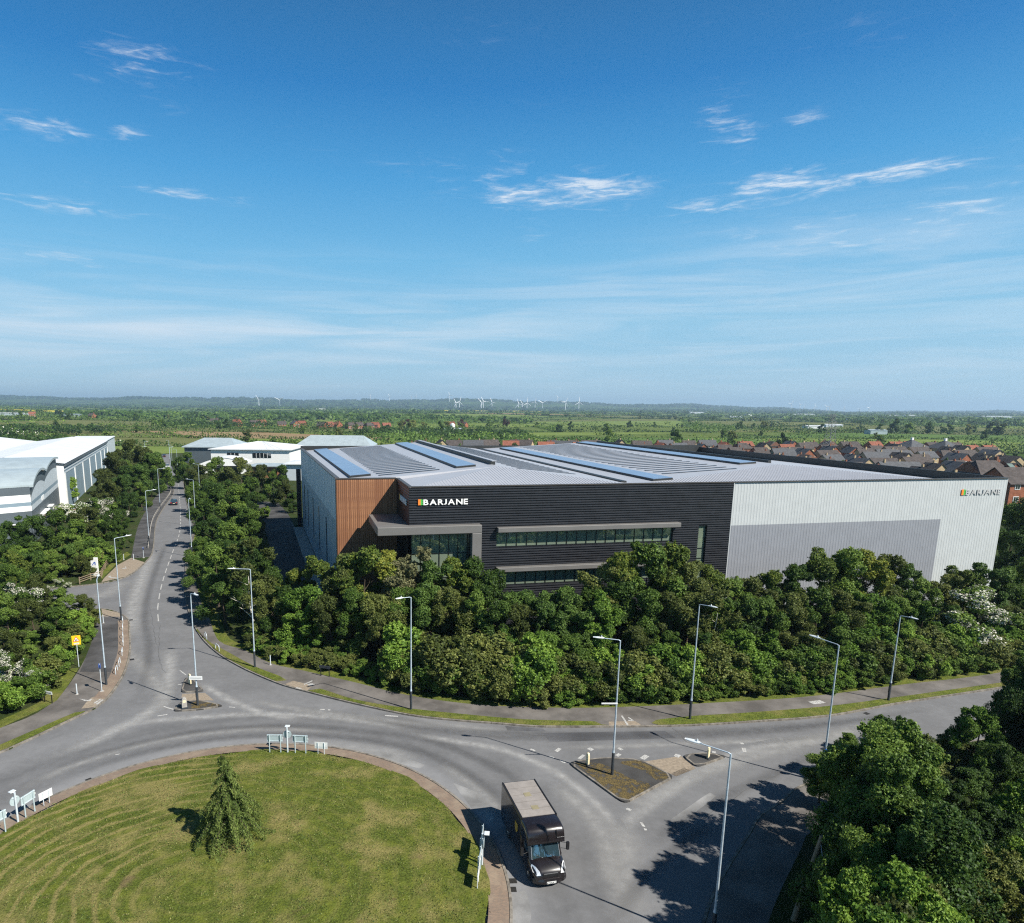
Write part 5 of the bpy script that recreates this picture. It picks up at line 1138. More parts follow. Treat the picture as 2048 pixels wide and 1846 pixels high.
cycle_sign((-41.8, 113.6), 1.0, 'round blue sign in the shade on the right kerb', 2.1)
# warning sign near the left wood
def warning():
    q = (-36.74,63.69); t = thing('warning_sign', 'yellow square warning sign with red triangle and children by the left wood', 'sign', (q[0], q[1], .12), .42)
    MB().tube((0, .03, 0), (0, .03, 2.6), .038, .038, 10).build('post', MT['steel_light'], t)
    b = MB().box((0, 0, 2.82), (.78, .025, .98)).build('backing_board', MT['yellow'], t)
    def tri(r, z, y): return [(r*math.cos(a), y, z+r*math.sin(a)) for a in (PI/2, PI/2+2*PI/3, PI/2+4*PI/3)]
    def prism3(pts, th): return MB().add(pts+[(p[0], p[1]-th, p[2]) for p in pts], [(3, 4, 5), (0, 3, 5, 2), (1, 4, 3, 0), (2, 5, 4, 1)])
    prism3(tri(.36, 2.86, -.014), .004).build('red_triangle', MT['red'], b); prism3(tri(.255, 2.86, -.019), .004).build('white_triangle', MT['white'], b)
    for dx, s in ((-.07, .8), (.055, 1.0)):
        f = MB(); f.box((dx, -.026, 2.80+.02*s), (.055, .004, .17*s)); f.disc((dx, -.026, 2.94*1.0-.02+.02*s), .028, (0, 1, 0), 10, 0, .004); f.box((dx+.05, -.0265, 2.83), (.07, .003, .03), 0); f.build('child_figure', MT['black'], b)
    pl = MB().box((0, -.016, 2.47), (.46, .006, .15)).build('name_plate', MT['white'], b)
    H = link('lettering', None, pl); H.location = (-.19, -.021, 2.425)
    w = letters(H, 'School', .13, MT['black'], .004, 1.0); H.scale = (.38/w, 1, 1)
warning()
# low post-mounted name boards
def name_board(loc, rz, label, mt, w=1.15, z=1.05):
    t = thing('name_board', label, 'sign', (loc[0], loc[1], .12), rz)
    for sx in (-1, 1): MB().box((sx*w*.38, .03, z*.5), (.07, .06, z)).build('leg', MT['black'], t)
    b = MB().box((0, 0, z-.08), (w, .03, .27)).build('board', mt, t); MB().box((0, -.017, z-.10), (w*.8, .003, .05)).build('text_line', MT['black'] if mt != MT['black'] else MT['white'], b)
name_board((-34.96,55.35), -.35, 'white low street name board at the edge of the left wood', MT['white'])
name_board((-11.64,61.87), .02-.25, 'dark low street name board in front of the clipped hedge', MT['dark_paint'])
# bollards, hoops
def bollard(loc, label, lean=0.0):
    t = thing('bollard', label, 'bollard', (loc[0], loc[1], .12), 0); MB().tube((0, 0, 0), (lean, 0, 1.0), .055, .05, 12).build('post', MT['steel_light'], t)
    MB().tube((lean, 0, 1.0), (lean, 0, 1.03), .052, .02, 12).build('cap', MT['steel_light'], t); MB().tube((0, 0, 0), (0, 0, .04), .15, .13, 12).build('footing', MT['concrete'], t)
bollard((-33.40,57.18), 'slim grey bollard in the middle of the left footpath'); bollard((-17.71,64.71), 'slim grey bollard on the northern footpath beside the hedge')
bollard((-41.25,77.59), 'slim grey bollard on the dark path by the side road'); bollard((-54.84,111.55), 'left of the two bollards on the path beyond the side road', .05); bollard((-53.17,111.62), 'right of the two bollards on the path beyond the side road')
def hoop(loc, rz, label, mt='steel_light'):
    t = thing('hoop_barrier', label, 'hoop barrier', (loc[0], loc[1], .13), rz, 'hoop barriers along the left kerb')
    pts = [(-.55, 0, 0), (-.55, 0, .42), (-.46, 0, .58), (-.3, 0, .62), (.3, 0, .62), (.46, 0, .58), (.55, 0, .42), (.55, 0, 0)]
    MB().path(pts, .035, 8).build('hoop', MT[mt], t)
HP = [(-32.29,61.99),(-33.19,64.59),(-34.36,67.68),(-35.29,70.10),(-36.56,72.85),(-37.82,75.46),(-39.11,78.05)]
WSx = np.array(offset_line(W_KERB_S, -.75))
ords = ('first', 'second', 'third', 'fourth', 'fifth', 'sixth', 'seventh')
for k, p in enumerate(HP):
    i = int(np.argmin(np.hypot(*(WSx-np.array(p)).T))); d = WSx[min(i+1, len(WSx)-1)]-WSx[max(i-1, 0)]
    hoop((WSx[i][0], WSx[i][1]), math.atan2(d[1], d[0]), '%s steel hoop along the left kerb counted from the near end' % ords[k])
hoop((-24.51,68.84), -.9, 'steel hoop on the verge across the road from the left island'); hoop((-27.09,72.61), -1.05, 'steel hoop in tree shade on the right-hand verge')
# knee-high timber posts and rail line along the far left kerb
WNx = offset_line(W_KERB_N, -.9); sub = between(WNx, (-56, 118), (-98, 236))
for k in range(2, len(sub)-2, 3):
    p = sub[k]; d = (sub[k+1][0]-sub[k-1][0], sub[k+1][1]-sub[k-1][1])
    t = thing('hoop_barrier', 'low pale hoop in the long row along the far left kerb', 'hoop barrier', (p[0], p[1], .13), math.atan2(d[1], d[0]), 'hoops of the far left kerb')
    MB().path([(-.9, 0, 0), (-.9, 0, .5), (.9, 0, .5), (.9, 0, 0)], .05, 6).build('hoop', MT['concrete'], t)
# roundabout keep-left bollards on the islands
def lit_bollard(loc, rz, label, mt, w=.32, h=1.0, d=.18):
    t = thing('traffic_bollard', label, 'bollard', (loc[0], loc[1], .11), rz)
    MB().box((0, 0, .05), (w*1.25, d*1.6, .10)).build('base', MT['dark_paint'], t)
    sh = MB(); prof = [(-w/2, .10), (w/2, .10), (w*.5, h*.8), (w*.36, h*.95), (w*.15, h), (-w*.15, h), (-w*.36, h*.95), (-w*.5, h*.8)]
    n = len(prof); sh.add([(a, -d/2, b) for a, b in prof]+[(a, d/2, b) for a, b in prof], [tuple(range(n)), tuple(range(2*n-1, n-1, -1))]+[(i, n+i, n+(i+1) % n, (i+1) % n) for i in range(n)])
    b = sh.build('shell', mt, t, bevel=.02)
    MB().disc((0, -d/2-.006, h*.7), w*.33, (0, 1, 0), 20, 0, .006).build('sign_face', MT['blue'] if mt == MT['white'] else MT['cream'], b)
    return t
lit_bollard((-24.04,59.65), 2.4, 'cream flat bollard at the tip of the left traffic island', MT['cream'], .46, 1.05, .12)
lit_bollard((-22.63,54.62), .5, 'grey box bollard at the roundabout end of the left island', MT['concrete'], .42, .95, .38)
lit_bollard((10.74,45.63), 2.0, 'cream bollard at the left tip of the mossy island', MT['cream'], .26, 1.0, .16)
lit_bollard((20.15,46.82), .9, 'white and cream bollard on the small right island', MT['cream'], .40, .95, .12)
# boards on the roundabout, seen from behind
def chevron(a, b, label, z0=.85, z1=1.45):
    a = Vector((*a, .17)); b = Vector((*b, .17)); d = (b-a); L = d.length; rz = math.atan2(d.y, d.x); m = (a+b)/2
    t = thing('chevron_board', label, 'sign', m, rz)
    for sx in (-1, 1): MB().tube((sx*L/2, -.05, 0), (sx*L/2, -.05, z1-.02), .045, .045, 8).build('post', MT['sign_back'], t)
    W_ = L+.34; bd = MB().box((0, 0, (z0+z1)/2), (W_, .025, z1-z0)).build('board', MT['sign_back'], t)
    for z in (z0+.06, z1-.06): MB().box((0, -.028, z), (W_, .03, .045)).build('rail', MT['steel_light'], t)
    fc = MB()
    for k in range(3):
        x = (k-1)*W_/3; fc.add([(x-.12, .0155, z0+.05), (x+.10, .0155, (z0+z1)/2), (x-.12, .0155, z1-.05), (x+.04, .0155, z1-.05), (x+.26, .0155, (z0+z1)/2), (x+.04, .0155, z0+.05)], [(0, 1, 4, 5), (1, 2, 3, 4)])
    fc.build('arrow_face', MT['white'], bd)
def turn_post(loc, rz, label, h=1.75):
    t = thing('arrow_post', label, 'sign', (loc[0], loc[1], .17), rz)
    MB().tube((0, 0, 0), (0, 0, h+.25), .065, .06, 12).build('post', MT['steel_light'], t)
    MB().disc((0, .09, h-.32), .32, (0, 1, 0), 28, 0, .025).build('disc', MT['sign_back'], t)
    MB().box((0, .06, h-.1), (.34, .05, .04)).build('clamp', MT['steel_light'], t)
    hd = MB().box((0, .24, h+.28), (.36, .30, .06), 0, 0).build('sign_light', MT['lantern'], t, bevel=.02); MB().tube((0, 0, h+.2), (0, .16, h+.28), .03, .03, 8).build('arm', MT['lantern'], hd)
def low_board(a, b, label, mt='white'):
    a = Vector((*a, .17)); b = Vector((*b, .17)); d = (b-a); L = d.length; m = (a+b)/2
    t = thing('sponsor_board', label, 'sign', m, math.atan2(d.y, d.x))
    for sx in (-1, 1): MB().tube((sx*L/2, -.03, 0), (sx*L/2, -.03, .92), .028, .028, 8).build('post', MT['steel_light'], t)
    bd = MB().box((0, 0, .68), (L+.5, .02, .52)).build('board', MT[mt], t)
    for z in (.50, .58): MB().box((0, -.013, z), (L+.46, .004, .02)).build('rib', MT['sign_back'], bd)
chevron((-13.20,47.02), (-12.36,47.03), 'left grey chevron board back at the top of the roundabout'); chevron((-11.24,46.98), (-10.43,46.92), 'right grey chevron board back at the top of the roundabout')
turn_post((-11.84,47.01), 0, 'round sign back with lamp between the two upper chevron boards'); low_board((-9.49,46.86), (-9.00,46.80), 'low white board right of the upper chevron signs')
chevron((-27.24,36.43), (-26.92,37.02), 'cut-off chevron board back at the left edge of the roundabout'); chevron((-26.61,38.51), (-26.42,39.16), 'chevron board back next to the low white board on the left of the roundabout')
turn_post((-26.76,38.03), 1.15, 'round sign back with lamp between the left-hand chevron boards'); low_board((-26.19,39.80), (-26.01,40.14), 'low white board at the end of the left-hand chevron signs')
chevron((2.45, 35.95), (2.28, 34.75), 'far chevron board seen edge-on beside the truck shadow'); chevron((2.24, 34.0), (2.08, 33.15), 'near chevron board seen edge-on beside the truck shadow')
turn_post((2.31, 34.4), -PI/2-.12, 'round sign and lamp seen edge-on beside the truck shadow', 1.75); low_board((2.06, 32.95), (1.98, 32.4), 'low board seen edge-on at the right rim of the roundabout')
# totem and post-and-rail fence by the side road
def totem():
    q = (-53.96,99.54); t = thing('totem_sign', 'tall white totem sign with dark blue emblem behind the timber fence', 'sign', (q[0], q[1]+.8, .12), .12)
    p = MB().box((0, 0, 1.45), (1.15, .22, 2.9)).build('panel', MT['white'], t, bevel=.02)
    def bar(pts, m): MB().add([(a, -.114, b) for a, b in pts]+[(a, -.118, b) for a, b in pts], [(4, 5, 6, 7), (0, 1, 5, 4), (1, 2, 6, 5), (2, 3, 7, 6), (3, 0, 4, 7)]).build('emblem', MT[m], p)
    bar([(-.28, 1.75), (-.12, 1.75), (.16, 2.25), (.02, 2.22)], 'blue'); bar([(.12, 1.78), (.30, 1.78), (.26, 2.25), (.10, 2.25)], 'blue')
    for k in range(6): MB().box((-.25+k*.1, -.113, 1.62), (.07, .006, .07)).build('small_letter', MT['dark_paint'], p)
    MB().box((0, 0, .05), (1.3, .35, .1)).build('plinth', MT['concrete'], t)
totem()
def fence(pts, label):
    t = thing('timber_fence', label, 'fence', (pts[0][0], pts[0][1], .12), 0); o = Vector((pts[0][0], pts[0][1], 0))
    P = [Vector((p[0], p[1], 0))-o for p in pts]
    for i, p in enumerate(P):
        MB().box((p.x, p.y, .55), (.13, .13, 1.1), .3).build('post', MT['wood_old'], t)
        if i+1 < len(P):
            d = P[i+1]-p; m = (p+P[i+1])/2
            for z in (.35, .65, .95): MB().box((m.x, m.y, z+RND.uniform(-.01, .01)), (d.length-.1, .045, .10), math.atan2(d.y, d.x)).build('rail', MT['wood_old'], t)
fence([(-53.66,95.40),(-53.26,97.75),(-52.53,99.44)], 'timber three-rail fence along the side road below the totem'); fence([(-53.07,100.83),(-54.71,105.03),(-55.85,108.15),(-56.60,110.33)], 'timber fence running back from the side-road corner')
name_board((-58.35,116.60), .2, 'small dark notice beside the far left path', MT['dark_paint'], .6, 1.0)
# old pole with wires at the lower right
def pole():
    q = (18.99,30.07); t = thing('telegraph_pole', 'leaning weathered wooden pole at the dark edge of the right-hand trees', 'pole', (q[0]-.75, q[1]+.3, .1), 0)
    MB().tube((0, 0, 0), (.75, -.3, 5.1), .13, .105, 12).build('pole', MT['wood_old'], t)
    MB().path([(.72, -.3, 4.75), (.3, -1.6, 3.9), (-.6, -3.6, 2.4), (-1.9, -5.6, .5)], .012, 5).build('stay_wire', MT['steel'], t); MB().path([(.72, -.28, 4.8), (2.0, .8, 4.95), (4.5, 2.6, 5.4)], .012, 5).build('wire', MT['steel'], t)
pole()
# low timber rail among the brambles
fence([(38.2-8.5, 60.6), (38.2-7.2, 61.0)], 'short grey rail half hidden in the brambles by the right footpath')

# ------------------------------------------------------------------ vehicles
def paint_mat(name, c, rough=.28, coat=.6):
    m, nt, b = mat(name); B = NB(nt); n = B.noise(B.obj(), 3, 4, .6)
    nt.links.new(B.mix(B.ramp(n, .3, .7), tuple(x*.85 for x in c), tuple(x*1.15 for x in c)), b.inputs['Base Color'])
    b.inputs['Roughness'].default_value = rough; b.inputs['Coat Weight'].default_value = coat; b.inputs['Coat Roughness'].default_value = .08
    return m
MT['truck_paint'] = paint_mat('dark_brown_truck_paint', (.011, .0085, .0095))
MT['truck_roof'] = plain('dusty_translucent_roof', (.25, .225, .205), .7, 0, .12, 1.5)
MT['truck_patch'] = plain('yellowed_roof_patch', (.235, .205, .125), .7, 0, .1, 2)
MT['wind_glass'] = glass('windscreen_glass', (.50, .62, .68), (.03, .055, .07), .32)
MT['lens'] = plain('headlight_lens', (.70, .72, .74), .12, .2, .2, 14)
MT['chrome'] = plain('rim_metal', (.5, .5, .5), .3, .8, .1)
MT['gold'] = plain('gold_shield', (.36, .22, .03), .5, 0, .1)
MT['car_dark'] = paint_mat('dark_blue_car_paint', (.010, .013, .022))
MT['car_red'] = paint_mat('dark_red_car_paint', (.05, .010, .010))
MT['car_white'] = paint_mat('white_car_paint', (.6, .6, .6))
MT['tail_red'] = plain('tail_lamp', (.45, .02, .02), .3)
def loft(mb, secs, m=0, smooth=False, caps=True):
    """secs: closed outlines with the same count, joined in sequence"""
    n = len(secs[0]); vs = [p for s in secs for p in s]
    mb.add(vs, [(k*n+i, k*n+(i+1) % n, (k+1)*n+(i+1) % n, (k+1)*n+i) for k in range(len(secs)-1) for i in range(n)], m, smooth)
    if caps: mb.add(vs, [tuple(range(n-1, -1, -1)), tuple(range((len(secs)-1)*n, len(secs)*n))], m)
def wheel(parent, x, y, r=.34, w=.22):
    o = link('wheel', MB().tube((-w/2, 0, 0), (w/2, 0, 0), r*.62, r*.62, 16).mesh('wheel', MT['dark_paint']), parent); o.location = (x, y, r)
    ty = MB(); ty.tube((-w/2, 0, 0), (w/2, 0, 0), r, r, 20, caps=False)
    n = 20
    for sx in (-1, 1):
        vs = [(sx*w/2, r*math.cos(2*PI*i/n), r*math.sin(2*PI*i/n)) for i in range(n)]+[(sx*w/2, r*.62*math.cos(2*PI*i/n), r*.62*math.sin(2*PI*i/n)) for i in range(n)]
        ty.add(vs, [(i, (i+1) % n, n+(i+1) % n, n+i) for i in range(n)])
    ty.build('tyre', MT['rubber'], o); MB().tube((w/2-.02 if x > 0 else -w/2+.02, 0, 0), (w/2+.02 if x > 0 else -w/2-.02, 0, 0), r*.45, r*.25, 12).build('rim', MT['chrome'], o)
def truck():
    # local: +y is the driving direction, x to the right-hand side of the vehicle
    t = thing('delivery_truck', 'black box truck with dusty pale roof driving out of the roundabout', 'truck', (5.30, 36.05, 0), math.radians(192.2))
    W2 = 1.10; ZB = .62; ZT = 3.02; YR = -2.55; YF = 1.35
    bx = MB(); bx.box2((-W2, YR, ZB), (W2, YF, ZT)); b = bx.build('cargo_box', MT['truck_paint'], t, bevel=.06)
    # pale roof skin inside dark edge rails
    nr = 5
    for i in range(nr):
        y0 = YR+.12+(YF-YR-.22)*i/nr; y1 = YR+.12+(YF-YR-.22)*(i+1)/nr-.035
        MB().box2((-W2+.12, y0, ZT-.01), (W2-.12, y1, ZT+.022)).build('roof_panel', MT['truck_roof'], b)
    for y in (-.95, .42): MB().box((-.05, y, ZT+.026), (.42, .40, .012)).build('roof_patch', MT['truck_patch'], b)
    for sx in (-1, 1): MB().box((sx*(W2-.05), (YR+YF)/2, ZT+.02), (.07, YF-YR-.1, .05)).build('roof_rail', MT['black'], b)
    MB().box((-W2-.006, -.9, 1.9), (.012, 2.4, 1.3)).build('side_panel', MT['truck_paint'], b)
    # shield on the side towards the roundabout
    for sx in (-1, 1):
        pts = [(-.25, .30), (.25, .30), (.25, -.05), (.14, -.24), (0, -.34), (-.14, -.24), (-.25, -.05)]
        MB().add([(sx*(W2+.016), .55+a, 2.0+c) for a, c in pts], [tuple(range(7)) if sx > 0 else tuple(range(6, -1, -1))]).build('side_shield', MT['gold'], b)
    # rounded Luton front over the cab
    lf = MB(); secs = []
    prof = [(YF-.02, 2.05, ZT), (YF+.55, 2.08, ZT-.01), (YF+.85, 2.10, ZT-.07), (YF+1.02, 2.12, ZT-.22), (YF+1.12, 2.14, ZT-.50), (YF+1.16, 2.16, 2.24)]
    for y, z0, z1 in prof:
        r = .12; secs.append([(-W2, y, z0), (W2, y, z0), (W2, y, z1-r), (W2-.04, y, z1-.03), (W2-r, y, z1), (-W2+r, y, z1), (-W2+.04, y, z1-.03), (-W2, y, z1-r)])
    loft(lf, secs, 0, True); lo = lf.build('roof_fairing', MT['truck_paint'], t)
    MB().box((-.62, YF+1.12, 2.62), (.025, .05, .5), 0, 0, (.12, 0)).build('panel_seam', MT['black'], lo); MB().box((-.85, YF+1.15, 2.42), (.46, .012, .025), 0, 0).build('panel_ledge', MT['chrome'], lo)
    # cab: lower body, bonnet, screen
    cw = 1.0; cb = MB()
    cs = []
    for y, zb, zt, w in ((YF, .45, 1.30, cw), (YF+.95, .42, 1.30, cw), (YF+1.25, .42, 1.26, .99), (YF+1.60, .42, 1.12, .96), (YF+1.86, .44, .98, .90), (YF+1.98, .46, .86, .84), (YF+2.03, .48, .74, .80)):
        r = .10; cs.append([(-w, y, zb), (w, y, zb), (w, y, zt-r), (w-.05, y, zt-.02), (w*.55, y, zt+.045), (-w*.55, y, zt+.045), (-w+.05, y, zt-.02), (-w, y, zt-r)])
    loft(cb, cs, 0, True); c = cb.build('cab_body', MT['truck_paint'], t)
    up = MB(); us = []
    for z, y1, w in ((1.22, YF+1.22, .97), (1.6, YF+1.06, .95), (2.0, YF+.88, .92), (2.18, YF+.78, .90)):
        us.append([(-w, YF, z), (w, YF, z), (w, y1-.10, z), (w-.12, y1, z), (-w+.12, y1, z), (-w, y1-.10, z)])
    loft(up, us, 0); up.build('cab_upper', MT['truck_paint'], t)
    ws = MB(); ws.add([(-.80, YF+1.215, 1.27), (.80, YF+1.215, 1.27), (.76, YF+.845, 2.09), (-.76, YF+.845, 2.09)], [(0, 1, 2, 3)]); ws.v = [(p[0], p[1]+.012, p[2]) for p in ws.v]
    w = ws.build('windscreen', MT['wind_glass'], t)
    for p, q in (((-.83, YF+1.215, 1.27), (-.79, YF+.84, 2.10)), ((.83, YF+1.215, 1.27), (.79, YF+.84, 2.10))): MB().tube(p, q, .026, .026, 6).build('pillar_trim', MT['chrome'], w)
    for x0 in (-.55, .15): MB().tube((x0, YF+1.245, 1.285), (x0+.45, YF+1.16, 1.50), .012, .008, 5).build('wiper', MT['black'], w)
    for sx in (-1, 1):
        d = MB().box((sx*(cw+.002), YF+.55, .95), (.02, .92, .75)).build('door', MT['truck_paint'], t); MB().box((sx*(cw+.02), YF+.25, 1.12), (.03, .16, .04)).build('handle', MT['black'], d)
        MB().box((sx*.952, YF+.52, 1.72), (.02, .70, .52)).build('side_window', MT['wind_glass'], d)
        # headlamp: slanting almond lens
        hl = MB(); pts = [(.56, YF+1.99, .78), (.78, YF+1.94, .74), (.93, YF+1.70, .86), (.95, YF+1.42, 1.02), (.90, YF+1.40, 1.12), (.76, YF+1.62, 1.09), (.62, YF+1.86, .97)]
        pts = [(sx*(a*1.03), y+.055, z+.075) for a, y, z in pts]; hl.add(pts, [tuple(range(7)) if sx > 0 else tuple(range(6, -1, -1))]); hl.build('headlight', MT['lens'], t)
        m = link('mirror', MB().box((0, 0, 0), (.15, .13, .46)).mesh('mirror', MT['black']), t); m.location = (sx*1.36, YF+1.02, 1.72)
        for z in (.17, -.2): MB().tube((0, 0, z), (-sx*.36, -.12, z+.02), .014, .014, 5).build('mirror_arm', MT['black'], m)
    MB().box((0, YF+2.03, .80), (.92, .05, .20)).build('grille', MT['black'], t, bevel=.03); MB().box((0, YF+2.045, .905), (.80, .03, .025)).build('grille_trim', MT['chrome'], t)
    bm = MB(); bs = []
    for x in (-.98, -.80, -.4, .4, .80, .98):
        y = YF+2.16-.30*(abs(x)/.98)**3; bs.append([(x, y-.35, .30), (x, y, .32), (x, y+.02, .48), (x, y-.03, .60), (x, y-.35, .62)])
    loft(bm, bs, 0); bm.build('bumper', MT['truck_paint'], t)
    pl = MB().box((0, YF+2.19, .45), (.54, .012, .13)).build('number_plate', MT['white'], t)
    Hh = link('plate_lettering', None, pl); Hh.location = (.25, YF+2.199, .405); Hh.rotation_euler = (0, 0, PI)
    wd = letters(Hh, 'BT60 LKT'.replace(' ', ''), .11, MT['black'], .004, 1.0); Hh.scale = (.5/wd, 1, 1)
    MB().box((0, -.6, .5), (1.6, 3.9, .18)).build('chassis', MT['black'], t)
    for x, y in ((.88, YF+1.05), (-.88, YF+1.05), (.88, -1.35), (-.88, -1.35)): wheel(t, x, y)
truck()
def car(loc, rz, label, mt, plate_mt='cream'):
    t = thing('car', label, 'car', (loc[0], loc[1], 0), rz)     # +y forward
    b = MB(); secs = []
    for y, zt, w in ((-2.05, .72, .78), (-1.95, .86, .84), (-1.2, .92, .88), (.6, .92, .88), (1.5, .80, .86), (2.0, .62, .76), (2.1, .5, .68)):
        secs.append([(-w, y, .25), (w, y, .25), (w, y, zt-.12), (w-.06, y, zt), (-w+.06, y, zt), (-w, y, zt-.12)])
    loft(b, secs, 0, True); b.build('body', mt, t)
    c = MB(); cs = []
    for z, y0, y1, w in ((.88, -1.9, 1.0, .82), (1.2, -1.72, .45, .74), (1.44, -1.45, .05, .64), (1.48, -1.3, -.1, .58)):
        cs.append([(-w, y0, z), (w, y0, z), (w, y1, z), (-w, y1, z)])
    loft(c, cs, 0); c.build('cabin', MT['wind_glass'], t)
    MB().box((0, -.7, 1.475), (1.16, 1.25, .03)).build('roof', mt, t, bevel=.02)
    for sx in (-1, 1):
        MB().box((sx*.68, -2.0, .72), (.26, .12, .2)).build('tail_light', MT['tail_red'], t); MB().box((sx*.62, 2.03, .6), (.3, .1, .14)).build('headlight', MT['lens'], t)
        MB().box((sx*.96, .55, .98), (.16, .1, .12)).build('mirror', mt, t)
        for y in (-1.3, 1.3): wheel(t, sx*.80, y, .31, .18)
    MB().box((0, -2.09, .55), (.5, .02, .12)).build('number_plate', MT[plate_mt], t)
car((-72.9, 178.5), math.radians(20), 'dark hatchback driving away up the receding road', MT['car_dark'])
car((-119.5, 288), math.radians(205), 'white car far up the receding road', MT['car_white'])
car((-146, 349), math.radians(203), 'dark red car at the vanishing end of the road', MT['car_red'])
# wheelie bin by the path
t = thing('litter_bin', 'dark litter bin beside the left path below the trees', 'bin', (*(-75.49,166.56), .12), .3); MB().box((0, 0, .5), (.6, .6, 1.0)).build('body', MT['dark_paint'], t, bevel=.05); MB().box((0, 0, 1.04), (.66, .66, .08)).build('lid', MT['black'], t, bevel=.03)

# ------------------------------------------------------------------ neighbouring industrial buildings
MT['white_roof'] = plain('white_roof_sheet', (.64, .66, .67), .5, .05, .05, .2)
MT['wall_bluegrey'] = plain('blue_grey_wall_sheet', (.20, .27, .32), .5, .05, .06, .3)
MT['wall_dark'] = plain('dark_grey_wall_sheet', (.085, .105, .12), .5, .05, .08, .3)
MT['wall_pale'] = plain('pale_wall_sheet', (.48, .53, .56), .5, .05, .05, .3)
MT['seam_roof'] = plain('grey_green_seam_roof', (.36, .42, .44), .45, .15, .08, .4)
MT['dark_window'] = glass('dark_office_glass', (.3, .34, .36), (.01, .013, .016), .35)
def left_warehouse():
    P0 = Vector((-95.5, 167.7, 0)); ang = math.atan2(.928, -.372)
    t = thing('warehouse', 'long white-roofed blue-grey warehouse at the left edge', 'warehouse', P0, ang)     # +x runs back along the wall, +y is left
    Lg = 120; sp = 25; n = 5; he = 11.6; hr = 13.3
    MB().add([(0, 0, 0), (Lg, 0, 0), (Lg, 0, he), (0, 0, he)], [(0, 1, 2, 3)]).build('side_wall', MT['wall_bluegrey'], t)
    fr = [(0, 0, 0)]; top = [(0, 0, he)]
    for k in range(n): top += [(0, sp*(k+.5), hr), (0, sp*(k+1), he)]
    MB().add([(0, 0, 0), (0, sp*n, 0)]+top[::-1], [tuple(range(len(top)+2))]).build('front_wall', MT['white'], t)
    MB().add([(Lg, p[1], p[2]) for p in [(0, sp*n, 0), (0, 0, 0)]+top], [tuple(range(len(top)+2))]).build('rear_wall', MT['wall_pale'], t)
    for k in range(n):
        r = MB().add([(-.6, sp*k-.4*(k == 0), he+.05), (-.6, sp*(k+.5), hr+.05), (-.6, sp*(k+1), he+.05), (Lg+.4, sp*k-.4*(k == 0), he+.05), (Lg+.4, sp*(k+.5), hr+.05), (Lg+.4, sp*(k+1), he+.05)], [(0, 3, 4, 1), (1, 4, 5, 2)]).build('roof_bay', MT['white_roof'], t)
        for s in range(1, 8): MB().add([(-.5, sp*k+.3, he+.09), (-.5, sp*k+.5, he+.11), (Lg, sp*k+.5, he+.11), (Lg, sp*k+.3, he+.09)], [(0, 1, 2, 3)]).build('gutter_line', MT['wall_pale'], r) if s == 1 else None
    w = bpy.data.objects
    sw = [c for c in t.children if c.name.startswith('side_wall')][0]
    MB().box((Lg/2, -.25, he-.45), (Lg, .35, .55)).build('gutter', MT['wall_dark'], sw)
    MB().box((Lg/2, -.06, he-1.5), (Lg, .1, .35)).build('stripe', MT['wall_pale'], sw); MB().box((Lg/2, -.06, he-2.3), (Lg, .08, .35)).build('stripe', MT['wall_pale'], sw)
    for x in (.6, 19, 37, 55, 73, 92, 106, Lg-.6): MB().box((x, -.08, (he-2.5)/2), (1.3, .14, he-2.5)).build('pilaster', MT['white'], sw)
    # second, farther block
    MB().box((Lg+27, 9, 5.6), (54, 16, 11.2)).build('rear_block', MT['wall_pale'], t); MB().box((Lg+27, 9, 11.3), (54.8, 16.8, .25)).build('rear_roof', MT['white_roof'], t)
left_warehouse()
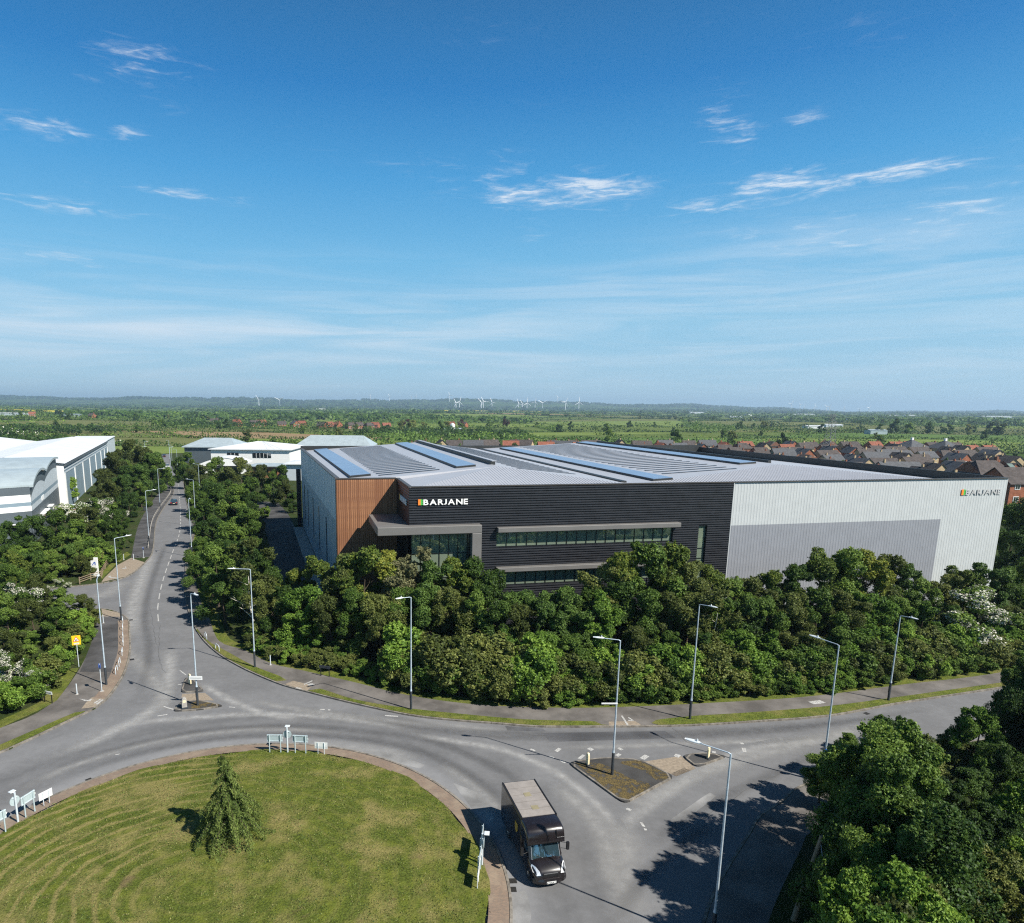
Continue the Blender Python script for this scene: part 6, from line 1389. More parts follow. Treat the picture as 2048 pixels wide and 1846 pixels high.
def left_office():
    A = np.array([-78.0, 125.0]); Bk = np.array([-95.2, 164.0]); L = np.linalg.norm(Bk-A); ang = math.atan2(*(Bk-A)[::-1])
    t = thing('office_block', 'grey office block with wavy pale roof in the left corner', 'office building', (A[0], A[1], 0), ang)   # +x back along the right wall, +y left
    def zt(x):
        u = x/L; return 11.1+2.1*math.sin(PI*min(u/.56, 1))**.8 if u < .50 else 12.6+1.2*math.sin(PI*min((u-.5)/.62, 1))**.8
    xs = np.linspace(0, L, 31); depth = 55; skew = -.42
    def off(x, y): return (x+skew*y*(-1)*-1 if False else x-0.40*y*(1-x/L), y)
    prof = [(x, zt(x)) for x in xs]
    def wallpoly(z0f, z1f, y): return [(x, y, z0f(x)) for x in xs]+[(x, y, z1f(x)) for x in xs[::-1]]
    def band(name, z0, z1, mt, y=-.02):
        mb = MB(); m = len(xs)
        mb.add([(x, y, z0(x)) for x in xs]+[(x, y, z1(x)) for x in xs], [(i, i+1, m+i+1, m+i) for i in range(m-1)]); return mb.build(name, mt, t)
    band('lower_wall', lambda x: 0, lambda x: 6.3, MT['wall_dark']); band('pale_band', lambda x: 6.3, lambda x: 7.3, MT['wall_pale']); band('blue_band', lambda x: 7.3, lambda x: 8.0, MT['wall_bluegrey'])
    band('curved_band', lambda x: 8.0, lambda x: max(8.05, zt(x)-2.5), MT['wall_pale']); band('upper_wall', lambda x: max(8.05, zt(x)-2.5), lambda x: zt(x)-.1, MT['wall_dark'])
    fr = MB(); 
    for z0, z1, m in ((0, 4.9, 0), (4.9, 6.3, 0), (6.3, 7.3, 1), (7.3, 8.0, 2), (8.0, 9.4, 1), (9.4, 10.9, 0)):
        fr.add([(0, 0, z0), (-.40*depth, depth, z0), (-.40*depth, depth, z1), (0, 0, z1)], [(3, 2, 1, 0)], m)
    f = fr.build('front_wall', [MT['wall_dark'], MT['white'], MT['wall_bluegrey']], t)
    rf = MB(); m = len(xs); ov = .6
    top = [off(x, -ov)+(zt(x)+.12,) for x in xs]+[off(x, depth)+(zt(x)+.12,) for x in xs]; bot = [(p[0], p[1], p[2]-.45) for p in top]
    rf.add(top+bot, [(i, i+1, m+i+1, m+i)[::-1] for i in range(m-1)]+[(i, i+1, 2*m+i+1, 2*m+i) for i in range(m-1)], 0, False)
    rf.add([top[0], top[m], bot[m], bot[0]], [(0, 1, 2, 3)]); r = rf.build('wave_roof', MT['seam_roof'], t)
    MB().add([off(0.0, -.6)+(11.35,), off(0, depth)+(11.35,), off(0, depth)+(10.75,), off(0, -.6)+(10.75,)], [(0, 1, 2, 3)]).v
    MB().box2((-.9, 4, 10.7), (.1, 5, 11.2)).build('fascia_end', MT['wall_pale'], r)
    sp = MB()
    for k in range(3):
        a = off(4.5+k*2.0, 22); sp.add([(a[0], a[1], zt(4.5+k*2)+.3), (a[0]-2, a[1]+10, zt(4.5+k*2)+.3), (a[0]-.3, a[1]+10, zt(6.3+k*2)+.3), (a[0]+1.7, a[1], zt(6.3+k*2)+.3)], [(0, 1, 2, 3)])
    sp.build('solar_panels', MT['slot'], r)
    for x, wd in ((4.5, 5.5), (13, 7.0), (22, 3)):
        wn = MB().box((x, -.06, 3.6), (wd, .1, 1.3)).build('window', MT['dark_window'], t); MB().box((x, -.5, 4.4), (wd+.6, 1.0, .12)).build('awning', MT['white'], wn)
    MB().box((15, -.07, 7.0), (3.2, .08, .9)).build('name_panel', MT['white'], t)
    for y in (4, 10, 16, 22): 
        wn = MB().box((-.40*y-.08, y, 3.4), (.1, 4.6, 1.3), 0).build('window', MT['dark_window'], f); MB().box((-.40*y-.45, y, 4.15), (.9, 5, .1)).build('awning', MT['white'], wn)
    MB().tube((-.7, 3.3, 0), (-.7, 3.3, 11.2), .18, .18, 8).build('downpipe', MT['wall_bluegrey'], t)
left_office()
def simple_block(name, label, x0, x1, y, d, he, hr, wall, roofm, hip=3.0, rz=0.0, wins=(), clad=None):
    w = x1-x0; t = thing(name, label, 'office building', ((x0+x1)/2, y, 0), rz)
    wl = MB().box((0, d/2, he/2), (w, d, he)).build('wall', wall, t)
    ov = .9
    vs = [(-w/2-ov, -ov, he), (w/2+ov, -ov, he), (w/2+ov, d+ov, he), (-w/2-ov, d+ov, he), (-w/2+hip, d/2, hr), (w/2-hip, d/2, hr)]
    r = MB().add(vs, [(0, 1, 5, 4), (1, 2, 5), (2, 3, 4, 5), (3, 0, 4)]).add([(p[0], p[1], p[2]-.35) for p in vs[:4]]+vs[:4], [(0, 1, 5, 4), (1, 2, 6, 5), (2, 3, 7, 6), (3, 0, 4, 7)]).build('roof', roofm, t)
    for a, b, z0, z1 in wins:
        g = MB().box(((a+b)/2, -.05, (z0+z1)/2), (b-a, .1, z1-z0)).build('window', MT['dark_window'], wl)
        n = max(1, int((b-a)/1.6))
        for i in range(1, n): MB().box((a+(b-a)*i/n, -.12, (z0+z1)/2), (.15, .05, z1-z0)).build('mullion', MT['white'], g)
    ns = int(w/3)
    sm = MB()
    for i in range(1, ns):
        x = -w/2+w*i/ns; xe = max(-w/2+hip, min(w/2-hip, x)); sm.tube((x, -ov, he+.03), (xe, d/2, hr+.03), .05, .05, 4)
    tag(sm.build('roof_seams', roofm, r), kind='stuff')
    return t
simple_block('office_building', 'white office building with shallow white roof behind the trees', -101.5, -67.5, 291, 34, 8.0, 10.6, MT['white'], MT['white_roof'], 16, .0, ((-10, -5, 4.3, 6.4), (1, 9, 4.3, 6.4)))
simple_block('office_building', 'grey seam-roofed building at the left of the white office', -121, -98, 312, 26, 7.6, 11.2, MT['wall_dark'], MT['seam_roof'], 5)
gs = simple_block('office_building', 'large grey hipped metal roof right of the white office', -71, -36, 320, 26, 7.9, 12.6, MT['wall_dark'], MT['seam_roof'], 4.5, 0, ((-14, 14, 5.2, 7.0),))
simple_block('office_building', 'low flat white roof directly behind the warehouse', -37, -14, 262, 18, 8.4, 9.3, MT['white'], MT['white_roof'], 8)
simple_block('office_building', 'small entrance wing with pale flat roof and timber panels', -72.5, -58.5, 248, 9, 4.6, 5.3, MT['timber'], MT['seam_roof'], 3, 0, ((-4, 0, 1.4, 3.4),))
def dome_wing():
    t = thing('office_building', 'low barrel-roofed white wing in front of the white office', 'office building', (-87, 262, 0), .1); n = 14; mb = MB()
    pr = [(-9+18*i/n, 3.8+2.6*math.sin(PI*(i+.5)/(n+1))) for i in range(n+1)]
    mb.add([(x, 0, z) for x, z in pr]+[(x, 14, z) for x, z in pr], [(i, i+1, n+2+i, n+1+i) for i in range(n)], 0, True); mb.build('barrel_roof', MT['white_roof'], t)
    MB().add([(-9, .2, 0), (9, .2, 0)]+[(x, .2, z-.1) for x, z in pr[::-1]], [tuple(range(n+3))]).build('front_wall', MT['white'], t); MB().box((0, .1, 2.6), (14, .1, 1.2)).build('window', MT['dark_window'], t)
dome_wing()
simple_block('office_building', 'white rendered service block left of the warehouse corner', -57, -44, 240, 16, 6.2, 6.9, MT['wall_pale'], MT['white_roof'], 5)
# picnic yard beside the left office
tag(MB().sheet([(-101, 168.5), (-92, 170), (-84, 150), (-90, 143), (-93, 152)], .13).build('paved_yard', MT['tactile']), kind='structure')
for k, (x, y) in enumerate(((-93.5, 160), (-90.5, 163))):
    t = thing('picnic_table', ('timber picnic table nearest the left office wall', 'timber picnic table at the hedge side of the small yard')[k], 'table', (x, y, .13), .4+k)
    MB().box((0, 0, .74), (1.8, .8, .06)).build('tabletop', MT['timber'], t)
    for s in (-1, 1):
        MB().box((0, s*.72, .45), (1.8, .28, .05)).build('bench', MT['timber'], t); MB().box((s*.7, 0, .38), (.08, 1.3, .7)).build('leg', MT['timber'], t)
t = thing('garden_shed', 'small grey-roofed shelter in the yard beside the left office', 'shed', (-89, 156, .13), .5); MB().box((0, 0, 1.0), (3, 2.4, 2.0)).build('wall', MT['wood_old'], t)
MB().add([(-1.7, -1.4, 2.0), (1.7, -1.4, 2.0), (1.7, 0, 2.9), (-1.7, 0, 2.9), (-1.7, 1.4, 2.0), (1.7, 1.4, 2.0)], [(0, 1, 2, 3), (3, 2, 5, 4)]).build('roof', MT['seam_roof'], t)

# ------------------------------------------------------------------ houses
MT['brick_red'] = plain('red_brick', (.27, .105, .06), .9, 0, .2, 1.2, .1); MT['brick_buff'] = plain('buff_brick', (.43, .33, .20), .9, 0, .15, 1.2, .1); MT['brick_brown'] = plain('brown_brick', (.20, .10, .065), .9, 0, .2, 1.2, .1)
MT['tile_brown'] = plain('brown_roof_tile', (.075, .064, .060), .85, 0, .25, 1.0, .15); MT['tile_grey'] = plain('grey_slate', (.075, .078, .085), .7, 0, .2, 1.0, .25); MT['tile_red'] = plain('red_roof_tile', (.22, .085, .055), .85, 0, .2, 1.0, .15)
HOUSE = []
def house_proto(w, d, he, rise, wall, roofm, gable_front=False, hip=0.0, wins=3):
    t = link('house', None)
    if gable_front: vs = [(-w/2, -d/2, 0), (w/2, -d/2, 0), (w/2, d/2, 0), (-w/2, d/2, 0), (-w/2, -d/2, he), (w/2, -d/2, he), (w/2, d/2, he), (-w/2, d/2, he), (0, -d/2, he+rise), (0, d/2, he+rise)]; wf = [(0, 1, 5, 8, 4), (1, 2, 6, 5), (2, 3, 7, 9, 6), (3, 0, 4, 7)]
    else: vs = [(-w/2, -d/2, 0), (w/2, -d/2, 0), (w/2, d/2, 0), (-w/2, d/2, 0), (-w/2, -d/2, he), (w/2, -d/2, he), (w/2, d/2, he), (-w/2, d/2, he), (-w/2, 0, he+rise), (w/2, 0, he+rise)]; wf = [(0, 1, 5, 4), (1, 2, 6, 9, 5), (2, 3, 7, 6), (3, 0, 4, 8, 7)]
    wl = MB().add(vs, wf).build('wall', MT[wall], t)
    ov = .35; e = he-.15; z = he+rise+.12; th = .16
    if gable_front: P = [[(-w/2-ov, -d/2-ov, e), (0, -d/2-ov, z), (0, d/2+ov, z), (-w/2-ov, d/2+ov, e)], [(0, -d/2-ov, z), (w/2+ov, -d/2-ov, e), (w/2+ov, d/2+ov, e), (0, d/2+ov, z)]]
    else: P = [[(-w/2-ov, -d/2-ov, e), (w/2+ov, -d/2-ov, e), (w/2+ov-hip, 0, z), (-w/2-ov+hip, 0, z)], [(-w/2-ov+hip, 0, z), (w/2+ov-hip, 0, z), (w/2+ov, d/2+ov, e), (-w/2-ov, d/2+ov, e)]]
    rm = MB()
    for q in P: rm.add(q+[(a, b, c-th) for a, b, c in q], [(0, 1, 2, 3), (7, 6, 5, 4), (0, 4, 5, 1), (1, 5, 6, 2), (2, 6, 7, 3), (3, 7, 4, 0)])
    if hip: rm.add([P[0][1], P[1][2], P[0][2]], [(0, 1, 2)]).add([P[0][0], P[1][3], P[0][3]], [(1, 0, 2)])
    r = rm.build('roof', MT[roofm], t)
    c = MB().box((w*.32 if not gable_front else .2, .3, he+rise+.35), (.55, .8, 1.3)).build('chimney', MT[wall], r); MB().tube((0, 0, 0), (0, 0, .35), .1, .09, 6).build('pot', MT['tile_red'], r, ((w*.32 if not gable_front else .2), .3, he+rise+1.0))
    for zz in (1.2, 3.9):
        for i in range(wins):
            x = (i-(wins-1)/2)*w/(wins+.2)
            if zz < 2 and i == wins//2:
                MB().box((x, -d/2-.03, 1.05), (.95, .08, 2.1)).build('door', MT['wall_dark'], wl); continue
            f = MB().box((x, -d/2-.02, zz+.35), (1.25, .10, 1.25)).build('window', MT['white'], wl)
            MB().box((x-.28, -d/2-.075, zz+.35), (.46, .03, 1.0)).build('pane', MT['glass_house'], f) if False else None
            MB().box((x, -d/2-.078, zz+.35), (.98, .03, .98)).build('pane', MT['glass_house'], f) if False else None
            g = MB(); g.box((x-.27, -d/2-.075, zz+.35), (.46, .02, 1.02)); g.box((x+.27, -d/2-.075, zz+.35), (.46, .02, 1.02)); g.build('pane', MT['glass_house'], f)
    HOUSE.append(t); return t
for a in ((9, 8, 5.0, 2.9, 'brick_red', 'tile_brown'), (13, 8.4, 5.1, 3.2, 'brick_buff', 'tile_brown', False, 0.0, 4), (8, 9.5, 5.0, 3.4, 'brick_red', 'tile_grey', True), (10, 8, 5.0, 3.0, 'brick_brown', 'tile_brown', False, 2.5), (11, 8.5, 5.2, 3.3, 'brick_buff', 'tile_grey'), (9, 8, 5.0, 3.0, 'brick_red', 'tile_red'), (7.5, 9, 5.0, 3.5, 'brick_buff', 'tile_brown', True, 0.0, 2)): house_proto(*a)
hused = [False]*len(HOUSE)
def put_house(k, x, y, rz, label, group=None, s=1.0):
    z = float(terrain_z(x, y))
    if not hused[k]: o = HOUSE[k]; hused[k] = True
    else: o = dup(HOUSE[k])
    o.location = (x, y, z); o.rotation_euler = (0, 0, rz); o.scale = (s, s, s)
    tag(o, label, 'house')
    if group: o['group'] = group
    return o
kinds = ('brown-tiled red brick house', 'long brown-roofed buff brick house', 'slate-roofed gable-fronted brick house', 'hip-roofed brown brick house', 'slate-roofed buff brick house', 'red-tiled brick house', 'brown-roofed gable-fronted buff house')
hr_ = random.Random(21)
rows = [(206, 112, 180, 13.5), (230, 92, 205, 13), (254, 80, 226, 13), (279, 84, 246, 13), (306, 92, 268, 13.5), (334, 104, 290, 14), (364, 96, 312, 14), (396, 70, 335, 15), (428, 60, 350, 16)]
for j, (yy, xa, xb, st) in enumerate(rows):
    x = xa+hr_.uniform(0, 5)
    while x < xb:
        k = hr_.choices(range(7), (5, 4, 3, 3, 3, 1 if yy < 380 else 5, 3))[0]
        turn = hr_.random() < .22
        put_house(k, x, yy+hr_.uniform(-4, 4)+(x-150)*.10, hr_.uniform(-.12, .12)+.12+(PI/2 if turn else 0)+(PI if hr_.random() < .25 else 0), kinds[k]+(' in the near half of the estate' if yy < 290 else ' in the far half of the estate'), 'houses of the estate', hr_.uniform(.84, .98))
        x += st*.86*hr_.uniform(.82, 1.15)*(1.35 if k == 1 else 1)
for k, x, y, rz, lb in ((0, 166, 196, .1, 'big brick house at the right edge beside the warehouse corner'), (3, 178, 222, .15, 'hip-roofed house with a skylight at the right edge above the silver wall')):
    o = put_house(k, x, y, rz, lb, None, 1.35)
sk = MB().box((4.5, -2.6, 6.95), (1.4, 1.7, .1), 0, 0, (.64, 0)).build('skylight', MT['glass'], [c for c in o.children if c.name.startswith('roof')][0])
for i in range(2):     # two pyramid-roofed towers in the estate
    x = (278, 292)[i]; y = (404, 396)[i]; t = thing('pyramid_roof_building', ('left of two dark pyramid roofs with white cupola in the estate', 'right of two dark pyramid roofs with white cupola in the estate')[i], 'building', (x, y, 0), .2)
    MB().box((0, 0, 3), (13, 13, 6)).build('wall', MT['brick_buff'], t); r = MB().add([(-7.2, -7.2, 5.8), (7.2, -7.2, 5.8), (7.2, 7.2, 5.8), (-7.2, 7.2, 5.8), (0, 0, 10.6)], [(0, 1, 4), (1, 2, 4), (2, 3, 4), (3, 0, 4)]).build('roof', MT['tile_grey'], t); MB().box((0, 0, 10.9), (1.2, 1.2, 1.4)).build('cupola', MT['white'], r)
for x in np.linspace(-14, 66, 9): k = hr_.randrange(7); put_house(k, float(x)+hr_.uniform(-2, 2), 392+hr_.uniform(-8, 12), hr_.uniform(-.4, .4), kinds[k]+' in the row above the roof valley', 'houses above the warehouse roof')
for px, d in ((470, 900), (505, 880), (520, 930), (560, 860), (586, 900), (600, 940), (640, 880), (655, 900), (672, 930), (698, 870), (715, 900), (735, 880), (748, 930), (770, 890), (425, 960), (60, 1200), (180, 1150), (900, 1000), (925, 980)):
    k = hr_.choice((0, 2, 5, 5, 3)); put_house(k, (px-890)/1365*d, d, hr_.uniform(-.8, .8), kinds[k]+' in the far village', 'houses of the far village', 1.15)
for i, h in enumerate(HOUSE):
    if not hused[i]:
        for c in list(h.children_recursive): bpy.data.objects.remove(c)
        bpy.data.objects.remove(h)

# ------------------------------------------------------------------ fields, hedges, far trees
FIELD = []
for nme, c1, c2 in (('pasture', (.120, .165, .045), (.150, .195, .056)), ('meadow', (.080, .115, .034), (.110, .142, .046)), ('cereal', (.078, .130, .038), (.095, .150, .044)), ('rough_pasture', (.105, .118, .048), (.130, .142, .058)), ('bare_earth', (.21, .150, .085), (.25, .185, .11)), ('rape', (.42, .36, .03), (.50, .43, .05))):
    m, nt, b = mat('field_'+nme); B = NB(nt); p = B.pos(); f = B.noise(p, .03, 6, .65, 0, (1, .4, 1))
    nt.links.new(B.mix(B.ramp(f, .3, .7), c1, c2), b.inputs['Base Color']); b.inputs['Roughness'].default_value = 1; b.inputs['Specular IOR Level'].default_value = 0; FIELD.append(m)
for i in range(5): proto('far%d' % i, 9.0, 4.2, 15, 60, .85, ('green', 'deep', 'olive', 'green', 'deep')[i], 201+i, base=.0, lobe_r=(.34, .55), limbs=3, sprig=.1)
proto('farcopper', 9.0, 4.4, 15, 60, .85, 'copper', 210, base=.0, lobe_r=(.34, .55), limbs=3, sprig=.1)
FARME = {}
def far_mesh(key):
    """trunk and crown in one mesh: too far off for parts"""
    if key not in FARME:
        H, tm, cm, _ = PROTO[key]; o1 = bpy.data.objects.new('x', tm); o2 = bpy.data.objects.new('y', cm); COL.objects.link(o1); COL.objects.link(o2)
        me = cm.copy(); FARME[key] = me; bpy.data.objects.remove(o1); bpy.data.objects.remove(o2)
    return FARME[key]
fcount = [0]
def far_tree(x, y, h, key, label='round-headed tree standing in the far hedges and fields', group='far field trees', wide=1.0):
    o = link('far_tree', far_mesh(key)); s = h/9.0; o.location = (x, y, float(terrain_z(x, y))-.3*s); o.scale = (s*wide, s*wide, s); o.rotation_euler = (0, 0, RND.uniform(0, 6.3)); tag(o, label, 'tree', group); fcount[0] += 1
fr_ = np.random.default_rng(77)
ysl = [352, 440, 545, 670, 820, 1010, 1250, 1550, 1950, 2450, 3100, 3900, 4900]
HEDGE = []
def corner(i, j):
    y = ysl[j]; w = 95+.17*y; r = np.random.default_rng(1000+i*37+j*911)
    return np.array([i*w+.22*y*math.sin(j*1.7)+r.uniform(-.22, .22)*w, y+r.uniform(-.16, .16)*(ysl[min(j+1, len(ysl)-1)]-ysl[max(j-1, 0)])*.5+.05*i*w*math.sin(j*2.1)])
for j in range(len(ysl)-1):
    y = ysl[j]; w = 95+.17*y; i0 = int(-(.78*y+60)/w)-1; i1 = int((.98*y+60)/w)+1
    for i in range(i0, i1):
        c = [corner(i, j), corner(i+1, j), corner(i+1, j+1), corner(i, j+1)]; mid = sum(c)/4
        estate = (-60 < mid[0] < 390 and mid[1] < 455)
        if not estate:
            n = 6; vs = []
            for b in range(n+1):
                for a in range(n+1):
                    p = (c[0]*(1-a/n)+c[1]*a/n)*(1-b/n)+(c[3]*(1-a/n)+c[2]*a/n)*b/n; vs.append((p[0], p[1], float(terrain_z(p[0], p[1]))+.15+.0006*y))
            k = fr_.choice(6, p=(.36, .22, .2, .15, .05, .02))
            tag(MB().add(vs, [(b*(n+1)+a, b*(n+1)+a+1, (b+1)*(n+1)+a+1, (b+1)*(n+1)+a) for b in range(n) for a in range(n)], 0, True).build('field', FIELD[k]), kind='structure')
        for p, q in ((c[0], c[1]), (c[0], c[3])):
            if fr_.uniform() < .9 and not (estate and mid[1] < 430): HEDGE.append((p, q, y))
def hedge(p, q, y):
    L = np.linalg.norm(q-p); sz = max(1.0, y*.0016); n = int(L/sz*11); n = max(120, min(n, 1100))
    t = fr_.uniform(0, 1, n); hgt = (2.0+2.6*np.sin(t*L/23+p[0])**2+(4.5+.0012*y)*(np.sin(t*L/31+p[1])+.6*np.sin(t*L/13+p[0]) > .45))
    P = p[None, :]+(q-p)[None, :]*t[:, None]+fr_.normal(size=(n, 2))*(1.1+.0009*y)
    z = terrain_z(P[:, 0], P[:, 1])+hgt*fr_.uniform(.1, 1, n)
    C = np.c_[P, z]; N_ = unit(fr_, n)+np.array([.2, -.5, .6]); N_ /= np.linalg.norm(N_, axis=1)[:, None]
    fl = fr_.uniform() < .07 and y < 800
    me = leaf_mesh('hedgerow', C, N_, sz*1.25, fr_.uniform(.15, .75, n), LEAF[('deep', 'deep', 'green')[int(fr_.integers(3))]], fr_, .8)
    o = link('hedgerow', me); tag(o, 'dark hedgerow dividing the far fields', 'hedge', 'hedgerows of the far fields')
    if fl:
        s = fr_.uniform(size=n) < .4; link('blossom', leaf_mesh('blossom', C[s]+np.array([0, 0, .3]), N_[s], sz*.9, fr_.uniform(.2, .8, int(s.sum())), LEAF['flower'], fr_, .9), o)
    for k in range(int(L/110*fr_.uniform(.0, 1.6))):
        if fcount[0] > 240 or y > 1900: break
        tt = fr_.uniform(); pp = p+(q-p)*tt; far_tree(pp[0], pp[1], fr_.uniform(6, 12), 'far%d' % fr_.integers(5), wide=fr_.uniform(.8, 1.2))
for h in sorted(HEDGE, key=lambda a: a[2])[:300]: hedge(*h)
def wood(name, spots, quads, size, mtk, label):
    """a far mass of trees nobody could count"""
    C = []; T_ = []
    for x, y, h, r in spots:
        z = float(terrain_z(x, y)); d = unit(fr_, quads); d[:, 2] = np.abs(d[:, 2])*1.0; C.append(np.c_[x+d[:, 0]*r, y+d[:, 1]*r, z+h*.35+d[:, 2]*h*.62]); T_.append(np.clip(np.full(quads, fr_.uniform(.2, .8))+fr_.normal(size=quads)*.12, 0, 1))
    C = np.vstack(C); N_ = unit(fr_, len(C))*.8+np.array([.25, -.5, .7]); N_ /= np.linalg.norm(N_, axis=1)[:, None]
    o = link(name, leaf_mesh(name, C, N_, size, np.concatenate(T_), LEAF[mtk], fr_, .85)); tag(o, label, 'woodland', kind='stuff')
# scrub and trees between the offices and the village
sp = []
for k in range(3000):
    y = fr_.uniform(345, 900); x = fr_.uniform(-.72*y, .12*y)
    if math.sin(x/55+1)+math.sin(y/45)+math.sin((x+y)/80) > 1.15: sp.append((x, y, fr_.uniform(4, 10), fr_.uniform(3.5, 7)))
wood('far_scrub', sp, 46, 1.7, 'deep', 'olive scrub and trees beyond the industrial estate')
sp = []
for k in range(3600):
    y = fr_.uniform(430, 1300); x = fr_.uniform(-.1*y, .9*y)
    if x > .42*y and y < 950: continue
    if math.sin(x/70+2)+math.sin(y/60+1)+.8*math.sin((x-y)/110) > 1.45: sp.append((x, y, fr_.uniform(5, 11), fr_.uniform(4, 9)))
wood('far_scrub', sp, 36, 1.7, 'deep', 'green copses behind the housing estate')
sp = []
for k in range(6500):
    y = 1300*math.exp(fr_.uniform(0, 1.4)); x = fr_.uniform(-.76*y, .96*y)
    if math.sin(x/260+3)+math.sin(y/190)+math.sin((x+2*y)/330) > .95: sp.append((x, y, fr_.uniform(7, 14), fr_.uniform(6, 13)))
wood('far_woodland', sp, 20, 7.0, 'deep', 'dark belts of woodland on the far plain')
sp = []
for k in range(5200):
    y = fr_.uniform(4600, 9600); x = fr_.uniform(-.76*y, .96*y)
    if math.sin(x/700+3)+math.sin(y/420)+math.sin((x+2*y)/900) > -.6: sp.append((x, y, fr_.uniform(9, 18), fr_.uniform(18, 40)))
wood('hill_woodland', sp, 10, 24, 'deep', 'wooded hills along the horizon')
for px, d, h, w_ in ((2005, 820, 15, 1), (1985, 830, 16, 1), (1940, 840, 14, 1), (1900, 830, 13, 1.2), (1860, 850, 14, 1), (1820, 830, 14, 1.1), (1790, 820, 16, 1), (1760, 800, 12, 1), (1530, 900, 13, 1), (1480, 950, 12, 1), (1140, 900, 11, 1), (895, 760, 13, 1.2), (880, 760, 12, 1), (820, 760, 14, 1.1), (800, 770, 13, 1), (845, 755, 12, 1)): far_tree((px-890)/1365*d, d, h, 'far%d' % fr_.integers(5), 'large tree in the dark clump at the upper fields', 'clump trees of the upper fields', w_)
for px, d in ((808, 980), (920, 960), (1010, 1000)): far_tree((px-890)/1365*d, d, 13, 'farcopper', 'dark copper-leaved tree among the far green fields', 'copper trees of the far fields')
for k in range(46):
    x = fr_.uniform(70, 320); y = fr_.uniform(205, 425); far_tree(x, y, fr_.uniform(3.5, 7), 'far%d' % fr_.integers(5), 'small garden tree between the estate houses', 'garden trees of the estate', .8)
for k in range(34):
    y = fr_.uniform(235, 345); x = fr_.uniform(-.30*y, -.02*y)
    if -103 < x < -34 and y > 238: y = fr_.uniform(348, 380)
    far_tree(x, y, fr_.uniform(5, 9), 'far%d' % fr_.integers(5), 'tree behind the white offices', 'trees behind the white offices')
for k in range(26): far_tree(fr_.uniform(-25, 80), fr_.uniform(345, 382), fr_.uniform(5, 8), 'far%d' % fr_.integers(5), 'tree in the screen just behind the warehouse roof', 'screen trees behind the warehouse')
# ------------------------------------------------------------------ far sheds, turbines, pylon
for px, wpx, py, d, mt, lb in ((1494,12,829,3000,'white','small white shed far right of centre'),(1469,22,832,2600,'wall_pale','pale shed under the right horizon trees'),(1603,44,832,3200,'white_roof','long white warehouse below the hazy turbines'),(1782,20,832,3300,'white','white box warehouse right of the hazy turbines'),(1816,18,836,3100,'white','white box warehouse next to the dark tree clump'),(1706,22,839,1900,'white_roof','pale farm shed left of the dark tree clump'),(1985,60,840,2800,'wall_pale','long pale warehouse at the far right horizon'),(1389,28,825,3600,'wall_pale','pale shed on the horizon above the solar panels'),(1626,34,847,1150,'white_roof','white-roofed farm building near the pylon'),(1664,34,846,1200,'wall_pale','pale-sided farm building behind the pylon'),(1754,34,866,800,'seam_roof','grey barn in the field left of the dark clump'),(461,100,829,1800,'white_roof','long row of glasshouses below the left turbines'),(258,40,829,1700,'white_roof','white sheds left of the far village'),(25,56,835,1300,'wall_pale','pale sheds at the left edge of the fields'),(140,30,836,1250,'seam_roof','grey farm roof in the left hedges'),(640,20,812+10,3600,'white','tiny white building below the left hills'),(905,34,857,760,'brick_brown','brown farmstead with a silo behind the screen trees')):
    x = (px-890)/1365*d; w_ = wpx*d/1365; z = float(terrain_z(x, d)); hh = max(5, 6*d/2600); dp = min(40, w_*.6)
    t = thing('far_shed', lb, 'shed', (x, d, z), fr_.uniform(-.15, .15)); MB().box((0, 0, hh/2), (w_, dp, hh)).build('wall', MT[mt], t)
    MB().add([(-w_/2-.5, -dp/2-.5, hh), (w_/2+.5, -dp/2-.5, hh), (w_/2+.5, 0, hh*1.22), (-w_/2-.5, 0, hh*1.22), (-w_/2-.5, dp/2+.5, hh), (w_/2+.5, dp/2+.5, hh)], [(0, 1, 2, 3), (3, 2, 5, 4)]).build('roof', MT['white_roof'] if mt not in ('seam_roof', 'brick_brown') else MT['seam_roof'], t)
x = (903-890)/1365*750; t = thing('silo', 'white farm silo behind the warehouse roof', 'silo', (x, 750, 0), 0); MB().tube((0, 0, 0), (0, 0, 9), 2.6, 2.6, 14).build('tank', MT['white'], t); MB().tube((0, 0, 9), (0, 0, 10.4), 2.6, .4, 14).build('cap', MT['white_roof'], t)
MT['turbine'] = plain('turbine_white', (.80, .81, .82), .5, 0, .03)
def blade_mesh():
    mb = MB(); secs = []
    for r, c, th in ((0, 1.8, 1.4), (3, 2.8, 1.2), (9, 4.2, .9), (22, 3.2, .6), (36, 2.2, .4), (41, .8, .2)): secs.append([(-c*.35, -th/2, r), (c*.65, 0, r), (-c*.35, th/2, r), (-c*.6, 0, r)])
    loft(mb, secs, 0, True); return mb.mesh('blade', MT['turbine'])
BLM = blade_mesh()
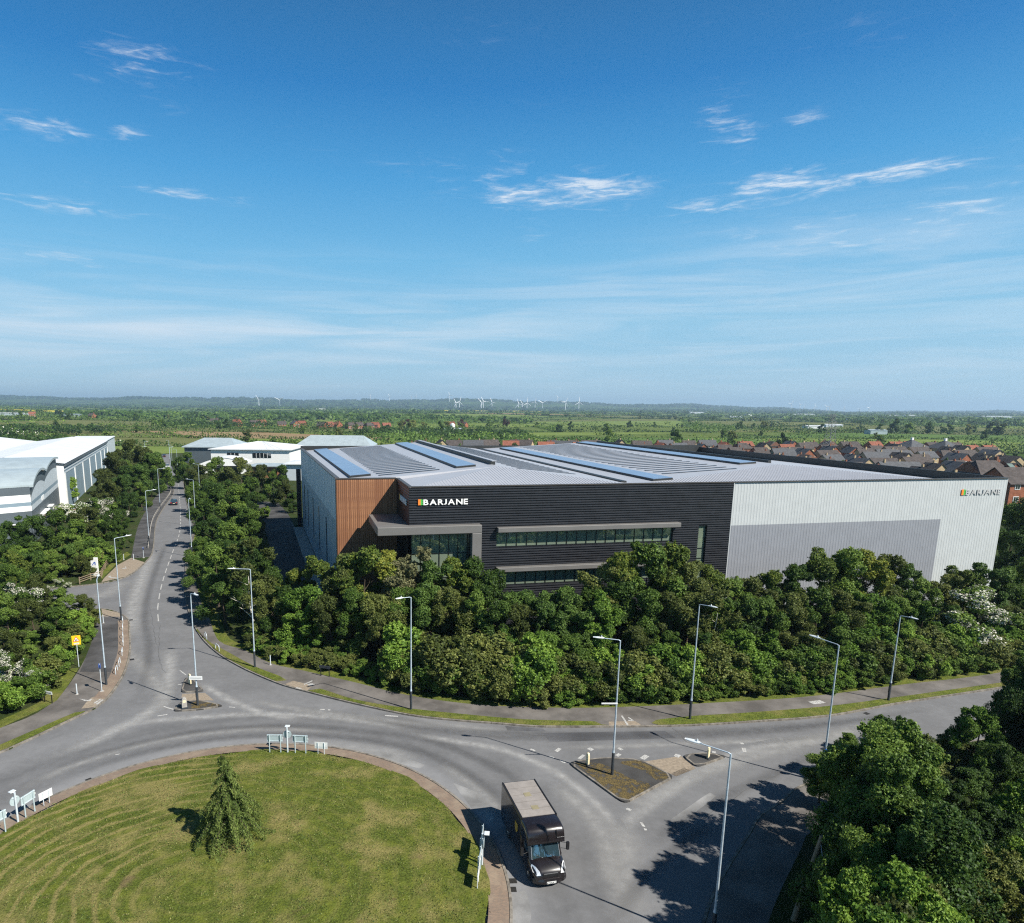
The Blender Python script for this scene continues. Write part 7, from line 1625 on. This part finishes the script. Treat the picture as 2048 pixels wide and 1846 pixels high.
TURB = [(-1645.5,6000.0,85.6,1.0),(-1463.4,6000.0,87.3,1.0),(-997.3,9000.0,139.4,.8),(-747.4,9000.0,141.8,.8),(-473.3,9300.0,138.4,.7),(-412.1,9300.0,142.3,.7),(37.2,8000.0,124.0,.9),(85.2,6000.0,74.2,1.0),(111.9,5800.0,83.3,1.0),(298.6,5800.0,78.8,1.0),(326.2,6000.0,89.4,1.0),(414.4,6200.0,83.3,.95),(623.3,5900.0,70.0,1.0),(713.4,6400.0,78.7,.9),(696.3,5900.0,79.1,1.0),(818.0,6300.0,60.8,.8),(844.1,6000.0,81.3,1.0),(1383.0,8500.0,87.8,.8),(1045.5,6000.0,91.8,1.0),(1144.5,5900.0,89.6,1.0),(4034.2,8000.0,86.7,.9),(4036.6,7800.0,80.5,.8),(4457.5,8500.0,61.5,.7),(4314.8,8000.0,89.3,.9),(4561.2,8200.0,86.3,.9),(4372.2,7800.0,89.2,.9),(5008.9,8600.0,48.1,.7),(5020.1,8300.0,66.9,.8),(4700.8,7600.0,75.4,1.0)]
TLAB = ('left of the pair of near turbines on the left', 'right of the pair of near turbines on the left')
for k, (x, y, z, s) in enumerate(TURB):
    zb = float(terrain_z(x, y)); y_ = y
    if z-zb < 45: z = zb+60*s+18
    lb = ('slim white wind turbine, '+TLAB[k]) if k < 2 else ('faint white wind turbine on the left wooded hills' if k < 6 else ('white wind turbine in the central group on the horizon' if k < 20 else 'hazy white wind turbine in the right-hand group'))
    t = thing('wind_turbine', lb, 'wind turbine', (x, y_, zb), fr_.uniform(-.5, .5), None if k < 2 else ('far turbines left', 'central turbines', 'right-hand turbines')[0 if k < 6 else (1 if k < 20 else 2)])
    hh = z-zb; MB().tube((0, 0, 0), (0, 0, hh), 3.4, 2.2, 10).build('tower', MT['turbine'], t); MB().box((0, 1.5, hh), (3, 8, 3.2)).build('nacelle', MT['turbine'], t, bevel=.5)
    hb = link('rotor_hub', MB().tube((0, -1.6, 0), (0, 1.2, 0), .9, 1.7, 10).mesh('rotor_hub', MT['turbine']), t); hb.location = (0, -3.8, hh); hb.rotation_euler = (0, fr_.uniform(0, 2), 0); hb.scale = (s*1.15, 1.6, s*1.15)
    for b in range(3): o = link('blade', BLM, hb); o.rotation_euler = (0, b*2*PI/3, 0)
MT['pylon'] = plain('dull_grey_steel', (.20, .21, .21), .7)
def pylon():
    x, y = (1664-890)/1365*372, 372; t = thing('electricity_pylon', 'grey lattice electricity pylon standing in the housing estate', 'pylon', (x, y, 0), .3); H = 25; mb = MB(); w0, w1 = 3.0, .7
    def wz(z): return w0+(w1-w0)*min(1, z/H*1.05)
    L = [i*H/12 for i in range(13)]
    for sx, sy in ((-1, -1), (1, -1), (1, 1), (-1, 1)):
        mb.path([(sx*wz(z), sy*wz(z), z) for z in L], .10, 4)
    for a, b in zip(L, L[1:]):
        for (ax, ay), (bx_, by_) in (((-1, -1), (1, -1)), ((1, -1), (1, 1)), ((1, 1), (-1, 1)), ((-1, 1), (-1, -1))):
            mb.tube((ax*wz(a), ay*wz(a), a), (bx_*wz(b), by_*wz(b), b), .055, .055, 4); mb.tube((bx_*wz(a), by_*wz(a), a), (ax*wz(b), ay*wz(b), b), .055, .055, 4)
    mb.build('lattice_tower', MT['pylon'], t)
    for z, l in ((17, 5), (20.5, 4), (24, 3)):
        a = MB()
        for sx in (-1, 1):
            for sy in (-1, 1): a.tube((sx*.6, sy*.6, z), (sx*l, 0, z+.2), .05, .05, 4)
            a.tube((sx*.6, 0, z+1.1), (sx*l, 0, z+.2), .05, .05, 4)
        a.build('cross_arm', MT['pylon'], t)
pylon()
# ------------------------------------------------------------------ haze
def haze():
    o = MB().box((0, 7300, 110), (52000, 15400, 240)).build('haze', []); m = bpy.data.materials.new('haze_air'); m.use_nodes = True; nt = m.node_tree; nt.nodes.clear()
    v = nt.nodes.new('ShaderNodeVolumePrincipled'); ou = nt.nodes.new('ShaderNodeOutputMaterial'); v.inputs['Color'].default_value = (.55, .76, .97, 1); v.inputs['Density'].default_value = HAZE; v.inputs['Anisotropy'].default_value = .2
    nt.links.new(v.outputs[0], ou.inputs['Volume']); o.data.materials.append(m); tag(o, kind='stuff', label='thin blue summer haze filling the far air', cat='haze')
HAZE = 1.0e-4
haze()
